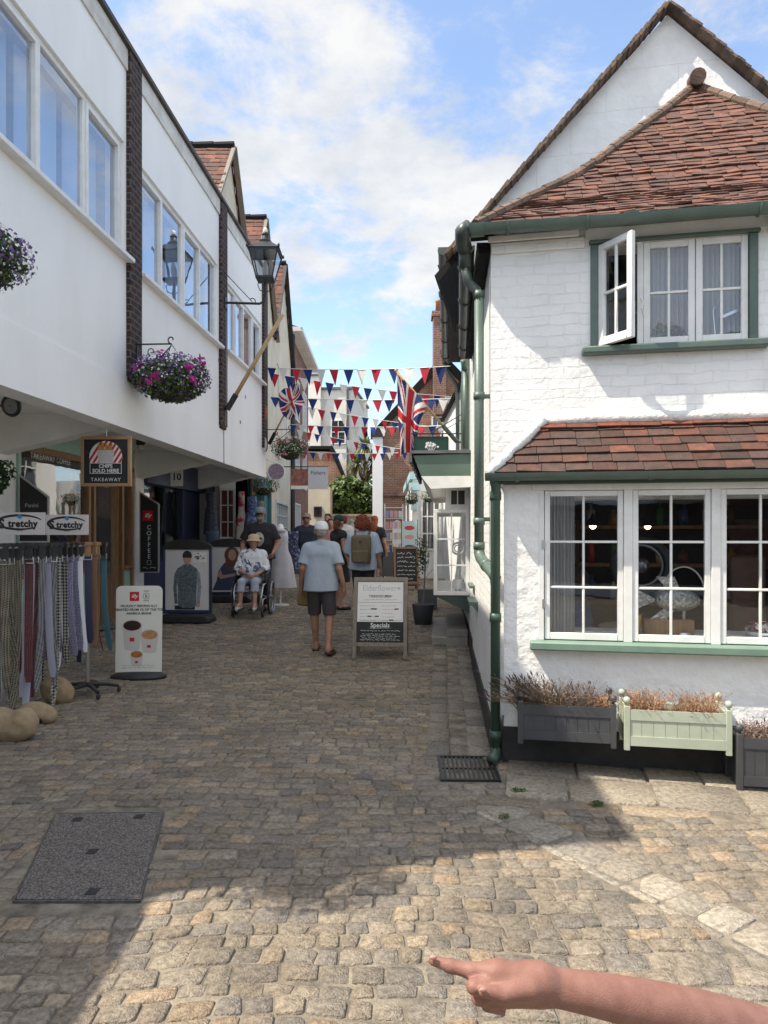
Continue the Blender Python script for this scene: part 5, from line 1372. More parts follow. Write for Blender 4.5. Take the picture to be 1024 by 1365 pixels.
    # big brick gable on the right with white pier and chimney
    H = thing('gabled_brick_house', 'old orange brick gable house with white pier and tall chimney on the right', 'house', (1.2, 30, gz(30)))
    mb = MB(); mb.prism([(-.05, 30, 0), (5.2, 30, 0), (5.2, 30, 6.0), (2.5, 30, 8.85), (-.05, 30, 6.1)], (0, 6, 0)); mb.build('gable_wall', B_orange, H)
    mb = MB(); mb.bar((-.3, 29.95, 5.85), (2.52, 29.95, 8.92), .3, .14, up=(0, 1, 0)); mb.bar((2.48, 29.95, 8.92), (5.4, 29.95, 5.9), .3, .14, up=(0, 1, 0)); mb.build('verge', M_oldtile, H)
    mb = MB(); mb.prism([(-.3, 30.1, 5.85), (2.5, 30.1, 8.9), (2.5, 30.1, 8.98), (-.35, 30.1, 5.95)], (0, 5.8, 0)); mb.build('roof', M_oldtile, H)
    mb = MB(); mb.box(-.48, -.055, 29.7, 30.4, 0, 5.6); mb.build('white_pier', M_render, H)
    mb = MB(); mb.box(-.56, .02, 29.62, 30.5, 5.602, 5.95); mb.build('pier_cap', M_black, H)
    mb = MB(); mb.box(-.05, 2.3, 29.86, 29.999, 3.15, 3.3); mb.box(.2, 1.0, 29.9, 29.999, 2.3, 2.42); mb.build('string_course', B_red, H)
    mb = MB(); mb.box(2.05, 2.55, 29.4, 30.1, 6.5, 10.55); mb.box(1.98, 2.62, 29.33, 30.17, 10.552, 10.75); ch = mb.build('chimney', B_red, H)
    mb = MB(); mb.lathe([(.16, 10.755), (.14, 11.2), (.16, 11.22), (.16, 11.3)], (2.3, 29.75, 0), 14); mb.build('chimney_pot', mat('terracotta', (.36, .15, .08), (.28, .11, .06), 4, r=.85), ch, smooth=True)
    simple_window(H, WORLD, 2.0, 2.5, 6.0, 6.5, 29.98, 2, 1)
    mb = MB(); mb.prism([(x, 29.985, z) for x, z in [(.75, 1.0), (.35, 1.0), *[(.55 + .2 * math.cos(R(a)), 1.9 + .25 * math.sin(R(a))) for a in (170, 130, 90, 50, 10)]]], (0, .01, 0)); mb.build('arched_window', M_white, H)
    # pale blue shop jutting out before it
    H = thing('pale_blue_shop', 'small pale blue shopfront with white sash windows beyond the green canopy', 'shop', (1.3, 20, gz(20)))
    m_pb = mat('pale_aqua_paint', (.45, .66, .70), (.38, .58, .62), 3, r=.5)
    mb = MB(); mb.box(.78, 3.2, 19.5, 26, 0, 3.05); mb.build('wall', M_render, H)
    mb = MB(); mb.box(.70, .95, 19.38, 26, 3.052, 3.25); mb.box(.68, .98, 19.36, 19.499, 2.75, 2.95); mb.box(.74, .9, 19.42, 19.499, 2.2, 2.75); mb.build('cornice', m_pb, H)
    simple_window(H, WORLD, 1.0, 1.55, 1.1, 2.5, 19.48, 3, 3)
    simple_window(H, Frame(.78, 26, -90), .6, 2.4, 1.0, 2.5, -.02, 3, 3); simple_window(H, Frame(.78, 26, -90), 3.4, 5.6, 1.0, 2.5, -.02, 3, 3)
    H = thing('white_shop', 'white two storey house hidden mostly behind the shop bay and canopy', 'house', (1.9, 14, gz(14)))
    mb = MB(); mb.box(1.62, 6, 13.6, 19.4, 0, 4.6); mb.build('wall', M_flank_far, H)
    mb = MB(); mb.prism([(1.5, 13.6, 4.6), (3.6, 13.6, 6.0), (5.8, 13.6, 4.6)], (0, 5.8, 0)); mb.build('roof', M_oldtile, H)
    simple_window(H, Frame(1.62, 19.4, -90), 1, 2, 2.7, 3.9, -.02)
M_flank_far = M_render
build_far()

def build_trees():
    t = thing('round_bush', 'dense round evergreen bush above the tan garden wall', 'bush', (-1.3, 33, gz(33)))
    mb = MB(); leaf_cloud(mb, (-1.75, 33.2, 2.95), (1.05, .9, 1.25), 2600, .13, 1, [(1, 1, 1), (1.5, 1.4, .8), (.6, .7, .6), (1.9, 1.7, .9)], noise=.3); leaf_cloud(mb, (-2.45, 33.4, 2.6), (.7, .8, 1.0), 900, .13, 5, [(1, 1, 1), (1.5, 1.4, .8)]); leaf_cloud(mb, (-.55, 33.4, 2.7), (.75, .8, 1.3), 1500, .13, 2, [(1, 1, 1), (.6, .7, .6), (1.5, 1.4, .8)]); mb.build('foliage', M_leaf, t)
    mb = MB(); mb.tube([(-1.7, 33.2, .3), (-1.72, 33.2, 1.6), (-1.75, 33.2, 2.8)], [.11, .09, .05], 8); mb.tube([(-1.72, 33.2, 1.6), (-1.3, 33.2, 2.6), (-.7, 33.3, 3.1)], [.07, .05, .02], 7); mb.build('trunk', M_greywood, t)
    t = thing('palm_tree', 'spiky cordyline palm with hanging dead fronds behind the white pier', 'tree', (-.9, 36, gz(36)))
    mb = MB(); rg = random.Random(2); m_palm = mat('palm_frond', (.9, .9, .9), r=.6, tint=True, trans=.25)
    for cx, cz, k in ((-.95, 5.9, 170), (-1.35, 5.1, 120), (-.55, 5.2, 120), (-.85, 4.2, 90)):
        for i in range(k):
            a = rg.uniform(0, 6.283); el = rg.uniform(-1.3, 1.3); L = rg.uniform(.5, .95)
            d = Vector((math.cos(a) * math.cos(el), math.sin(a) * math.cos(el), math.sin(el))); p = Vector((cx, 36, cz))
            m_ = p + d * L * .55; e = p + d * L + Vector((0, 0, -.35 * L * math.cos(el)))
            w = d.cross(Vector((0, 0, 1))).normalized() * .045
            c = (.33, .26, .12) if el < -.45 else [(.10, .15, .04), (.15, .2, .06), (.24, .25, .09)][rg.randrange(3)]; g = rg.uniform(.7, 1.3); mb.tint = (c[0] * g, c[1] * g, c[2] * g)
            mb.poly([p + w * .4, m_ + w, m_ - w, p - w * .4]); mb.poly([m_ + w, e, m_ - w])
    mb.tint = (1, 1, 1); mb.build('frond', m_palm, t)
    mb = MB(); mb.tube([(-.9, 36, .3), (-.92, 36, 4), (-.95, 36, 5.9)], [.16, .13, .1], 9); mb.tube([(-.92, 36, 4), (-1.3, 36, 4.8), (-1.35, 36, 5.1)], .08, 8); mb.tube([(-.92, 36, 4.4), (-.6, 36, 4.9), (-.55, 36, 5.2)], .08, 8); mb.build('trunk', M_greywood, t)
build_trees()
# ------------------------------------------------------------------ hanging baskets and brackets
MAG, PUR, WHT, PNK = (.55, .03, .30), (.20, .10, .34), (.85, .85, .80), (.75, .30, .38)
def flowers(mb, c, r, n, size, seed, cols, clump=1, zmin=-1):
    rg = random.Random(seed); c = Vector(c)
    for _ in range(n):
        while True:
            d = Vector((rg.gauss(0, 1), rg.gauss(0, 1), rg.gauss(0, 1))).normalized()
            if d.z > zmin: break
        p = c + Vector((d.x * r[0], d.y * r[1], d.z * r[2])) * rg.uniform(.92, 1.08)
        col = cols[rg.randrange(len(cols))]
        for k in range(clump):
            q = p + Vector((rg.gauss(0, 1), rg.gauss(0, 1), rg.gauss(0, 1))) * size * (.9 if clump > 1 else 0)
            nn = (d + Vector((rg.gauss(0, .5), rg.gauss(0, .5), rg.gauss(0, .5)))).normalized(); x = nn.orthogonal().normalized(); y = nn.cross(x)
            g = rg.uniform(.75, 1.25); mb.tint = (col[0] * g, col[1] * g, col[2] * g); s = size * rg.uniform(.7, 1.2)
            mb.poly([q + (x * math.cos(a) + y * math.sin(a)) * s * (1 if i % 2 else .72) for i, a in enumerate(np.linspace(0, 6.283, 11)[:-1])])
    mb.tint = (1, 1, 1)
M_bowl = mat('dark_wicker', (.03, .025, .02), (.05, .04, .03), 30, r=.9, b=.5)
def hanging_basket(c, r, seed, label, hook, mix, dens=1.0):
    t = thing('hanging_basket', label, 'flower basket', c, 0, 'hanging flower baskets')
    mb = MB(); mb.lathe([(r * .22, -r * .60), (r * .42, -r * .50), (r * .54, -r * .25), (r * .56, -.05)], c, 16); mb.build('bowl', M_bowl, t, smooth=True)
    mb = MB(); leaf_cloud(mb, Vector(c) + Vector((0, 0, .0)), (r * .96, r * .96, r * .60), int(2600 * dens), .027 / .45 * r, seed, [(1, 1, 1), (1.6, 1.4, 1), (.5, .7, .5), (.9, .8, .7)], shell=.5, noise=.25)
    mb.build('foliage', M_leaf, t)
    for nm, cols, n, s, cl, zm in mix:
        mb = MB(); flowers(mb, Vector(c) + Vector((0, 0, .02)), (r, r, r * .6), int(n * dens), s * r / .45, seed + n, cols, cl, zm); mb.build('flower', M_petal, t)
    mb = MB()
    for a in (0.4, 2.5, 4.6): mb.tube([Vector(c) + Vector((math.cos(a) * r * .6, math.sin(a) * r * .6, 0)), Vector(hook)], .004, 5)
    mb.build('chain', M_iron, t)
MIX_A = [('p', [PUR, (.26, .15, .42), (.15, .08, .26)], 640, .017, 1, -1), ('w', [WHT], 330, .014, 1, -.8), ('m', [MAG, (.62, .05, .36), (.45, .02, .25)], 15, .030, 8, -.5)]
MIX_B = [('w', [WHT], 260, .016, 1, -.8), ('m', [MAG, PNK], 14, .03, 6, -.8), ('r', [(.5, .08, .06), PNK], 12, .028, 5, .1)]
def bracket(x, z, label, L=.5):
    t = thing('wall_bracket', label, 'bracket', LF.M @ Vector((x, -.06, z)), LF.deg, 'scrolled iron basket brackets')
    mb = MB(); mb.bar((x, -.062, z - .34), (x, -.062, z + .02), .02, .012); mb.build('back_plate', M_iron, t, LF)
    mb = MB(); mb.tube([(x, -.06, z), (x, -.06 - L, z)], .009, 6)
    mb.tube([(x, -.06, z - .30)] + [(x, -.06 - L * u, z - .30 + .28 * u - .05 * math.sin(u * 3.14)) for u in np.linspace(.1, 1, 8)], .007, 6)
    def curl(cy, cz, r0, a0, turns): return [(x, cy + r0 * (1 - k / 22) * math.cos(a0 + turns * k / 16), cz + r0 * (1 - k / 22) * math.sin(a0 + turns * k / 16)) for k in range(17)]
    mb.tube(curl(-.06 - L, z + .05, .05, -1.57, 5.2), .008, 6); mb.tube(curl(-.06 - L * .42, z - .085, .045, -.6, 6.0), .006, 6); mb.tube(curl(-.10, z - .24, .035, 1.0, -5), .006, 6)
    mb.build('scroll', M_iron, t, LF)
    return LF.M @ Vector((x, -.06 - L, z))
def basket_at(x, L, r, seed, lb, lb2, mix, dens=1.0, z=3.76, drop=.40, brk=True):
    h = bracket(x, z, lb2, L) if brk else LF.M @ Vector((x, -.06 - L, z))
    hanging_basket(tuple(h + Vector((0, 0, -drop))), r, seed, lb, h, mix, dens)
basket_at(4.45, .58, .33, 21, 'hanging basket of purple and white flowers cut off by the left edge', 'iron scroll bracket on the brick pier nearest the camera', [MIX_A[0], MIX_A[1]], drop=.50)
basket_at(8.32, .41, .44, 22, 'large hanging basket with magenta geraniums on the first full brick pier', 'iron scroll bracket above the large magenta basket', MIX_A, 1.3)
basket_at(15.1, .50, .40, 23, 'hanging basket of white and pink flowers at the far end of the white building', 'iron scroll bracket at the far end of the white building', MIX_B, .7)
basket_at(2.75, .75, .38, 24, 'hanging basket on the near corner of the white building, outside the picture', 'iron scroll bracket on the near corner outside the picture', [MIX_A[0]], .8)
def small_basket(p, r, seed, lb, mix, d=.4): hanging_basket(p, r, seed, lb, Vector(p) + Vector((0, 0, r * 1.1)), mix, d)
small_basket(tuple(at(352, 648, 16.4)), .36, 31, 'low basket of white and pale pink flowers by the teal shopfront', [('w', [WHT, (.8, .6, .65)], 160, .02, 1, -.9)])
small_basket(tuple(at(334, 645, 15.9)), .3, 32, 'low basket of magenta flowers hanging under the far end of the overhang', [('m', [MAG, PUR], 20, .03, 5, -.9)])
small_basket(tuple(at(549, 664, 18.6)), .26, 33, 'basket of pink flowers before the pale blue shop', [('m', [PNK, (.7, .2, .3), (.8, .6, .1)], 30, .03, 4, -.8)])
small_basket(tuple(at(572, 662, 16.5)), .22, 34, 'basket of white and red flowers under the far edge of the green canopy', [('m', [PNK, WHT, (.6, .08, .1)], 30, .03, 4, -.8)])

# ------------------------------------------------------------------ street lantern, flag poles, flags, bunting
def build_lantern():
    b = Vector(at(354, 372, 12.0)); X, Y = b.x, b.y
    w = LF.M @ Vector((11.97, -.055, 5.43))
    t = thing('street_lantern', 'black tapered street lantern on a long iron wall bracket', 'street lamp', (w.x, w.y, 5.43))
    mb = MB(); mb.tube([w, (X - .10, Y, 5.43), (X - .02, Y, 5.47), (X, Y, 5.56), (X, Y, 5.80)], .021, 8); mb.tube([w + Vector((0, 0, .5)), Vector((X - .22, Y, 5.46))], .007, 5)
    mb.tube([(X - .22 + .05 * math.cos(a), Y, 5.47 + .05 * math.sin(a)) for a in np.linspace(-1.5, 2.5, 9)], .008, 5)
    for s in (-1, 1): mb.tube([(X, Y, 5.62), (X + s * .10, Y, 5.66), (X + s * .13, Y, 5.75), (X + s * .10, Y, 5.83)], .008, 5)
    mb.box(w.x - .02, w.x + .02, w.y - .04, w.y + .04, 5.34, 5.52); mb.build('bracket', M_iron, t)
    z0, z1, a, c = 5.845, 6.27, .135, .235
    mb = MB()
    for sx in (-1, 1):
        for sy in (-1, 1): mb.tube([(X + sx * a, Y + sy * a, z0), (X + sx * c, Y + sy * c, z1)], .013, 6)
    for q, z in ((a, z0), (c, z1)):
        for s in (-1, 1): mb.bar((X - q, Y + s * q, z), (X + q, Y + s * q, z), .028, .03); mb.bar((X + s * q, Y - q, z), (X + s * q, Y + q, z), .028, .03)
    mb.prism([(X - a, Y - a, z0 - .01), (X + a, Y - a, z0 - .01), (X + a, Y + a, z0 - .01), (X - a, Y + a, z0 - .01)], (0, 0, -.02)); mb.build('cage', M_iron, t)
    mb = MB(); e = .27
    mb.v = [(X - e, Y - e, z1 + .02), (X + e, Y - e, z1 + .02), (X + e, Y + e, z1 + .02), (X - e, Y + e, z1 + .02)] + [(X + sx * .1, Y + sy * .1, z1 + .17) for sx, sy in ((-1, -1), (1, -1), (1, 1), (-1, 1))]
    for i in range(4): mb._f((i, (i + 1) % 4, 4 + (i + 1) % 4, 4 + i))
    mb._f((3, 2, 1, 0)); mb._f((4, 5, 6, 7))
    mb.lathe([(.10, z1 + .171), (.105, z1 + .21), (.06, z1 + .25), (.05, z1 + .30), (.065, z1 + .32), (.03, z1 + .36)], (X, Y, 0), 12)
    for sx in (-1, 1):
        for sy in (-1, 1): mb.lathe([(.018, 0), (.022, .03), (.004, .06)], (X + sx * .26, Y + sy * .26, z1 + .02), 6)
    mb.build('roof', M_iron, t)
    mb = MB(); mb.lathe([(.035, z1 + .361), (.04, z1 + .40), (.012, z1 + .44)], (X, Y, 0), 10); mb.build('finial', M_white, t)
    mb = MB()
    P = [(-1, -1), (1, -1), (1, 1), (-1, 1)]
    for i in range(4):
        p, q = P[i], P[(i + 1) % 4]; mb.poly([(X + p[0] * a, Y + p[1] * a, z0), (X + q[0] * a, Y + q[1] * a, z0), (X + q[0] * c, Y + q[1] * c, z1), (X + p[0] * c, Y + p[1] * c, z1)])
    mb.build('glazing', glass('lantern_glass', (.85, .88, .9), refl=.8, base=.06), t)
    mb = MB(); mb.lathe([(.03, z0), (.05, z0 + .1), (.05, z0 + .2), (.02, z0 + .3)], (X, Y, 0), 10); mb.build('lamp', M_curtain, t)
build_lantern()

M_pole = mat('pine_pole', (.50, .34, .17), (.42, .28, .13), 4, r=.6, stretch=(8, 8, 1))
FLAG = [mat('flag_blue', (.012, .025, .13), r=.8, trans=.25), mat('flag_white', (.72, .71, .68), r=.8, trans=.3), mat('flag_red', (.48, .022, .035), r=.8, trans=.25)]
def union_colour(x, y):
    X, Y = x * 60, y * 30
    if abs(X - 30) < 3 or abs(Y - 15) < 3: return 2
    if abs(X - 30) < 5 or abs(Y - 15) < 5: return 1
    for s in (1, -1):
        d = ((Y - 15) - s * (X - 30) / 2) / math.sqrt(1.25)
        sg = 1 if X < 30 else -1
        if 0 < d * sg * 1 < 2: return 2
        if abs(d) < 3: return 1
    return 0
def flag(t, A, B, C, D, bow, seed):
    mb = MB(); nx, ny = 96, 60; rg = random.Random(seed); ph = rg.uniform(0, 6)
    for j in range(ny + 1):
        v = j / ny
        for i in range(nx + 1):
            u = i / nx
            p = (Vector(A).lerp(Vector(B), v)).lerp(Vector(D).lerp(Vector(C), v), u) + Vector(bow) * (u * (1 - u) * 4 * v)
            f = math.sin(v * 11 + u * 1.5 + ph) * .085 + math.sin(v * 6 - u * 4) * .07
            mb.v.append((p.x + .22 * f * u, p.y + f * (.25 + .75 * u), p.z + .02 * math.sin(v * 11 + u * 3)))
    for j in range(ny):
        for i in range(nx):
            mb.mi = union_colour((i + .5) / nx, (j + .5) / ny); k = j * (nx + 1) + i
            mb._f((k, k + 1, k + nx + 2, k + nx + 1))
    mb.build('flag', FLAG, t, smooth=True)
def build_flags():
    a, b = at(303, 546, 11.9), at(377, 419, 11.75)
    t = thing('flag_pole', 'bare wooden flag pole slanting up from the second brick pier', 'flag pole', a)
    mb = MB(); mb.tube([a.lerp(b, .1), b], .034, 10); mb.build('pole', M_pole, t, smooth=True)
    mb = MB(); mb.tube([a, a.lerp(b, .16)], .048, 10); w = LF.M @ Vector((11.97, -.05, a.z + .02)); mb.tube([w, a.lerp(b, .06)], .03, 6); mb.build('socket', M_black, t)
    a, b = at(609, 589, 11.6), at(528, 494, 11.3)
    t = thing('flag_pole', 'red white and blue flag hanging from a pole on the green framed white house', 'flag', a)
    mb = MB(); mb.tube([a.lerp(b, .1), b], .019, 8); mb.ball(b, .028, 8, 6); mb.build('pole', M_pole, t, smooth=True)
    mb = MB(); mb.tube([a, a.lerp(b, .24)], .036, 10); mb.tube([Vector((1.31, 11.6, a.z)), a], .02, 6); mb.build('socket', M_green, t)
    flag(t, at(529, 495, 11.3), at(569, 541, 11.35), at(557, 602, 11.3), at(532, 607, 11.25), (-.06, 0, .0), 1)
    a, b = at(359, 592, 15.2), at(398, 516, 14.9)
    t = thing('flag_pole', 'crumpled red white and blue flag on the far end of the white building', 'flag', a)
    mb = MB(); mb.tube([a.lerp(b, .1), b], .02, 8); mb.build('pole', M_pole, t, smooth=True)
    mb = MB(); mb.tube([a, a.lerp(b, .2)], .04, 8); mb.build('socket', M_black, t)
    flag(t, at(397, 511, 14.9), at(372, 522, 15.1), at(386, 561, 15.0), at(404, 536, 14.8), (-.05, 0, -.1), 2)
build_flags()
M_pen = [mat('pennant_blue', (.015, .035, .16), r=.8, trans=.3), mat('pennant_white', (.68, .66, .60), r=.8, trans=.35), mat('pennant_red', (.46, .02, .035), r=.8, trans=.3)]
def build_bunting():
    S = [((356, 490, 15.3), (601, 488, 12.8), 13, 0, 'highest string of red white and blue bunting nearest the camera'),
         ((360, 497, 15.4), (606, 529, 18.5), 15, 2, 'string of bunting slanting down to the right below the highest one'),
         ((360, 529, 18.0), (604, 531, 17.0), 14, 0, 'level string of bunting third from the top'),
         ((378, 536, 18.5), (606, 572, 22.0), 17, 2, 'string of bunting slanting across the flag, fourth from the top'),
         ((388, 566, 22.0), (598, 567, 20.0), 17, 0, 'level string of bunting crossing the flag tail, fifth from the top'),
         ((396, 573, 23.0), (556, 601, 26.0), 16, 1, 'string of small bunting slanting to the white pier, sixth from the top'),
         ((402, 602, 26.0), (545, 603, 28.0), 14, 2, 'lowest and farthest string of small bunting')]
    for si, (p, q, n, c0, lb) in enumerate(S):
        a, b = at(*p), at(*q); rg = random.Random(si); L = (b - a).length
        t = thing('bunting', lb, 'bunting', (a + b) / 2, 0, 'bunting strings across the street')
        sag = .012 * L
        P = lambda u: a.lerp(b, u) + Vector((0, 0, -sag * 4 * u * (1 - u)))
        mb = MB(); mb.tube([P(u) for u in np.linspace(0, 1, 17)], .006 + .0004 * (p[2] - 14), 5); mb.build('cord', M_rope, t)
        for k in range(n):
            u = (k + .35 + rg.uniform(-.08, .08)) / n; w = .118 * rg.uniform(.92, 1.08); d = (b - a).normalized(); o = P(u); tw = rg.uniform(-.12, .12)
            h = .31 * rg.uniform(.9, 1.05)
            mb = MB(); A, B_, C = o - d * w, o + d * w, o + Vector((rg.uniform(-.03, .03), tw, -h))
            m1, m2, m3 = A.lerp(C, .5) + Vector((0, tw * .3, 0)), B_.lerp(C, .5) + Vector((0, -tw * .3, 0)), A.lerp(B_, .5) + Vector((0, .012, -.004))
            mb.v = [tuple(x) for x in (A, m3, B_, m1, m2, C)]
            for f in ((0, 3, 1), (1, 3, 4), (1, 4, 2), (3, 5, 4)): mb._f(f)
            mb.build('pennant', M_pen[(k + c0) % 3], t)
build_bunting()

# ------------------------------------------------------------------ signs
M_board = mat('blackboard', (.012, .012, .013), (.022, .022, .022), 5, r=.7)
M_chalk = mat('chalk', (.72, .72, .70), r=.9)
M_print = mat('printed_white', (.76, .75, .72), (.72, .71, .68), 3, r=.5)
M_ink = mat('printing_ink', (.02, .02, .022), r=.6)
M_redp = mat('printed_red', (.50, .012, .018), r=.5)
def scrawl(mb, M, x0, x1, y, h, seed, lw=.004):
    """a line of handwriting too small to read"""
    rg = random.Random(seed); x = x0
    while x < x1 - h:
        w = min(rg.uniform(2, 5) * h, x1 - x); n = int(w / h * 2.2)
        pts = [(x + w * i / n, y + rg.uniform(0, h)) for i in range(n + 1)]
        for a, b in zip(pts, pts[1:]):
            d = Vector((b[0] - a[0], b[1] - a[1])); l = max(d.length, 1e-5); nx, ny = -d.y / l * lw / 2, d.x / l * lw / 2
            flat(mb, M, [(a[0] - nx, a[1] - ny), (b[0] - nx, b[1] - ny), (b[0] + nx, b[1] + ny), (a[0] + nx, a[1] + ny)], .0012)
        x += w + h * .8
def build_chips_sign():
    c = Vector((-3.115, 8.0, 2.365)); t = thing('hanging_sign', 'square wood framed chips sign hanging from the overhang', 'sign', (c.x, c.y, 2.09))
    M = face_M(c + Vector((0, -.02, 0))); k = .245
    mb = MB(); mb.box(c.x - k, c.x + k, c.y - .018, c.y + .018, c.z - k, c.z + k); mb.build('board', M_board, t)
    mb = MB(); e = .28
    for q in ((-e, e, k, e), (-e, e, -e, -k), (-e, -k, -k, k), (k, e, -k, k)): mb.box(c.x + q[0], c.x + q[1], c.y - .028, c.y + .024, c.z + q[2], c.z + q[3])
    mb.build('frame', mat('pale_oak', (.40, .25, .12), (.33, .19, .09), 5, r=.5), t, bevel=.004)
    mb = MB()
    flat(mb, M, ell(0, .045, .185, .185, 28), .0004); mb.build('roundel', M_print, t)
    mb = MB()
    for i in range(-4, 5):                                  # slanted red stripes clipped to the roundel
        x = i * .058; pts = []
        for s in (0, .028):
            xx = x + s; 
            pts.append(xx)
        def chord(off):
            # line y' = 1.6 (x - off) through circle radius .185
            d = abs(1.6 * off) / math.hypot(1, 1.6)
            if d >= .184: return None
            L = math.sqrt(.184 ** 2 - d * d); dirx, diry = 1 / math.hypot(1, 1.6), 1.6 / math.hypot(1, 1.6)
            fx, fy = off * 1.6 * 1.6 / (1 + 1.6 ** 2), -1.6 * off / (1 + 1.6 ** 2)
            return (fx - dirx * L, fy - diry * L), (fx + dirx * L, fy + diry * L)
        A, B = chord(x), chord(x + .03)
        if A and B: flat(mb, M, [(A[0][0], A[0][1] + .045), (B[0][0], B[0][1] + .045), (B[1][0], B[1][1] + .045), (A[1][0], A[1][1] + .045)], .0010)
    mb.build('stripe', M_redp, t)
    mb = MB(); rg = random.Random(1)
    for i in range(14): x = rg.uniform(-.08, .08); y = rg.uniform(.13, .16); a = rg.uniform(-.3, .3); flat(mb, M, [(x - .011, y - .05), (x + .011, y - .05), (x + .011 + a * .1, y + .045), (x - .011 + a * .1, y + .045)], .0016 + i * .0001)
    mb.build('chip', mat('chip_yellow', (.55, .30, .06), (.42, .2, .03), 40, r=.6), t)
    mb = MB(); flat(mb, M, [(-.075, -.03), (.075, -.03), (.10, .125), (-.10, .125)], .0034); mb.build('cup', mat('newsprint', (.62, .61, .58), (.40, .40, .39), 90, r=.7), t)
    mb = MB(); flat(mb, M, rect(-.175, .175, -.135, -.02), .0042); mb.build('banner', M_board, t)
    mb = MB()
    for q in (rect(-.178, .178, -.024, -.018), rect(-.178, .178, -.138, -.132), rect(-.178, -.172, -.132, -.024), rect(.172, .178, -.132, -.024)): flat(mb, M, q, .0046)
    for s, y, z in (('CHIPS', -.072, .058), ('SOLD HERE', -.125, .058)): text_mesh(mb, s, z, M @ Matrix.Translation((0, y, .005)), bold=.0016)
    text_mesh(mb, 'TAKEAWAY', .055, M @ Matrix.Translation((0, -.222, .002)), space=1.2); mb.build('lettering', M_chalk, t)
    mb = MB(); mb.tube([(c.x, c.y, 2.645), (c.x, c.y, 2.93)], .005, 5); mb.build('hook', M_steel, t)
def wall_blade(name, label, x0, x1, Y, z0, zl, zr, draw):
    c = Vector(((x0 + x1) / 2, Y, z0)); t = thing(name, label, 'sign', c)
    mb = MB(); mb.prism([(x0, Y, z0), (x1, Y, z0), (x1, Y, zr), (x0, Y, zl)], (0, .03, 0)); mb.build('border', mat('grey_trim', (.42, .42, .42), r=.5), t)
    mb = MB(); b = .018; mb.prism([(x0 + b, Y - .003, z0 + b), (x1 - b, Y - .003, z0 + b), (x1 - b, Y - .003, zr - b * .7), (x0 + b, Y - .003, zl - b * 1.9)], (0, .002, 0)); mb.build('board', M_board, t)
    draw(t, face_M((c.x, Y - .0035, z0)))
def illy_logo(t, M, s):
    mb = MB(); flat(mb, M, rect(-s, s, -s, s), .0008); mb.build('red_square', M_redp, t)
    mb = MB(); text_mesh(mb, 'illy', s * 1.15, M @ Matrix.Translation((0, -s * .3, .0012)), bold=s * .02, shear=.25); mb.build('lettering', M_print, t)
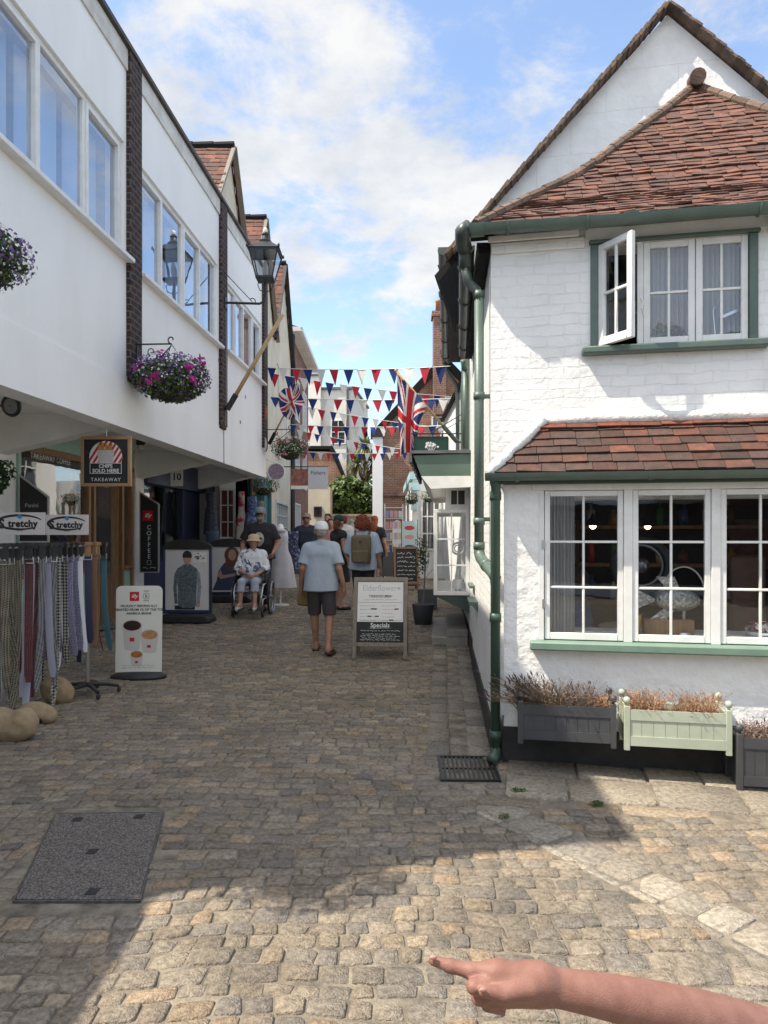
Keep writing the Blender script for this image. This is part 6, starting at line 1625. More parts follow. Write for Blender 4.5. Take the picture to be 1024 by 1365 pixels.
def build_signs():
    build_chips_sign()
    def d1(t, M):
        illy_logo(t, M @ Matrix.Translation((-.02, .96, 0)), .085)
        mb = MB()
        for i, ch in enumerate('COFFEE'): text_mesh(mb, ch, .105, M @ Matrix.Translation((0, .73 - i * .098, .001)))
        scrawl(mb, M, -.10, .12, .07, .03, 3, .006)
        for q in (rect(-.035, .035, .205, .21), rect(-.035, -.03, .14, .205), rect(.03, .035, .14, .205), rect(-.025, .025, .135, .14)): flat(mb, M, q, .001)
        mb.build('lettering', M_chalk, t)
    wall_blade('blade_sign', 'tall black coffee sign with red square and slanted top on the white post', -4.12, -3.79, 12.0, .90, 2.27, 2.06, d1)
    def d2(t, M):
        mb = MB(); text_mesh(mb, 'Panini', .07, M @ Matrix.Translation((-.02, .42, .001))); text_mesh(mb, 'Cornish', .07, M @ Matrix.Translation((0, .19, .001)))
        for r_ in (rect(-.09, .09, .31, .335), rect(-.07, .07, .34, .36)): flat(mb, M, r_, .001)
        mb.build('lettering', mat('grey_print', (.4, .4, .4), r=.7), t)
    wall_blade('blade_sign', 'black panini menu sign with slanted top beside the belt rack', -4.36, -4.0, 8.5, 1.45, 2.27, 2.0, d2)
    # freestanding coffee panel
    X, Y, z = ground_at(185, 903)
    t = thing('pavement_panel', 'white rounded coffee advertising panel on a black oval base', 'sign', (X, Y, z))
    w, h, zb = .245, .93, z + .06; M = face_M((X, Y - .012, zb), (1, .06, 0), (0, .04, 1))
    mb = MB(); out = [(-w, 0), (w, 0)] + ell(w - .06, h - .06, .06, .06, 6, 0, 90) + ell(-w + .06, h - .06, .06, .06, 6, 90, 180)
    mb.prism([M @ Vector((x, y, 0)) for x, y in out], M.to_3x3() @ Vector((0, 0, -.02))); mb.build('panel', mat('panel_white', (.72, .71, .64), (.70, .69, .63), 2, r=.4), t)
    mb = MB(); mb.lathe([(.30, z + .0), (.30, z + .025), (.22, z + .06), (.05, z + .065)], (X, Y, 0), 28, sy=.55); mb.build('base', M_black, t, smooth=True)
    illy_logo(t, M @ Matrix.Translation((-.05, h - .115, 0)), .05)
    mb = MB(); 
    for s, y in (('PROUDLY SERVING ILLY', .70), ('CRAFTED FROM 1% OF THE TOP', .66), ('ARABICA BEANS', .62)): text_mesh(mb, s, .036, M @ Matrix.Translation((0, y, .001)), bold=.0008)
    for s, y in (('the noble high standards of social', .065), ('and environmental impact', .04)): scrawl(mb, M, -.17, .17, y, .012, len(s), .0025)
    text_mesh(mb, 'B', .05, M @ Matrix.Translation((.075, h - .13, .001)))
    for q in range(20): a = q / 20 * 6.283; flat(mb, M, [(.075 + r_ * math.cos(a + d), h - .112 + r_ * math.sin(a + d)) for r_, d in ((.036, 0), (.036, .33), (.032, .33), (.032, 0))], .001)
    for y in (.165, .06): flat(mb, M, rect(.045, .105, h - y, h - y + .006), .001)
    mb.build('lettering', M_ink, t)
    for cx, cy, r_, col, hh in ((-.07, .50, .105, (.025, .01, .006), .25), (.115, .40, .095, (.38, .19, .08), .18), (-.02, .19, .068, (.30, .11, .02), .12)):
        mb = MB(); flat(mb, M, [(cx - r_, cy), (cx - r_ * .78, cy - hh)] + ell(cx, cy - hh, r_ * .78, r_ * .2, 8, 180, 360) + [(cx + r_ * .78, cy - hh), (cx + r_, cy)] + ell(cx, cy, r_, r_ * .62, 14, 0, 180), .0012); mb.build('printed_cup', mat('cup_paper', (.55, .53, .49), r=.5), t)
        mb = MB(); flat(mb, M, ell(cx, cy, r_ * .9, r_ * .52, 22), .0018); mb.build('printed_coffee', mat(f'coffee_{r_}', col, tuple(c * 1.5 for c in col), 30, r=.4), t)
    mb = MB(); flat(mb, M, rect(-.095, -.045, .33, .37), .002); flat(mb, M, rect(.09, .13, .26, .29), .002); flat(mb, M, rect(-.035, -.005, .095, .12), .002); mb.build('red_label', M_redp, t)
    # two shirt posters in swinging frames
    def poster(px, py, w, h, label, who, rz):
        X, Y, z = ground_at(px, py); fr = Frame(X, Y, rz)
        t = thing('poster_stand', label, 'poster stand', (X, Y, z), rz, 'navy poster stands')
        mb = MB()
        for x0, x1, z0, z1 in ((-w / 2, -w / 2 + .04, .14, h - .1), (w / 2 - .04, w / 2, .14, h - .1), (-w / 2 + .04, w / 2 - .04, .14, .19)): mb.box(x0, x1, -.025, .025, z + z0, z + z1)
        mb.build('frame', M_navy, t, fr, bevel=.006)
        mb = MB(); mb.prism([(x, -.03, z + y) for x, y in [(-w / 2, h - .16)] + [(w / 2, h - .16)] + ell(0, h - .12, w / 2, .12, 14, 0, 180)], (0, .06, 0)); mb.build('header', M_black, t, fr)
        mb = MB(); mb.prism([(-w / 2 - .02, -.2, z), (w / 2 + .02, -.2, z), (w / 2 + .02, -.2, z + .06), (w / 2 - .05, -.2, z + .13), (-w / 2 + .05, -.2, z + .13), (-w / 2 - .02, -.2, z + .06)], (0, .4, 0)); mb.build('base', M_black, t, fr, bevel=.02)
        mb = MB(); mb.box(-w / 2 + .04, w / 2 - .04, -.012, .012, z + .19, z + h - .16); mb.build('poster', mat('poster_grey', (.66, .62, .62), (.58, .56, .56), 1.2, r=.35), t, fr)
        M = fr.M @ face_M((0, -.0125, z)); sk = mat('printed_skin', (.46, .27, .20), r=.5)
        if who == 'man':
            sh = mat('printed_shirt', (.15, .20, .23), (.30, .36, .38), 45, r=.6, lo=.45, hi=.55); yb = .24
            mb = MB(); flat(mb, M, [(-.145, yb + .02), (-.06, yb - .02), (.07, yb - .02), (.145, yb + .02), (.15, yb + .3), (.17, yb + .5), (.16, yb + .6), (.05, yb + .67), (-.05, yb + .67), (-.16, yb + .6), (-.17, yb + .5), (-.15, yb + .3)], .0006)
            for s in (-1, 1): flat(mb, M, [(s * .155, yb + .6), (s * .205, yb + .52), (s * .225, yb + .3), (s * .20, yb + .05), (s * .155, yb + .05), (s * .165, yb + .3), (s * .16, yb + .5)][::s], .0009); mb.build('printed_shirt', sh, t)
            mb = MB(); flat(mb, M, ell(0, yb + .76, .065, .10, 18), .0008); flat(mb, M, ell(.17, yb + .035, .035, .045, 12), .0004); mb.build('printed_skin', sk, t)
            mb = MB(); flat(mb, M, ell(0, yb + .80, .075, .085, 16, -20, 200), .0012); flat(mb, M, rect(-.2, .12, .195, yb + .02), .0004); mb.build('printed_hair', M_ink, t)
            mb = MB(); flat(mb, M, rect(.09, .31, h - .36, h - .2), .0008); lab = mb.build('label_card', M_print, t)
            mb = MB(); leaf_cloud(mb, M @ Vector((.2, h - .28, .003)), (.075, .001, .05), 16, .025, 3, [(.3, .6, .3), (.2, .2, .5)]); mb.build('printed_leaves', M_leaf, lab)
        else:
            mb = MB(); flat(mb, M, [(-.34, .22), (.30, .22), (.30, .42), (.22, .58), (.13, .74), (.0, .80), (-.12, .74), (-.22, .60), (-.26, .40)], .0006); mb.build('printed_dress', mat('printed_dress', (.025, .04, .09), (.05, .07, .14), 60, r=.6), t)
            mb = MB(); flat(mb, M, ell(.03, .90, .14, .16, 20), .0008); flat(mb, M, [(-.08, .62), (.16, .62), (.17, .92), (-.1, .92)], .0007); mb.build('printed_hair', mat('printed_auburn', (.16, .055, .03), (.10, .035, .02), 30, r=.6), t)
            mb = MB(); flat(mb, M, ell(.04, .90, .075, .105, 18), .0012); flat(mb, M, [(-.24, .5), (-.18, .44), (.2, .52), (.2, .57), (-.14, .51), (-.19, .63)], .0010); mb.build('printed_skin', sk, t)
            mb = MB(); 
            for ex in (.01, .075): flat(mb, M, ell(ex, .915, .011, .006, 8), .0016)
            flat(mb, M, ell(.043, .845, .02, .006, 8), .0016); mb.build('printed_face', M_ink, t)
    poster(250, 829, .78, 1.30, 'navy poster stand showing a man from behind in a patterned shirt', 'man', -3)
    poster(307, 802, .80, 1.22, 'navy poster stand showing a long haired woman in a blue dress', 'woman', 2)
    # cafe A-board
    X, Y, z = ground_at(508, 874)
    def a_board(X, Y, z, w, h, rz, label, draw, wood):
        fr = Frame(X, Y, rz); t = thing('a_board', label, 'a-board', (X, Y, z), rz)
        for sgn in (1, -1):
            Mr = fr.M @ Matrix.Translation((0, -.02 * sgn, z + h)) @ Matrix.Rotation(R(-13 * sgn), 4, 'X') @ Matrix.Translation((0, 0, -h * 1.02))
            mb = MB(); y0, y1 = (-.02, .01) if sgn > 0 else (-.01, .02)
            for q in ((-w / 2, -w / 2 + .045, 0, h), (w / 2 - .045, w / 2, 0, h), (-w / 2 + .045, w / 2 - .045, .14, .19), (-w / 2 + .045, w / 2 - .045, h - .045, h)): mb.box(q[0], q[1], y0, y1, q[2], q[3])
            mb.build('frame', wood, t, Mr, bevel=.004)
            mb = MB(); mb.box(-w / 2 + .045, w / 2 - .045, -.004, .004, .19, h - .045); mb.build('board', M_board, t, Mr)
            if sgn > 0: draw(t, Mr @ face_M((0, -.0045, 0)), w / 2 - .05, h)
    def d3(t, M, a, h):
        mb = MB(); flat(mb, M, rect(-a, a, .44, h - .05), .001); s = mb.build('paper', M_print, t)
        mb = MB(); text_mesh(mb, 'Elderflower', .105, M @ Matrix.Translation((-.01, h - .16, .002)), xs=.86); flat(mb, M, ell(.225, h - .13, .022, .022, 8), .002); mb.build('title', mat('pale_sage_print', (.46, .50, .46), r=.6), t)
        mb = MB(); text_mesh(mb, 'TAKEAWAY MENU', .034, M @ Matrix.Translation((0, h - .235, .002)), bold=.0006); scrawl(mb, M, -.2, .2, h - .275, .010, 4, .003); flat(mb, M, rect(-.12, .12, h - .243, h - .24), .002)
        rg = random.Random(5)
        for col in (-.25, .02):
            for i in range(7): scrawl(mb, M, col, col + rg.uniform(.14, .22), h - .35 - i * .045, .008, i + int(col * 100), .0025)
            for i in range(4): x = col + rg.uniform(.08, .2); y = h - .345 - rg.randrange(7) * .045; flat(mb, M, rect(x, x + .05, y, y + .014), .002)
        for q in (rect(-.265, .265, h - .305, h - .302), rect(-.265, .265, .46, .463)): flat(mb, M, q, .002)
        mb.build('menu_print', M_ink, t)
        mb = MB(); text_mesh(mb, 'Specials', .075, M @ Matrix.Translation((0, .375, .001)), bold=.001); flat(mb, M, rect(-.13, .13, .362, .366), .001)
        for i, y in enumerate((.325, .285, .262, .238, .215)): scrawl(mb, M, -.24 + .02 * (i % 2), .24 - .05 * (i % 2), y, .014, 20 + i, .003)
        mb.build('chalk_writing', M_chalk, t)
    a_board(X, Y, z, .66, .98, -4, 'wooden cafe A-board with white menu above and chalked specials below', d3, M_greywood)
    X, Y, z = ground_at(541, 786)
    def d4(t, M, a, h):
        mb = MB()
        for i in range(7): scrawl(mb, M, -a + .03, a - .03, h - .17 - i * .095, .05 if i < 3 else .03, 50 + i, .009)
        mb.build('chalk_writing', M_chalk, t)
    a_board(X, Y, z, .56, .98, 3, 'smaller chalked blackboard farther up the street beside the shop bay', d4, M_wood)
    # hanging green sign, its bracket, farther signs
    t = thing('pub_sign', 'dark green hanging sign with white flower emblem above the canopy', 'sign', (.75, 11, 2.75))
    mb = MB(); mb.box(.47, .98, 10.985, 11.015, 2.76, 3.04); mb.build('board', mat('sign_green', (.008, .05, .035), r=.4), t)
    mb = MB(); 
    for q in ((.46, .99, 3.04, 3.055), (.46, .99, 2.745, 2.76), (.455, .47, 2.76, 3.04), (.98, .995, 2.76, 3.04)): mb.box(q[0], q[1], 10.978, 11.022, q[2], q[3])
    mb.tube([(.42, 11, 3.10), (1.30, 11, 3.10)], .010, 6); mb.tube([(1.28, 11, 3.45), (.72, 11, 3.11)], .008, 5); mb.tube([(1.28, 11, 3.36), (.85, 11, 3.11)], .006, 5)
    for x in (.56, .9): mb.tube([(x, 11, 3.055), (x, 11, 3.1)], .005, 5)
    mb.build('bracket', M_iron, t)
    mb = MB(); M = face_M((.725, 10.984, 2.88)); rg = random.Random(3)
    for i in range(16):
        a = rg.uniform(.1, 3.04); r_ = rg.uniform(.03, .085); flat(mb, M, ell(r_ * math.cos(a) * 1.4, r_ * math.sin(a) + .005, .018, .018, 7), .001 + i * .00005)
    for a in (.5, 1.1, 1.57, 2.1, 2.6): flat(mb, M, [(-.004, -.09), (.004, -.09), (.09 * math.cos(a) + .004, .06 * math.sin(a)), (.09 * math.cos(a) - .004, .06 * math.sin(a))], .001)
    mb.build('emblem', M_print, t)
    t = thing('double_sign', 'projecting pair of boards, one flower picture and one pale grey panel with lettering', 'sign', (-2.1, 20, 2.8))
    a, b = at(388, 652, 20), at(437, 625, 20); xm = lerp(a.x, b.x, .47)
    mb = MB(); mb.box(xm, b.x, 19.98, 20.02, a.z, b.z + .05); mb.build('lettered_board', mat('pale_grey_board', (.52, .53, .56), r=.5), t)
    mb = MB(); text_mesh(mb, 'Fishers', .15, face_M((lerp(xm, b.x, .5), 19.978, b.z - .16)), shear=.1); mb.build('lettering', M_ink, t)
    mb = MB(); mb.box(a.x, xm - .004, 19.985, 20.02, a.z + .1, b.z); mb.build('picture_board', mat('flower_picture', (.42, .14, .03), (.10, .05, .12), 9, r=.5), t)
    mb = MB(); mb.box(a.x, xm - .004, 19.985, 20.02, a.z, a.z + .097); mb.build('strip_board', M_print, t)
    mb = MB(); text_mesh(mb, 'PROPERTIES', .07, face_M((lerp(a.x, xm, .5), 19.983, a.z + .025))); mb.f = mb.f[:0]; mb.v = []; mb.tube([(-3, 20, b.z + .06), (b.x, 20, b.z + .06)], .015, 6); mb.build('rod', M_iron, t)
    t = thing('round_sign', 'round lilac shop sign hanging beside the teal shopfront', 'sign', tuple(at(367, 640, 16.8)))
    p = at(368, 629, 16.8); mb = MB(); mb.tube([p, p + Vector((0, .03, 0))], .20, 28); mb.build('disc', mat('lilac_paint', (.20, .13, .20), (.40, .30, .38), 16, r=.6), t)
    mb = MB(); mb.torus(p, (0, 1, 0), .20, .016, 28, 6); mb.tube([p + Vector((0, 0, .2)), p + Vector((-.5, 0, .4))], .01, 5); mb.build('rim', M_print, t)
    t = thing('number_plaque', 'small white plaque with two dark bars on the navy shop fascia', 'sign', LF.M @ Vector((13.7, 1.3, 2.45)), LF.deg)
    p = at(236, 637, 12.9); mb = MB(); mb.box(p.x - .11, p.x + .11, 12.88, 12.9, p.z - .15, p.z + .15); mb.build('plate', M_print, t)
    mb = MB(); text_mesh(mb, '10', .17, face_M((p.x, 12.878, p.z - .04)), bold=.004); mb.build('lettering', M_ink, t)
    for px, py, lb, c in ((353, 549, 'terracotta mask plaque on the end brick pier', (.34, .14, .08)), (352, 592, 'small white and red plaque below the terracotta mask', (.6, .55, .52))):
        p = at(px, py, 14.9); mb = MB(); mb.prism([(p.x + x, p.y, p.z + y) for x, y in ell(0, 0, .06, .16, 14)], (0, .04, 0)); tag(mb.build('wall_plaque', mat('plaque_%d' % py, c, tuple(q * .7 for q in c), 9, r=.8)), lb, 'plaque')
build_signs()

# ------------------------------------------------------------------ small lamps under the overhang, topiary
def build_soffit_things():
    p = LF.M @ Vector((10.4, .75, 2.93)); t = thing('soffit_lamp', 'small round bulkhead lamp under the overhang beyond the chips sign', 'lamp', p)
    mb = MB(); mb.lathe([(.06, 2.93), (.07, 2.88), (.05, 2.85)], (p.x, p.y, 0), 14); mb.build('base', M_iron, t)
    mb = MB(); mb.ball((p.x, p.y, 2.82), .05, 12, 8); mb.build('glass_bowl', mat('frosted_glass', (.5, .48, .42), r=.3), t, smooth=True)
    p = at(15, 541, 6.6); t = thing('spot_lamp', 'black ring shaped spot lamp under the overhang at the left edge', 'lamp', p)
    mb = MB(); mb.torus(p, (.2, 1, .25), .085, .018, 22, 8); mb.tube([p, p + Vector((-.25, .1, .02)), p + Vector((-.3, .1, .28))], .014, 6); mb.build('ring', M_iron, t, smooth=True)
    mb = MB(); mb.tube([p - Vector((0, .01, 0)), p + Vector((.01, .04, .01))], .078, 20); mb.build('lens', mat('lamp_lens', (.2, .21, .2), r=.2), t)
    p = at(-3, 636, 7.0); mb = MB(); leaf_cloud(mb, p, (.13, .13, .2), 500, .03, 8, [(.5, .7, .5), (.35, .5, .4)]); t = tag(mb.build('hanging_topiary', M_leaf), 'dark green topiary hanging at the left edge of the cafe', 'topiary')
build_soffit_things()

# ------------------------------------------------------------------ belt rack
def build_belts():
    A, B = at(-30, 726, 5.55), at(122, 727, 7.05); A.z = B.z = 1.44; d = (B - A).normalized(); n = Vector((d.y, -d.x, 0))
    base = (A + B) / 2; t = thing('belt_rack', 'metal rail rack with black castors carrying hanging belts', 'display rack', (base.x, base.y, 0))
    mb = MB(); mb.tube([A, B], .014, 8); mb.tube([A + n * .16, B + n * .16], .012, 8)
    for p in (A.lerp(B, .12), A.lerp(B, .88)): mb.tube([(p + n * .08) * 1, Vector((p.x + n.x * .08, p.y + n.y * .08, .12))], .018, 8); mb.tube([p, p + n * .16], .012, 6)
    mb.build('rail', M_steel, t)
    mb = MB()
    for p in (A.lerp(B, .12), A.lerp(B, .88)):
        c = Vector((p.x + n.x * .08, p.y + n.y * .08, .11))
        for k in range(5): a = k * 1.2566 + .4; e = c + Vector((math.cos(a) * .28, math.sin(a) * .28, -.04)); mb.tube([c, c.lerp(e, .6) + Vector((0, 0, .01)), e], [.025, .02, .015], 6); mb.ball(e + Vector((0, 0, -.035)), .03, 10, 6, (.6, 1, 1))
    mb.build('castor_base', M_black, t)
    def card(px0, px1, py0, py1, Y, lb, seed):
        a, b = at(px0, py1, Y), at(px1, py0, Y); c = (a + b) / 2; tt = thing('rack_sign', lb, 'sign', (c.x, c.y, a.z), 0, 'belt rack signs')
        w, h = (b.x - a.x) / 2, (b.z - a.z) / 2; M = face_M(c, (1, .06, 0), (-.06, 0, 1))
        mb = MB(); mb.prism([M @ Vector((x, y, 0)) for x, y in rect(-w, w, -h, h)], (0, .012, 0)); mb.build('card', mat('pale_card', (.62, .57, .54), (.58, .53, .5), 3, r=.6), tt)
        mb = MB()
        for i in range(40):
            a0, a1 = 20 + i * 7.3, 20 + (i + 1) * 7.3; th = .006 + .006 * math.sin(math.pi * i / 40)
            pts = [((w * .9 + s * th) * math.cos(R(q)), (h * .62 + s * th) * math.sin(R(q)) + h * .12) for q, s in ((a0, 1), (a1, 1), (a1, -1), (a0, -1))]
            if i < 40: flat(mb, M, pts, .001)
        text_mesh(mb, 'S', h * 1.15, M @ Matrix.Translation((-w * .72, -h * .4, .0012)), bold=.004, xs=.9); text_mesh(mb, 'tretchy', h * .85, M @ Matrix.Translation((w * .12, -h * .28, .0012)), bold=.004, space=1.1, xs=.92)
        text_mesh(mb, 'Belts', h * .28, M @ Matrix.Translation((0, -h * .66, .0012))); mb.build('lettering', M_ink, tt)
        mb = MB(); flat(mb, M, ell(0, h * .62, h * .2, h * .2, 14), .002); mb.build('blue_disc', mat('print_blue', (.03, .22, .45), r=.5), tt)
    card(-6, 59, 683, 713, 6.1, 'stretchy belts card on the rack at the left edge', 1); card(62, 117, 686, 713, 6.75, 'stretchy belts card on the rack nearer the cafe door', 2)
    def woven(nm, a, b, sc, ang=0.0):
        m = bpy.data.materials.new(nm); m.use_nodes = True; N, L = m.node_tree.nodes, m.node_tree.links
        tc = N.new('ShaderNodeTexCoord'); mp = N.new('ShaderNodeMapping'); mp.inputs['Rotation'].default_value = (0, R(ang), 0); ck = N.new('ShaderNodeTexChecker'); ck.inputs['Scale'].default_value = sc
        ck.inputs['Color1'].default_value = (*a, 1); ck.inputs['Color2'].default_value = (*b, 1); L.new(tc.outputs['Object'], mp.inputs[0]); L.new(mp.outputs[0], ck.inputs['Vector']); L.new(ck.outputs['Color'], N['Principled BSDF'].inputs['Base Color'])
        N['Principled BSDF'].inputs['Roughness'].default_value = .8; return m
    W = {'black and beige woven': woven('weave_beige', (.02, .02, .02), (.26, .22, .15), 105, 45), 'black and red woven': woven('weave_red', (.02, .018, .02), (.20, .05, .05), 120, 45),
         'grey and black woven': woven('weave_grey', (.03, .03, .035), (.28, .28, .28), 125, 45), 'purple and white woven': woven('weave_purple', (.05, .04, .14), (.42, .40, .48), 115, 45),
         'yellow and navy woven': woven('weave_yellow', (.03, .035, .09), (.36, .33, .2), 50, 45), 'lilac grey': mat('belt_lilac', (.40, .39, .47), r=.7), 'plain white': mat('belt_white', (.72, .72, .74), r=.6), 'plain navy': mat('belt_navy', (.018, .025, .06), r=.6),
         'tan leather': mat('belt_tan', (.26, .15, .085), (.22, .12, .07), 5, r=.5), 'bright pink': mat('belt_pink', (.55, .03, .17), r=.6), 'teal': mat('belt_teal', (.06, .17, .20), r=.6), 'dark brown': mat('belt_brown', (.05, .025, .015), r=.5), 'burgundy': mat('belt_burgundy', (.16, .02, .05), r=.6)}
    order = ['black and red woven', 'black and beige woven', 'grey and black woven', 'black and beige woven', 'black and red woven', 'black and beige woven', 'black and beige woven', 'black and red woven', 'black and beige woven', 'lilac grey', 'black and red woven', 'grey and black woven', 'lilac grey', 'lilac grey', 'black and red woven', 'grey and black woven', 'yellow and navy woven', 'yellow and navy woven', 'purple and white woven', 'yellow and navy woven', 'purple and white woven', 'purple and white woven', 'purple and white woven', 'purple and white woven', 'plain white', 'plain white', 'dark brown', 'plain navy', 'plain navy', 'tan leather', 'tan leather', 'tan leather', 'bright pink', 'teal', 'burgundy']
    pos = ['third', 'fourth', 'fifth', 'sixth']
    cnt = {}
    for q in order: cnt[q] = cnt.get(q, 0) + 1
    seen = {}
    rg = random.Random(9); m_wd = mat('wooden_toggle', (.30, .17, .08), (.22, .12, .05), 8, r=.6)
    N = len(order)
    words = {0: [''], 2: ['left one of the pair', 'right one of the pair'], 3: ['leftmost of three', 'middle one of three', 'rightmost of three'], 4: ['leftmost of four', 'second from left of four', 'third from left of four', 'rightmost of four']}
    for i, q in enumerate(order):
        u = (i + .5) / N; p = A.lerp(B, u * .98 + .02) + n * (.16 if i % 2 else 0.0) + n * rg.uniform(-.02, .03)
        k = seen.get(q, 0); seen[q] = k + 1
        lb = f'{q} belt hanging on the rack' + (', ' + words[cnt[q]][k] if cnt[q] > 1 and cnt[q] <= 4 else '')
        w = .026 * rg.uniform(.85, 1.25); ln = (1.30 if i < 18 else 1.08) * rg.uniform(.84, 1.06)
        if q in ('bright pink', 'tan leather', 'teal'): ln = .98 * rg.uniform(.95, 1.08)
        tt = thing('belt', lb, 'belt', p + Vector((0, 0, -ln)), 0, 'belts on the rack')
        x = Vector((.92, .38, 0)).normalized(); x = (x + Vector((0, rg.uniform(-.5, .5), 0))).normalized(); sw = rg.uniform(-.09, .09); yv = Vector((-x.y, x.x, 0))
        if q == 'teal': sw = .13
        if q == 'burgundy': sw = .22; w = .006
        mb = MB(); m = 14; th = .006
        for s in (0, 1):
            for j in range(m + 1):
                v = j / m; c = p + Vector((0, 0, -.10 - (ln - .10) * v)) + d * (sw * v * v) + yv * (.012 * math.sin(v * 5 + i)) 
                ww = w * (1 if v < .96 else .6)
                mb.v += [tuple(c - x * ww + yv * th * (s - .5)), tuple(c + x * ww + yv * th * (s - .5))]
        o = 2 * (m + 1)
        for j in range(m):
            a = 2 * j
            mb._f((a, a + 2, a + 3, a + 1)); mb._f((o + a, o + a + 1, o + a + 3, o + a + 2)); mb._f((a, o + a, o + a + 2, a + 2)); mb._f((a + 1, a + 3, o + a + 3, o + a + 1))
        mb._f((0, 1, o + 1, o)); e = 2 * m; mb._f((e, o + e, o + e + 1, e + 1))
        mb.build('strap', W[q], tt)
        hard = q in ('tan leather', 'plain navy', 'dark brown')
        mb = MB(); Mx = Matrix((x, yv, Vector((0, 0, 1)))).transposed().to_4x4(); Mx.translation = p + Vector((0, 0, -.03)); mb.obox(Mx, .055, .03, .12); mb.obox(Mx @ Matrix.Translation((0, 0, .05)), .075, .045, .03); mb.tube([p + Vector((0, 0, .0)), p + Vector((0, .0, .035)), p + n * .02 + Vector((0, 0, .02))], .006, 5)
        mb.build('hanger', m_wd if hard else M_black, tt)
        mb = MB(); Mx.translation = p + Vector((0, 0, -.105))
        for sx in (-1, 1): mb.obox(Mx @ Matrix.Translation((sx * w * 1.15, 0, 0)), .008, .012, .055)
        for sz in (-1, 1): mb.obox(Mx @ Matrix.Translation((0, 0, sz * .024)), w * 2.2, .012, .007)
        mb.build('buckle', M_wood if q == 'tan leather' else M_steel, tt)
    # weights under the rack
    m_sack = mat('hessian_weight', (.36, .27, .16), (.27, .195, .115), 14, r=.9, b=.35, bs=120)
    for i, (px, py, lb, pr) in enumerate([(16, 986, 'smooth tan heart shaped weight nearest the camera under the belt rack', [((-.09, 0, .13), (.10, .1, .12)), ((.09, 0, .13), (.105, .1, .12)), ((.0, 0, .08), (.11, .09, .09))]),
                                        (47, 962, 'flat tan sack weight behind the heart shaped one', [((0, 0, .08), (.13, .1, .09)), ((.10, 0, .05), (.07, .07, .06)), ((-.08, .02, .06), (.08, .08, .07))]),
                                        (74, 936, 'upright brown sack weight by the rack wheel', [((0, 0, .12), (.13, .09, .13)), ((.08, 0, .08), (.08, .08, .09)), ((-.07, 0, .2), (.05, .05, .06))])]):
        X, Y, z = ground_at(px, py); mb = MB(); sdf(mb, [ellip((X + c[0], Y + c[1], z + c[2] - .005), r_, .07) for c, r_ in pr], .012, wrinkle=.003, wscale=22, seed=i)
        tag(mb.build('sack_weight', m_sack, smooth=True), lb, 'weight', 'weights under the belt rack')
build_belts()

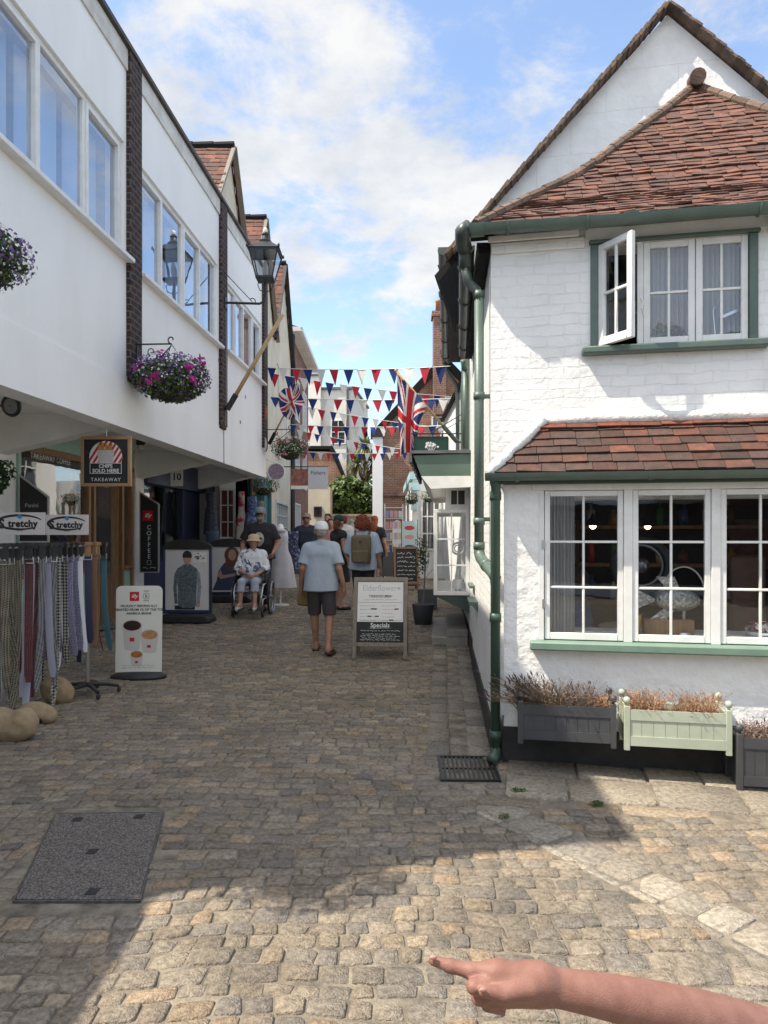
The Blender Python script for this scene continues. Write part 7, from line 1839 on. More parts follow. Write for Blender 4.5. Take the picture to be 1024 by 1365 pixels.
# ------------------------------------------------------------------ pots, stall, clothes
def build_street_things():
    m_pot = mat('grey_planter', (.10, .105, .11), (.075, .08, .085), 5, r=.7)
    X, Y, z = ground_at(564, 832); t = thing('potted_tree', 'thin olive tree in a grey tub beside the shop bay', 'potted tree', (X, Y, z))
    mb = MB(); mb.lathe([(.13, z), (.17, z + .30), (.175, z + .31), (.155, z + .31), (.15, z + .26)], (X, Y, 0), 22); mb.build('tub', m_pot, t, smooth=True)
    mb = MB(); mb.tube([(X, Y, z + .25), (X + .02, Y, z + .6), (X + .05, Y, z + 1.25)], [.014, .011, .006], 6)
    for k in range(6): a = k * 1.1; mb.tube([(X + .03, Y, z + .7 + .08 * k), (X + .03 + .12 * math.cos(a), Y + .12 * math.sin(a), z + .85 + .09 * k)], .004, 4)
    mb.build('trunk', M_greywood, t)
    mb = MB(); leaf_cloud(mb, (X - .02, Y, z + 1.05), (.13, .13, .36), 420, .022, 7, [(1, 1, .9), (1.6, 1.6, 1.3), (.8, .9, .8)], shell=.1); mb.build('foliage', M_leaf, t)
    X, Y, z = ground_at(567, 812); mb = MB(); mb.box(X - .13, X + .2, Y - .15, Y + .15, z, z + .36); mb.box(X - .10, X + .17, Y - .12, Y + .12, z + .36, z + .365); tag(mb.build('square_planter', m_pot, bevel=.01), 'square grey planter standing behind the olive tub', 'planter')
    # book and gift stall
    y = 18.0; zt = gz(y); t = thing('stall_table', 'trestle table under a grey cloth with small gifts before the pale blue shop', 'stall', (.25, y, zt))
    mb = MB(); mb.box(-.05, .62, y - .3, y + .5, zt + .72, zt + .76); mb.build('table_top', M_wood, t)
    mb = MB()
    for x in (-.02, .59):
        for yy in (y - .27, y + .47): mb.box(x - .02, x + .02, yy - .02, yy + .02, zt, zt + .72)
    mb.build('leg', M_black, t)
    mb = MB(); n = 14
    for i in range(n + 1): x = lerp(-.07, .64, i / n); mb.v += [(x, y - .32 - .015 * (i % 2), zt + .18), (x, y - .305, zt + .765), (x, y + .5, zt + .768)]
    for i in range(n): a = 3 * i; mb._f((a, a + 3, a + 4, a + 1)); mb._f((a + 1, a + 4, a + 5, a + 2))
    mb.build('cloth', mat('grey_cloth', (.10, .10, .11), r=.9), t)
    rg = random.Random(4); cols = ['red', 'cream', 'blue', 'yellow', 'pink', 'white', 'green', 'orange']; rgb = [(.5, .05, .05), (.6, .55, .4), (.06, .12, .4), (.6, .45, .05), (.6, .2, .3), (.7, .7, .7), (.1, .3, .12), (.6, .22, .04)]
    for i in range(8):
        x = -.02 + i * .082; h = rg.uniform(.12, .3); mb = MB(); mb.box(x, x + .06, y - .2, y - .05, zt + .77, zt + .77 + h); mb.box(x + .006, x + .054, y - .204, y - .2, zt + .77 + h * .3, zt + .77 + h * .8)
        tag(mb.build('gift_box', mat('gift_' + cols[i], rgb[i], tuple(c * .6 for c in rgb[i]), 20, r=.6)), f'small {cols[i]} gift box standing on the grey stall cloth', 'box', 'gift boxes on the stall')
    t = thing('card_stand', 'tall white wire stand of cards at the back of the stall', 'card stand', (.2, 19, gz(19)))
    mb = MB(); 
    for x in (.02, .5): mb.tube([(x, 19, gz(19)), (x, 19, 2.35)], .014, 6)
    for k in range(5): mb.bar((.02, 19, 1.1 + k * .29), (.5, 19, 1.1 + k * .29), .02)
    mb.build('frame', M_print, t)
    for k in range(4):
        mb = MB()
        for j in range(4): c = rgb[rg.randrange(8)]; mb.tint = tuple(.3 + .7 * q for q in c); x = .04 + j * .115; mb.box(x, x + .095, 18.96, 18.97, 1.12 + k * .29, 1.30 + k * .29)
        mb.build('card', M_petal, t)
    X, Y = at(546, 714, 17.2).x, 17.2; z = gz(Y); t = thing('banner_stand', 'pale blue printed banner with red and dark pictures beside the stall', 'banner', (X, Y, z))
    mb = MB(); mb.box(X - .19, X + .19, Y - .01, Y + .01, 1.08, 1.87); mb.build('banner', mat('banner_blue', (.42, .55, .60), (.5, .62, .66), 3, r=.5), t)
    M = face_M((X, Y - .011, 1.1)); 
    for nm, yy, c in (('printed_red_shape', .6, (.5, .05, .04)), ('printed_pink_shape', .38, (.6, .3, .25)), ('printed_dark_shape', .14, (.06, .09, .14))): mb = MB(); flat(mb, M, ell(0, yy, .12, .055, 14), .001); mb.build(nm, mat(nm, c, r=.6), t)
    mb = MB(); mb.tube([(X - .19, Y, z), (X - .19, Y, 1.9)], .012, 6); mb.tube([(X + .19, Y, z), (X + .19, Y, 1.9)], .012, 6); mb.box(X - .25, X + .25, Y - .15, Y + .15, z, z + .03); mb.build('stand', M_black, t)
    p = at(556, 655, 16); mb = MB()
    # clothes: mannequins and hangers by the clothes shop
    def dress(px, py0, py1, Y, w0, w1, m, label, seed, cat='dress'):
        a, b = at(px, py0, Y), at(px, py1, Y); mb = MB(); n = 26; k = 9
        for j in range(k + 1):
            v = j / k; ww = lerp(w0, w1, v) * (1 - .25 * math.exp(-((v - .3) / .12) ** 2))
            for i in range(n): q = 6.283 * i / n; f = 1 + .10 * v * math.sin(q * 7 + seed + v); mb.v.append((a.x + ww * f * math.cos(q), Y + ww * .6 * f * math.sin(q), lerp(a.z, b.z, v)))
        for j in range(k):
            for i in range(n): i2 = (i + 1) % n; mb._f((j * n + i, (j + 1) * n + i, (j + 1) * n + i2, j * n + i2))
        mb._f(tuple(range(n))); return tag(mb.build('dress', m, smooth=True), label, cat, 'clothes shown outside the shop')
    m_wd, m_nd = mat('white_linen', (.62, .60, .62), (.52, .5, .53), 4, r=.85), mat('navy_floral', (.03, .04, .09), (.25, .27, .35), 22, r=.85, lo=.55, hi=.6)
    dr = dress(374, 708, 783, 13.2, .13, .28, m_wd, 'long white linen dress on a mannequin beside the seated woman', 1)
    t = thing('mannequin', 'pale mannequin stand under the long white dress', 'mannequin', (*at(374, 783, 13.2).xy, gz(13.2))); p = at(374, 702, 13.2)
    mb = MB(); mb.tube([(p.x, 13.2, gz(13.2) + .02), (p.x, 13.2, p.z - .1)], .015, 8); mb.build('pole', M_white, t)
    mb = MB(); mb.lathe([(.16, gz(13.2)), (.16, gz(13.2) + .02), (.02, gz(13.2) + .03)], (p.x, 13.2, 0), 18); mb.build('base', M_white, t)
    mb = MB(); mb.lathe([(.12, p.z - .09), (.06, p.z - .03), (.045, p.z + .03), (.02, p.z + .05)], (p.x, 13.2, 0), 14); mb.build('neck', M_white, t, smooth=True)
    dress(389, 708, 765, 14.0, .13, .22, m_nd, 'navy flower print dress beside the long white one', 2)
    dress(336, 662, 725, 15.3, .10, .20, mat('blue_print', (.05, .09, .22), (.2, .26, .4), 18, r=.85, lo=.5, hi=.58), 'blue printed blouse hanging on the clothes shop corner', 3, 'blouse')
    dress(322, 655, 735, 15.35, .06, .16, mat('cream_red_print', (.55, .50, .42), (.5, .03, .08), 3.5, r=.85, lo=.52, hi=.56), 'long cream dress with red panel hanging beside the white paned window', 4)
    dress(347, 668, 735, 15.45, .08, .15, mat('olive_linen', (.20, .21, .17), (.15, .16, .13), 6, r=.9), 'olive linen dress hanging at the street corner of the clothes shop', 5)
    dress(281, 656, 712, 14.9, .10, .15, mat('dark_denim', (.025, .035, .06), (.10, .12, .16), 25, r=.9), 'dark speckled dress hanging by the navy door', 6)
    dress(283, 708, 750, 14.6, .14, .16, mat('denim', (.06, .09, .15), (.09, .13, .2), 9, r=.9), 'folded denim hanging over the poster stand', 7, 'jeans')
build_street_things()

# ------------------------------------------------------------------ across the street, behind the camera (seen only in reflections)
def build_opposite():
    t = thing('opposite_shop', 'brick shop with blue awning across the street, seen only as a reflection', 'shop', (3, -9, 0))
    mb = MB(); mb.box(3.2, 9, -14, -9, 0, 6.5); mb.build('wall', B_red, t)
    mb = MB(); mb.box(-2, 3.2, -14, -9, 0, 5.5); mb.build('white_wall', M_render, t)
    mb = MB(); mb.prism([(1.5, -9, 2.9), (1.5, -8.1, 2.45), (1.5, -9, 2.4)], (2.4, 0, 0)); mb.build('awning', mat('awning_blue', (.015, .05, .22), r=.7), t)
    fr = Frame(9, -9, 180)
    for x in (.5, 2.5, 7, 9): simple_window(t, fr, x, x + 1.1, 3.8, 5.4, -.02)
    mb = MB(); mb.box(-2, 9, -8.999, -8.94, .3, 2.3); mb.build('shopfront', M_dark, t)
build_opposite()
# ------------------------------------------------------------------ people
M_skin = mat('skin', (.43, .255, .19), (.36, .20, .145), 12, r=.55, spec=.35)
M_skin_t = mat('tanned_skin', (.36, .20, .135), (.30, .155, .10), 12, r=.55, spec=.35)
M_eye = mat('dark_eye', (.02, .015, .012), r=.3)
M_lip = mat('lip', (.30, .12, .10), r=.5)
def hand(P, wr, d, palm, side, s=1.0, curl=.5):
    """palm, four fingers and a thumb; d = pointing direction, palm = direction the palm faces, side = thumb side"""
    d, palm = Vector(d).normalized(), Vector(palm); palm = (palm - d * palm.dot(d)).normalized(); th = d.cross(palm) * side; wr = Vector(wr)
    for q in (-.024, -.008, .008, .024): P.append(cap(wr + th * q * .7 * s, wr + d * .085 * s + th * q * 1.25 * s, .015 * s, .013 * s, .012))
    for i, (q, L) in enumerate(((.033, .068), (.011, .078), (-.011, .072), (-.032, .055))):
        a = wr + d * .085 * s + th * q * s; c1, c2 = curl * .7, curl * 1.7
        m = a + (d * math.cos(c1) + palm * math.sin(c1)) * L * .5 * s; e = m + (d * math.cos(c2) + palm * math.sin(c2)) * L * .5 * s
        P.append(cap(a, m, .0098 * s, .009 * s, .005)); P.append(cap(m, e, .009 * s, .0075 * s, .003))
    a = wr + d * .025 * s + th * .028 * s; m = a + (d * .7 + th * .6 + palm * .25) * .038 * s; P.append(cap(a, m, .014 * s, .011 * s, .008)); P.append(cap(m, m + (d * .95 + palm * .3) * .032 * s, .0105 * s, .008 * s, .004))
def lc(p, q, t): return Vector(p).lerp(Vector(q), t)
class Fig:
    """joints of one figure facing +y, metres for a 1.75 m adult, scaled by s; girth f"""
    def __init__(F, x, y, z, rz, h=1.75, f=1.0, lean=0.0, seat=None, arms=None, legs=None, head=(0, 0), res=.011, curl=.5):
        F.s = h / 1.75; F.f = f; F.res = res; F.curl = curl
        F.M = Matrix.Translation((x, y, z)) @ Matrix.Rotation(R(rz), 4, 'Z') @ Matrix.Scale(F.s, 4)
        pz = .95 if seat is None else seat; F.pz = pz
        T = Matrix.Translation((0, 0, pz)) @ Matrix.Rotation(-lean, 4, 'X') @ Matrix.Translation((0, 0, -.95)); F.T = T
        t = lambda a, b, c: T @ Vector((a, b, c)); F.t = t
        F.sh = {s: t(s * .18, -.01, 1.40) for s in (-1, 1)}; F.hip = {s: Vector((s * .09, 0, pz - .03)) for s in (-1, 1)}
        A = arms or {}; Lg = legs or {}
        F.el = {s: Vector(A.get(s, ((s * .25, -.03, 1.12), 0))[0]) for s in (-1, 1)}
        F.wr = {s: Vector(A[s][1]) if s in A else Vector((s * .27, .05, .88)) for s in (-1, 1)}
        F.kn = {s: Vector(Lg[s][0]) if s in Lg else Vector((s * .10, .02, .50)) for s in (-1, 1)}
        F.an = {s: Vector(Lg[s][1]) if s in Lg else Vector((s * .10, -.02, .085)) for s in (-1, 1)}
        F.ft = {s: Vector(Lg[s][2]) if s in Lg and len(Lg[s]) > 2 else Vector((0, .16, -.05)) for s in (-1, 1)}
        F.hd = Matrix.Translation(t(0, 0, 1.505)) @ Matrix.Rotation(R(head[0]), 4, 'Z') @ Matrix.Rotation(-R(head[1]), 4, 'X') @ Matrix.Scale(1.07, 4) @ Matrix.Translation((0, 0, -1.535))
    def torso(F, g=0.0):
        t, f = F.t, F.f
        return [cap(t(-.095, 0, 1.32), t(.095, 0, 1.32), .108 * (.6 + .4 * f) + g, None, .05), cap(t(-.075, .02 * f, 1.13), t(.075, .02 * f, 1.13), .112 * f + g, None, .06), cap(t(-.085, -.005, .98), t(.085, -.005, .98), .112 * (.4 + .6 * f) + g, None, .06), cap(t(-.15, -.01, 1.405), t(.15, -.01, 1.405), .06 + g, None, .04)] + [cap(t(0, -.025, 1.475), t(s * .14, -.012, 1.42), .042 + g * .6, .05 + g * .6, .03) for s in (-1, 1)]
    def arm(F, s, g=0.0, upto=2.0, flare=0.0):
        a, e, w = F.sh[s], F.el[s], F.wr[s]; k = .8 + .2 * F.f
        if upto <= 1: return [cap(a, lc(a, e, upto), .056 * k + g, (.056 - .012 * upto) * k + g + flare, .03, flat=True)]
        P = [cap(a, e, .054 * k + g, .041 * k + g, .03)]
        P.append(cap(e, lc(e, w, min(1, upto - 1)), .043 * k + g, (.043 - .014 * min(1, upto - 1)) * k + g + flare, .015, flat=upto < 2)); return P
    def leg(F, s, g=0.0, upto=2.0, flare=0.0):
        a, e, w = F.hip[s], F.kn[s], F.an[s]; k = .75 + .25 * F.f
        if upto <= 1: return [cap(a, lc(a, e, upto), .090 * k + g, (.090 - .03 * upto) * k + g + flare, .03, flat=True)]
        return [cap(a, e, .088 * k + g, .060 * k + g, .03), cap(e, lc(e, w, min(1, upto - 1)), .057 * k + g, (.057 - .022 * min(1, upto - 1)) * k + g + flare, .02, flat=upto < 2)]
    def body(F, label, skin, face=True, ears=True, group=None):
        P = F.torso() ; h = F.hd
        P += [cap(F.t(0, -.015, 1.42), h @ Vector((0, 0, 1.57)), .058, .052, .03)]
        P += [ellip(h @ Vector((0, .0, 1.665)), (.077, .096, .098), .02), ellip(h @ Vector((0, .03, 1.60)), (.058, .062, .062), .03), cap(h @ Vector((0, .085, 1.655)), h @ Vector((0, .108, 1.63)), .010, .015, .012), cap(h @ Vector((-.03, .07, 1.685)), h @ Vector((.03, .07, 1.685)), .014, None, .012)]
        if ears: P += [ellip(h @ Vector((s * .08, -.005, 1.645)), (.013, .024, .032), .006) for s in (-1, 1)]
        for s in (-1, 1):
            P += F.arm(s) + F.leg(s)
            P += [cap(lc(F.kn[s], F.an[s], .12) + Vector((0, -.02, 0)), lc(F.kn[s], F.an[s], .45) + Vector((0, -.015, 0)), .045, .038, .03)]
            d = F.wr[s] - F.el[s]; inner = Vector((-s, 0, 0)) if abs(d.normalized().x) < .7 else Vector((0, 0, -1))
            hand(P, F.wr[s], d, inner, -1 if s > 0 else 1, 1.0, F.curl)
            an = F.an[s]; ft = F.ft[s]; P += [cap(an + Vector((0, -.03, -.035)), an + ft * .5 + Vector((0, 0, -.01)), .036, .034, .03), cap(an + ft * .5, an + ft, .032, .026, .02), cap(an + Vector((0, -.02, 0)), an + Vector((0, -.03, -.04)), .036, .036, .02)]
            for q in (-.022, 0.0, .022): P.append(cap(an + ft + Vector((q, 0, 0)), an + ft * 1.16 + Vector((q * 1.1, 0, 0)), .012, .010, .006))
        mb = MB(); V, Q = surface(P, F.res); mb.add([F.M @ Vector(v) for v in V], Q)
        o = F.M.translation
        F.o = tag(mb.build('person', skin, smooth=True, origin=(o.x, o.y, o.z)), label, 'person', group)
        if face:
            mb = MB()
            for s in (-1, 1): mb.ball(h @ Vector((s * .031, .083, 1.662)), .011, 8, 6)
            mb.build('eye', M_eye, F.o, F.M)
            mb = MB(); mb.ball(h @ Vector((0, .088, 1.592)), .018, 10, 6, (1.2, .5, .35)); mb.build('mouth', M_lip, F.o, F.M)
        return F.o
    def wear(F, name, prims, m, wr=.0028, ws=8.5, seed=0, res=None, smooth=True, par=None):
        mb = MB(); V, Q = surface(prims, res or F.res, wrinkle=wr, wscale=ws, seed=seed); mb.add([F.M @ Vector(v) for v in V], Q); return mb.build(name, m, par or F.o, smooth=smooth)
    def local(F, name, mb, m, smooth=True): return mb.build(name, m, F.o, F.M, smooth=smooth)
    def shirt(F, m, sleeve=.6, g=.016, hem=.0, seed=0, name='shirt', flare=.012):
        P = F.torso(g); P.pop(2)
        for x in (-.088, -.03, .03, .088): P.append(cap(F.t(x, .006 * F.f, 1.22), F.t(x, .0, .90 - hem), .106 * (.4 + .6 * F.f) + g, .112 * (.4 + .6 * F.f) + g + .012, .03, flat=True))
        for s in (-1, 1): P += F.arm(s, g + .004, sleeve, flare)
        return F.wear(name, P, m, seed=seed)
    def lower(F, m, upto=.85, g=.014, flare=.02, name='shorts', seed=3):
        P = [cap(Vector((-.085, 0, F.pz)), Vector((.085, 0, F.pz)), .118 * (.4 + .6 * F.f) + g * .6, None, .03)]
        for s in (-1, 1): P += F.leg(s, g, upto, flare)
        return F.wear(name, P, m, seed=seed)
    def shoe(F, m, sandal=False, name='shoe'):
        for s in (-1, 1):
            an, ft = F.an[s], F.ft[s]; d = ft.copy(); lo = Vector((0, 0, -.052 if sandal else -.04))
            P = [cap(an + Vector((0, -.045, 0)) + lo, an + ft * 1.15 + lo + Vector((0, 0, .04 if abs(ft.z) > .03 else 0)) , .042 if not sandal else .036, .038, .02)]
            mb = MB()
            if sandal:
                a, b = an + Vector((0, -.06, -.075)), an + ft * 1.2 + Vector((0, .01, -.028)); mb.bar(a, b, .092, .022)
                mb.tube([an + ft * .95 + Vector((-.045, -.02, -.02)), an + ft * .75 + Vector((0, .02, .035)), an + ft * .95 + Vector((.045, -.02, -.02))], .010, 6)
            else: sdf(mb, P, .012)
            F.local(name, mb, m)
    def hair(F, P, m, name='hair', wr=.004, ws=40): return F.wear(name, [ellip(F.hd @ Vector(c), r, .02) for c, r in P], m, wr=wr, ws=ws)
    def cap_(F, m, name='cap', brim=1):
        h = F.hd; mb = MB()
        mb.lathe([(.098, 1.675), (.099, 1.70), (.088, 1.745), (.06, 1.775), (.01, 1.785)], n=20, M=h @ Matrix.Diagonal((.90, 1.06, 1, 1)))
        V = []
        for i in range(13): a = math.pi * (i / 12); V.append(h @ Vector((.088 * math.cos(a), .04 + .06 * math.sin(a), 1.682)))
        W = [h @ Vector((.085 * math.cos(math.pi * i / 12), .06 + .125 * math.sin(math.pi * i / 12), 1.668)) for i in range(13)]
        if brim:
            for i in range(12): mb.poly([V[i], W[i], W[i + 1], V[i + 1]]); mb.poly([V[i + 1] - Vector((0, 0, .006)), W[i + 1] - Vector((0, 0, .006)), W[i] - Vector((0, 0, .006)), V[i] - Vector((0, 0, .006))])
        return F.local(name, mb, m)

def people():
    cl = lambda n, c, c2=None, sc=5: mat(n, c, c2 or tuple(q * .8 for q in c), sc, r=.85, b=.55, bs=11, stretch=(1, 1, .55))
    # 1: man in the pale blue shirt walking away, holding a mustard bag
    X, Y, z = ground_at(430, 871)
    F = Fig(-.79, 8.95, gz(8.95), -4, 1.64, 1.06, lean=.05, res=.0085, arms={-1: ((-.245, -.05, 1.13), (-.28, .06, .88)), 1: ((.25, -.07, 1.13), (.31, -.02, .89))},
            legs={-1: ((-.105, .10, .50), (-.095, .16, .09), (-.01, .16, -.045)), 1: ((.115, .0, .49), (.125, -.20, .11), (.03, .15, -.06))}, head=(8, -4))
    F.body('man in pale blue tee shirt and grey shorts walking away with a white cap', M_skin_t, face=False)
    F.shirt(cl('pale_blue_cotton', (.35, .41, .475), (.29, .345, .41), 5), .80, .020, .07, 1, flare=.014)
    F.lower(cl('charcoal_cotton', (.055, .05, .055)), .95, .016, .010)
    F.cap_(cl('white_cap', (.72, .73, .76))); F.hair([((0, -.03, 1.64), (.079, .08, .07))], mat('grey_hair', (.30, .28, .26), (.2, .19, .18), 60, r=.9))
    F.shoe(mat('brown_sandal', (.05, .032, .022), r=.7), True, 'flip_flop')
    p = F.M @ F.wr[-1]; t = thing('shoulder_bag', 'mustard coloured bag hanging at the left of the blue shirted man', 'bag', (p.x + .03, p.y + .16, .62)); mb = MB(); mb.obox(Matrix.Translation((p.x + .05, p.y + .17, .83)) @ Matrix.Rotation(.12, 4, 'Y'), .20, .09, .42); mb.build('bag_body', cl('mustard_canvas', (.26, .19, .06)), t, bevel=.03)
    mb = MB(); mb.tube([(p.x - .02, p.y + .17, 1.0), (p.x + .05, p.y + .10, 1.16), (p.x + .12, p.y + .17, 1.0)], .009, 6); mb.build('strap', cl('mustard_canvas', (.26, .19, .06)), t)
    # 2: seated woman in the wheelchair, 3: man pushing her
    X, Y, z = ground_at(337, 822); wy = Y + .25; wx = at(337, 760, wy).x; wz = gz(wy)
    chair(wx, wy, wz)
    F = Fig(wx, wy, wz, 180, 1.60, 1.12, lean=-.10, seat=.66, res=.009, arms={-1: ((-.27, .06, .84), (-.10, .30, .74)), 1: ((.27, .06, .84), (.08, .31, .76))},
            legs={-1: ((-.12, .44, .62), (-.13, .52, .24), (-.02, .15, -.03)), 1: ((.12, .44, .62), (.13, .52, .24), (.02, .15, -.03))}, head=(0, -8), curl=.8)
    F.body('seated woman in straw hat and blue and white blouse being pushed', M_skin)
    bl = mat('blue_white_print', (.66, .68, .70), (.10, .14, .22), 9, r=.85, lo=.50, hi=.56, detail=2)
    F.shirt(bl, 1.35, .022, -.02, 4, 'blouse', .03); F.lower(cl('pale_blue_trousers', (.40, .43, .52)), 1.45, .014, .012, 'trousers')
    F.shoe(cl('white_shoe', (.55, .54, .52)))
    mb = MB(); mb.lathe([(.135, 1.655), (.13, 1.66), (.098, 1.70), (.092, 1.76), (.06, 1.785), (.01, 1.79)], n=24, M=F.hd); F.local('sun_hat', mb, cl('straw', (.55, .42, .26), (.46, .34, .20), 40))
    F.hair([((0, -.03, 1.63), (.082, .075, .075))], mat('dark_grey_hair', (.12, .10, .09), r=.9))
    mb = MB(); mb.tube([F.t(.12, .09, 1.40), F.t(.02, .16, 1.2), F.t(-.1, .15, 1.05)], .012, 6); F.local('bag_strap', mb, M_navy)
    F2 = Fig(wx + .03, wy + .62, gz(wy + .6), 180, 1.80, 1.22, lean=.10, res=.009, arms={-1: ((-.30, .06, 1.14), (-.26, .30, .98)), 1: ((.30, .06, 1.14), (.26, .30, .98))},
             legs={-1: ((-.11, .12, .5), (-.11, .06, .09)), 1: ((.11, .0, .5), (.11, -.16, .10))}, head=(0, -6), curl=1.2)
    F2.body('bearded man in dark tee shirt and grey cap pushing the wheelchair', M_skin_t)
    sh = F2.shirt(cl('black_cotton', (.022, .02, .026)), .78, .022, .02, 7, flare=.018); F2.lower(cl('dark_denim_cloth', (.03, .035, .05)), 2.0, .016, .01, 'trousers'); F2.shoe(M_black)
    F2.cap_(cl('grey_cap', (.16, .19, .21), (.24, .27, .29), 25)); F2.hair([((0, .055, 1.585), (.058, .058, .05))], mat('grey_beard', (.33, .30, .28), (.20, .18, .17), 70, r=.95), 'beard', .003, 70)
    mb = MB(); M = F2.M @ F2.T @ Matrix.Translation((0, .166, 1.24)) @ Matrix.Rotation(R(180), 4, 'Z') @ face_M((0, 0, 0))
    # skull print follows the front of the shirt
    def onshirt(x, y): return Vector((x, .13 + .045 * math.sqrt(max(0, 1 - (x / .13) ** 2)) + .012 - .03 * max(0, y - 1.26) / .1, y))
    pr = [(.085 * math.cos(a) * (1 if math.sin(a) > -.2 else .78), 1.23 + .125 * math.sin(a)) for a in np.linspace(0, 6.283, 25)[:-1]]
    sdf(mb, [ellip(F2.t(0, .164, 1.225), (.088, .030, .125), .01)], .008); mb.v = [tuple(F2.M @ Vector(v)) for v in mb.v]; sk = mb.build('skull_print', cl('print_white', (.50, .50, .50), (.25, .25, .26), 30), F2.o, smooth=True)
    mb = MB()
    for s in (-1, 1): mb.ball(F2.t(s * .036, .184, 1.245), .022, 10, 8, (1, .5, 1.1))
    mb.ball(F2.t(0, .19, 1.195), .012, 8, 6, (1, .5, 1.5))
    for k in range(5): mb.ball(F2.t(-.03 + .015 * k, .186, 1.15), .006, 6, 5, (.6, .5, 2))
    F2.local('skull_eye', mb, M_ink)
    # 4: man in sunglasses and navy tee facing us
    F = Fig(at(409, 690, 14.4).x, 14.4, gz(14.4), 176, 1.72, 1.12, res=.013); F.body('man in sunglasses and navy tee shirt walking towards the camera', M_skin_t)
    F.shirt(cl('navy_cotton', (.02, .025, .045)), .7); F.lower(cl('stone_cotton', (.25, .22, .18)), .9); F.shoe(M_black); F.hair([((0, -.02, 1.70), (.079, .092, .07))], mat('short_grey_hair', (.22, .20, .19), r=.9))
    mb = MB(); mb.bar(F.hd @ Vector((-.07, .088, 1.664)), F.hd @ Vector((.07, .088, 1.664)), .02, .034); F.local('sunglasses', mb, M_ink, False)
    # 5: woman in a green cap and black top
    F = Fig(at(452, 700, 12.6).x, 12.6, gz(12.6), -60, 1.66, 1.08, res=.012, arms={-1: ((-.26, .0, 1.12), (-.22, .18, .95)), 1: ((.26, -.02, 1.12), (.26, .08, .88))}, head=(20, 0)); F.body('woman in dark green cap and black top seen from the side', M_skin)
    F.shirt(M_black_cloth(), .25, .014, .0, 2, 'top'); F.lower(cl('black_skirt', (.02, .02, .022)), .95, .03, .06, 'skirt'); F.shoe(M_black); F.cap_(cl('green_cap', (.012, .05, .03)), 'cap')
    F.hair([((0, -.05, 1.64), (.082, .07, .09)), ((0, -.08, 1.56), (.06, .05, .08))], mat('auburn_hair', (.16, .06, .03), (.09, .035, .02), 60, r=.85))
    # 6: backpacker with curly red hair
    bx, by = at(484, 740, 11.0).x, 11.0
    F = Fig(bx, by, gz(by), -6, 1.68, 1.02, res=.010, arms={-1: ((-.24, .04, 1.13), (-.20, .24, 1.05)), 1: ((.25, -.02, 1.13), (.27, .08, .90))}, legs={-1: ((-.09, .08, .5), (-.09, .08, .09)), 1: ((.10, -.02, .5), (.10, -.16, .11))}); F.body('person with curly red hair and striped blue shirt walking away', M_skin, face=False)
    F.shirt(mat('striped_shirt', (.34, .44, .60), (.52, .58, .66), 20, r=.85, stretch=(3, 3, .05)), .95, .02, .02, 5, flare=.02); F.lower(cl('black_trousers', (.02, .022, .03)), 2.0, .012, .01, 'trousers'); F.shoe(M_black)
    rg = random.Random(4); hr = MB()
    F.hair([((0, -.02, 1.69), (.098, .11, .10)), ((.06, -.05, 1.63), (.07, .07, .08)), ((-.06, -.05, 1.63), (.07, .07, .08)), ((0, -.08, 1.62), (.09, .06, .09))], mat('curly_red_hair', (.30, .09, .035), (.13, .02, .02), 35, r=.85), 'hair', .012, 75)
    Mb = F.M; t = thing('backpack', 'khaki canvas backpack on the curly haired walker', 'backpack', Mb @ Vector((0, -.2, 1.05)))
    mb = MB(); mb.obox(Matrix.Translation((0, -.215, 1.22)), .31, .17, .44); b_ = mb.build('pack_body', cl('khaki_canvas', (.16, .135, .075), (.12, .10, .055), 8), t, Mb, bevel=.05, seg=3)
    mb = MB(); mb.obox(Matrix.Translation((0, -.315, 1.10)), .26, .06, .19); mb.build('pocket', cl('khaki_canvas', (.16, .135, .075)), t, Mb, bevel=.02)
    mb = MB(); mb.obox(Matrix.Translation((0, -.302, 1.33)) @ Matrix.Rotation(R(45), 4, 'Y'), .05, .008, .05); mb.obox(Matrix.Translation((.13, -.30, 1.02)), .05, .03, .07); mb.build('leather_patch', mat('patch_leather', (.10, .04, .02), r=.6), t, Mb)
    mb = MB()
    for s in (-1, 1): mb.tube([(s * .10, -.14, 1.42), (s * .12, -.06, 1.50), (s * .125, .06, 1.47), (s * .14, .13, 1.36)], .018, 6)
    mb.build('strap', cl('khaki_canvas', (.16, .135, .075)), t, Mb)
    # the farther crowd
    crowd = [(437, 688, 17.0, 170, 1.72, (.04, .04, .05), (.05, .05, .06), (.05, .03, .02), 'dark dressed walker with black hair behind the green capped woman'),
             (441, 696, 15.8, 185, 1.60, (.50, .22, .22), (.45, .40, .36), (.09, .04, .02), 'woman in a salmon pink top facing the camera beside the sunglasses man'),
             (459, 690, 19.0, 10, 1.70, (.60, .60, .60), (.10, .12, .2), (.20, .03, .04), 'walker in white top with dark red hair under the bush'),
             (469, 694, 20.5, 0, 1.62, (.42, .2, .19), (.3, .24, .2), (.42, .35, .27), 'fair haired walker in dusty pink dress under the bush'),
             (478, 690, 22.0, 180, 1.75, (.28, .12, .12), (.05, .06, .09), (.04, .03, .02), 'walker in brick red shirt near the white pier'),
             (500, 688, 16.2, -20, 1.66, (.02, .02, .022), (.02, .02, .022), (.33, .09, .03), 'woman in black with long ginger hair beside the stall'),
             (487, 690, 24.0, 180, 1.70, (.20, .38, .42), (.25, .22, .2), (.06, .04, .03), 'walker in teal top far up the street'),
             (449, 692, 24.0, 170, 1.72, (.45, .42, .38), (.06, .06, .07), (.10, .08, .07), 'walker in beige shirt far up the street by the garden wall')]
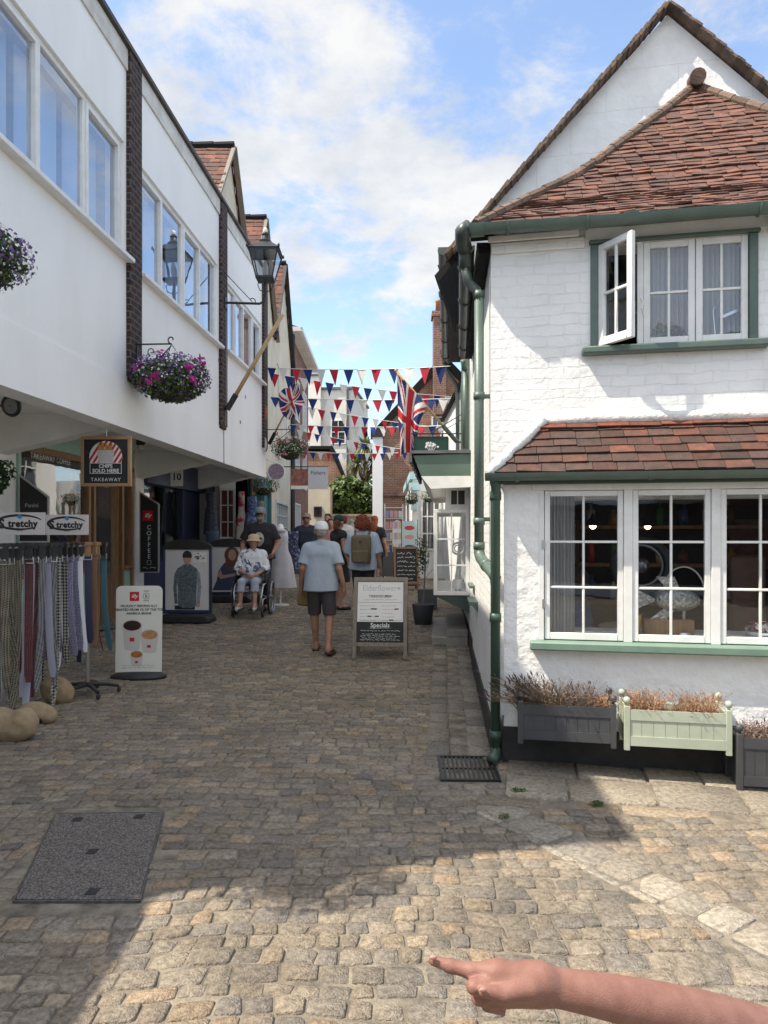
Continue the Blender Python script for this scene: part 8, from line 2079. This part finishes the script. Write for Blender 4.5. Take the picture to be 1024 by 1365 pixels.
    for i, (px, py, Y, rz, h, top, bot, hc, lb) in enumerate(crowd):
        F = Fig(at(px, py, Y).x, Y, gz(Y), rz, h, 1.0 + .06 * (i % 3), res=.018, legs={-1: ((-.10, .08, .5), (-.10, .04, .09)), 1: ((.10, .0, .5), (.10, -.12, .10))}); F.body(lb, M_skin, face=False, ears=False, group='walkers farther up the street')
        F.shirt(cl(f'walker_top_{i}', top), .6, .02, .02 if i not in (3, 5) else .12); F.lower(cl(f'walker_bottom_{i}', bot), .95 if i % 2 else 2.0, .016, .02, 'trousers'); F.shoe(M_black)
        hp = [((0, -.02, 1.70), (.084, .10, .085)), ((0, -.05, 1.63), (.08, .06, .08))]
        if i in (3, 5): hp.append(((0, -.09, 1.52), (.10, .06, .15)))
        F.hair(hp, mat(f'walker_hair_{i}', hc, tuple(q * .6 for q in hc), 50, r=.9), wr=.004)
def M_black_cloth(): return mat('black_jersey', (.016, .016, .018), (.022, .022, .024), 5, r=.9)

def chair(x, y, z):
    t = thing('wheelchair', 'silver framed wheelchair with black seat carrying the seated woman', 'wheelchair', (x, y, z), 180)
    M = Matrix.Translation((x, y, z)) @ Matrix.Rotation(math.pi, 4, 'Z')
    for s in (-1, 1):
        mb = MB(); mb.torus((s * .29, -.08, .30), (1, 0, 0), .285, .017, 40, 8); w = mb.build('wheel', M_black, t, M, smooth=True)
        mb = MB(); mb.torus((s * .29, -.08, .30), (1, 0, 0), .262, .010, 40, 6)
        for k in range(14): a = k * .4488; mb.tube([(s * .28, -.08 + .03 * math.cos(a), .30 + .03 * math.sin(a)), (s * .29, -.08 + .26 * math.cos(a), .30 + .26 * math.sin(a))], .0022, 4)
        mb.tube([(s * .26, -.08, .30), (s * .32, -.08, .30)], .03, 10); mb.build('rim', M_steel, w, M)
        mb = MB(); mb.torus((s * .325, -.08, .30), (1, 0, 0), .255, .008, 40, 6); mb.build('push_ring', M_steel, w, M)
        mb = MB(); mb.torus((s * .24, .42, .085), (1, 0, 0), .065, .02, 22, 8); mb.build('castor', M_black, t, M, smooth=True)
        mb = MB(); mb.tube([(s * .22, -.24, .96), (s * .23, -.20, .55), (s * .23, .32, .52), (s * .23, .42, .40), (s * .20, .50, .18)], .013, 8); mb.tube([(s * .23, -.18, .30), (s * .23, .38, .28), (s * .24, .42, .15)], .012, 8); mb.tube([(s * .23, -.2, .55), (s * .23, -.18, .25)], .012, 8); mb.tube([(s * .22, -.24, .96), (s * .22, -.33, .97)], .013, 8); mb.build('side_frame', M_steel, t, M, smooth=True)
        mb = MB(); mb.tube([(s * .22, -.30, .97), (s * .22, -.40, .97)], .019, 8); mb.build('grip', M_black, t, M)
        mb = MB(); mb.box(s * .26 - .025, s * .26 + .025, -.18, .22, .72, .755); mb.box(s * .245 - .006, s * .245 + .006, -.16, .2, .54, .72); mb.build('armrest', M_black, t, M, bevel=.006)
        mb = MB(); mb.box(s * .13 - .085, s * .13 + .085, .46, .66, .135, .155); mb.build('footplate', M_black, t, M, bevel=.006)
    mb = MB(); mb.box(-.22, .22, -.2, .33, .50, .54); mb.build('seat', M_black, t, M, bevel=.012)
    mb = MB(); mb.prism([(-.21, -.19, .55), (.21, -.19, .55), (.21, -.235, .94), (-.21, -.235, .94)], (0, -.02, 0)); mb.build('backrest', M_black, t, M)
    mb = MB(); mb.tube([(-.23, -.15, .28), (.23, .2, .50)], .011, 6); mb.tube([(.23, -.15, .28), (-.23, .2, .50)], .011, 6); mb.build('cross_brace', M_steel, t, M)

def pointing_arm():
    Yd = .80
    P_ = lambda px, py, o=0.0: at(px, py, Yd + o)
    k = .842e-3; P = []
    # forearm and wrist
    ch = [(1130, 1417, .10, 42), (1050, 1393, .075, 40.5), (980, 1370, .05, 38), (910, 1351, .03, 34.5), (845, 1336, .015, 30.5), (790, 1325, .005, 26.5), (748, 1317, 0, 24), (712, 1311, 0, 23.5)]
    tt = np.linspace(0, len(ch) - 1, 43); cs = [np.convolve(np.pad(np.interp(tt, range(len(ch)), [c[q] for c in ch]), 4, mode='reflect', reflect_type='odd'), np.ones(9) / 9, 'valid') for q in range(4)]
    pts = list(zip(*cs)); P += [cap(P_(*a[:3]), P_(*b[:3]), a[3] * k, b[3] * k, 0) for a, b in zip(pts, pts[1:])]
    # back of the hand
    P += [cap(P_(718, 1305, -.006), P_(662, 1296, -.008), 19 * k, 14 * k, .014), cap(P_(718, 1312, -.004), P_(658, 1309, -.010), 18 * k, 13 * k, .014), cap(P_(718, 1318, .004), P_(660, 1322, -.002), 17 * k, 13 * k, .014), cap(P_(715, 1322, .012), P_(668, 1332, .010), 16 * k, 12 * k, .014)]
    # pointing finger: three segments
    P += [cap(P_(664, 1294, -.006), P_(628, 1294, -.004), 12.5 * k, 10 * k, .008), cap(P_(628, 1294, -.004), P_(600, 1287.5), 10 * k, 8.4 * k, .004), cap(P_(600, 1287.5), P_(578, 1280.5, .002), 8.4 * k, 6.6 * k, .004)]
    # curled fingers: knuckle, middle joint, tip tucked back to the palm
    for (a, b, c, r_) in (((660, 1308, -.012), (632, 1315, -.020), (650, 1326, -.004), 11.5), ((661, 1321, -.004), (638, 1330, -.010), (657, 1338, .004), 11), ((668, 1331, .008), (650, 1340, .004), (668, 1346, .014), 9.5)):
        P += [cap(P_(*a), P_(*b), r_ * k, r_ * .88 * k, .002), cap(P_(*b), P_(*c), r_ * .88 * k, r_ * .72 * k, .001)]
    # thumb along the far side of the palm, tip resting over the curled middle finger
    P += [cap(P_(706, 1318, -.018), P_(672, 1326, -.028), 13 * k, 10.5 * k, .010), cap(P_(672, 1326, -.028), P_(645, 1321, -.032), 10 * k, 7.5 * k, .0015)]
    mb = MB(); V, Q = surface(P, .0022); mb.add(V.tolist(), Q)
    m = mat('child_skin', (.29, .148, .112), (.21, .098, .073), 38, r=.55, spec=.35, b=.13, bs=520, lo=.3, hi=.72)
    sk = m.node_tree.nodes['Principled BSDF']; sk.inputs['Subsurface Weight'].default_value = .12; sk.inputs['Subsurface Radius'].default_value = (.012, .005, .003); sk.inputs['Subsurface Scale'].default_value = .5
    o = tag(mb.build('person', m, smooth=True), 'bare arm of a child pointing left across the foreground', 'person')
    mb = MB(); q = P_(577.5, 1276.5, -.0045); mb.ball(q, 4.2 * k, 10, 8, (1.25, .55, .75)); mb.build('fingernail', mat('nail', (.42, .22, .18), r=.4), o, smooth=True)
    mb = MB(); q = P_(643.5, 1320, -.0385); mb.ball(q, 4 * k, 10, 8, (1.2, .35, .7)); mb.build('fingernail', mat('nail', (.42, .22, .18), r=.4), o, smooth=True)
people()
p_ = RF.M @ Vector((.62, .42, .06))
F = Fig(p_.x, p_.y, .06, 60, 1.62, 1.0, seat=.52, res=.014, arms={-1: ((-.24, .14, .86), (-.10, .34, .80)), 1: ((.24, .14, .86), (.06, .36, .82))}, legs={-1: ((-.10, .44, .52), (-.10, .46, .09)), 1: ((.10, .44, .52), (.10, .46, .09))}); F.body('person in a blue top seated inside behind the left bay casement', M_skin, face=False); F.shirt(mat('blue_jersey', (.05, .12, .25), (.04, .09, .2), 5, r=.9), .5); F.lower(mat('dark_denim_cloth', (.03, .035, .05)), 2.0, .016, .01, 'trousers'); F.shoe(M_black); F.hair([((0, -.02, 1.69), (.088, .104, .09)), ((0, -.06, 1.6), (.08, .06, .12))], mat('dark_brown_hair', (.05, .03, .02), r=.9))
t = thing('stool', 'dark wooden stool under the person inside the cafe', 'stool', (p_.x, p_.y, .06)); mb = MB(); mb.lathe([(.17, .40), (.18, .43), (.17, .45)], (p_.x, p_.y, 0), 16); mb.build('seat', M_wood, t)
for a in (.8, 2.4, 3.9, 5.5): mb = MB(); mb.tube([(p_.x + .1 * math.cos(a), p_.y + .1 * math.sin(a), .40), (p_.x + .15 * math.cos(a), p_.y + .15 * math.sin(a), .06)], .015, 6); mb.build('leg', M_wood, t)
pointing_arm()
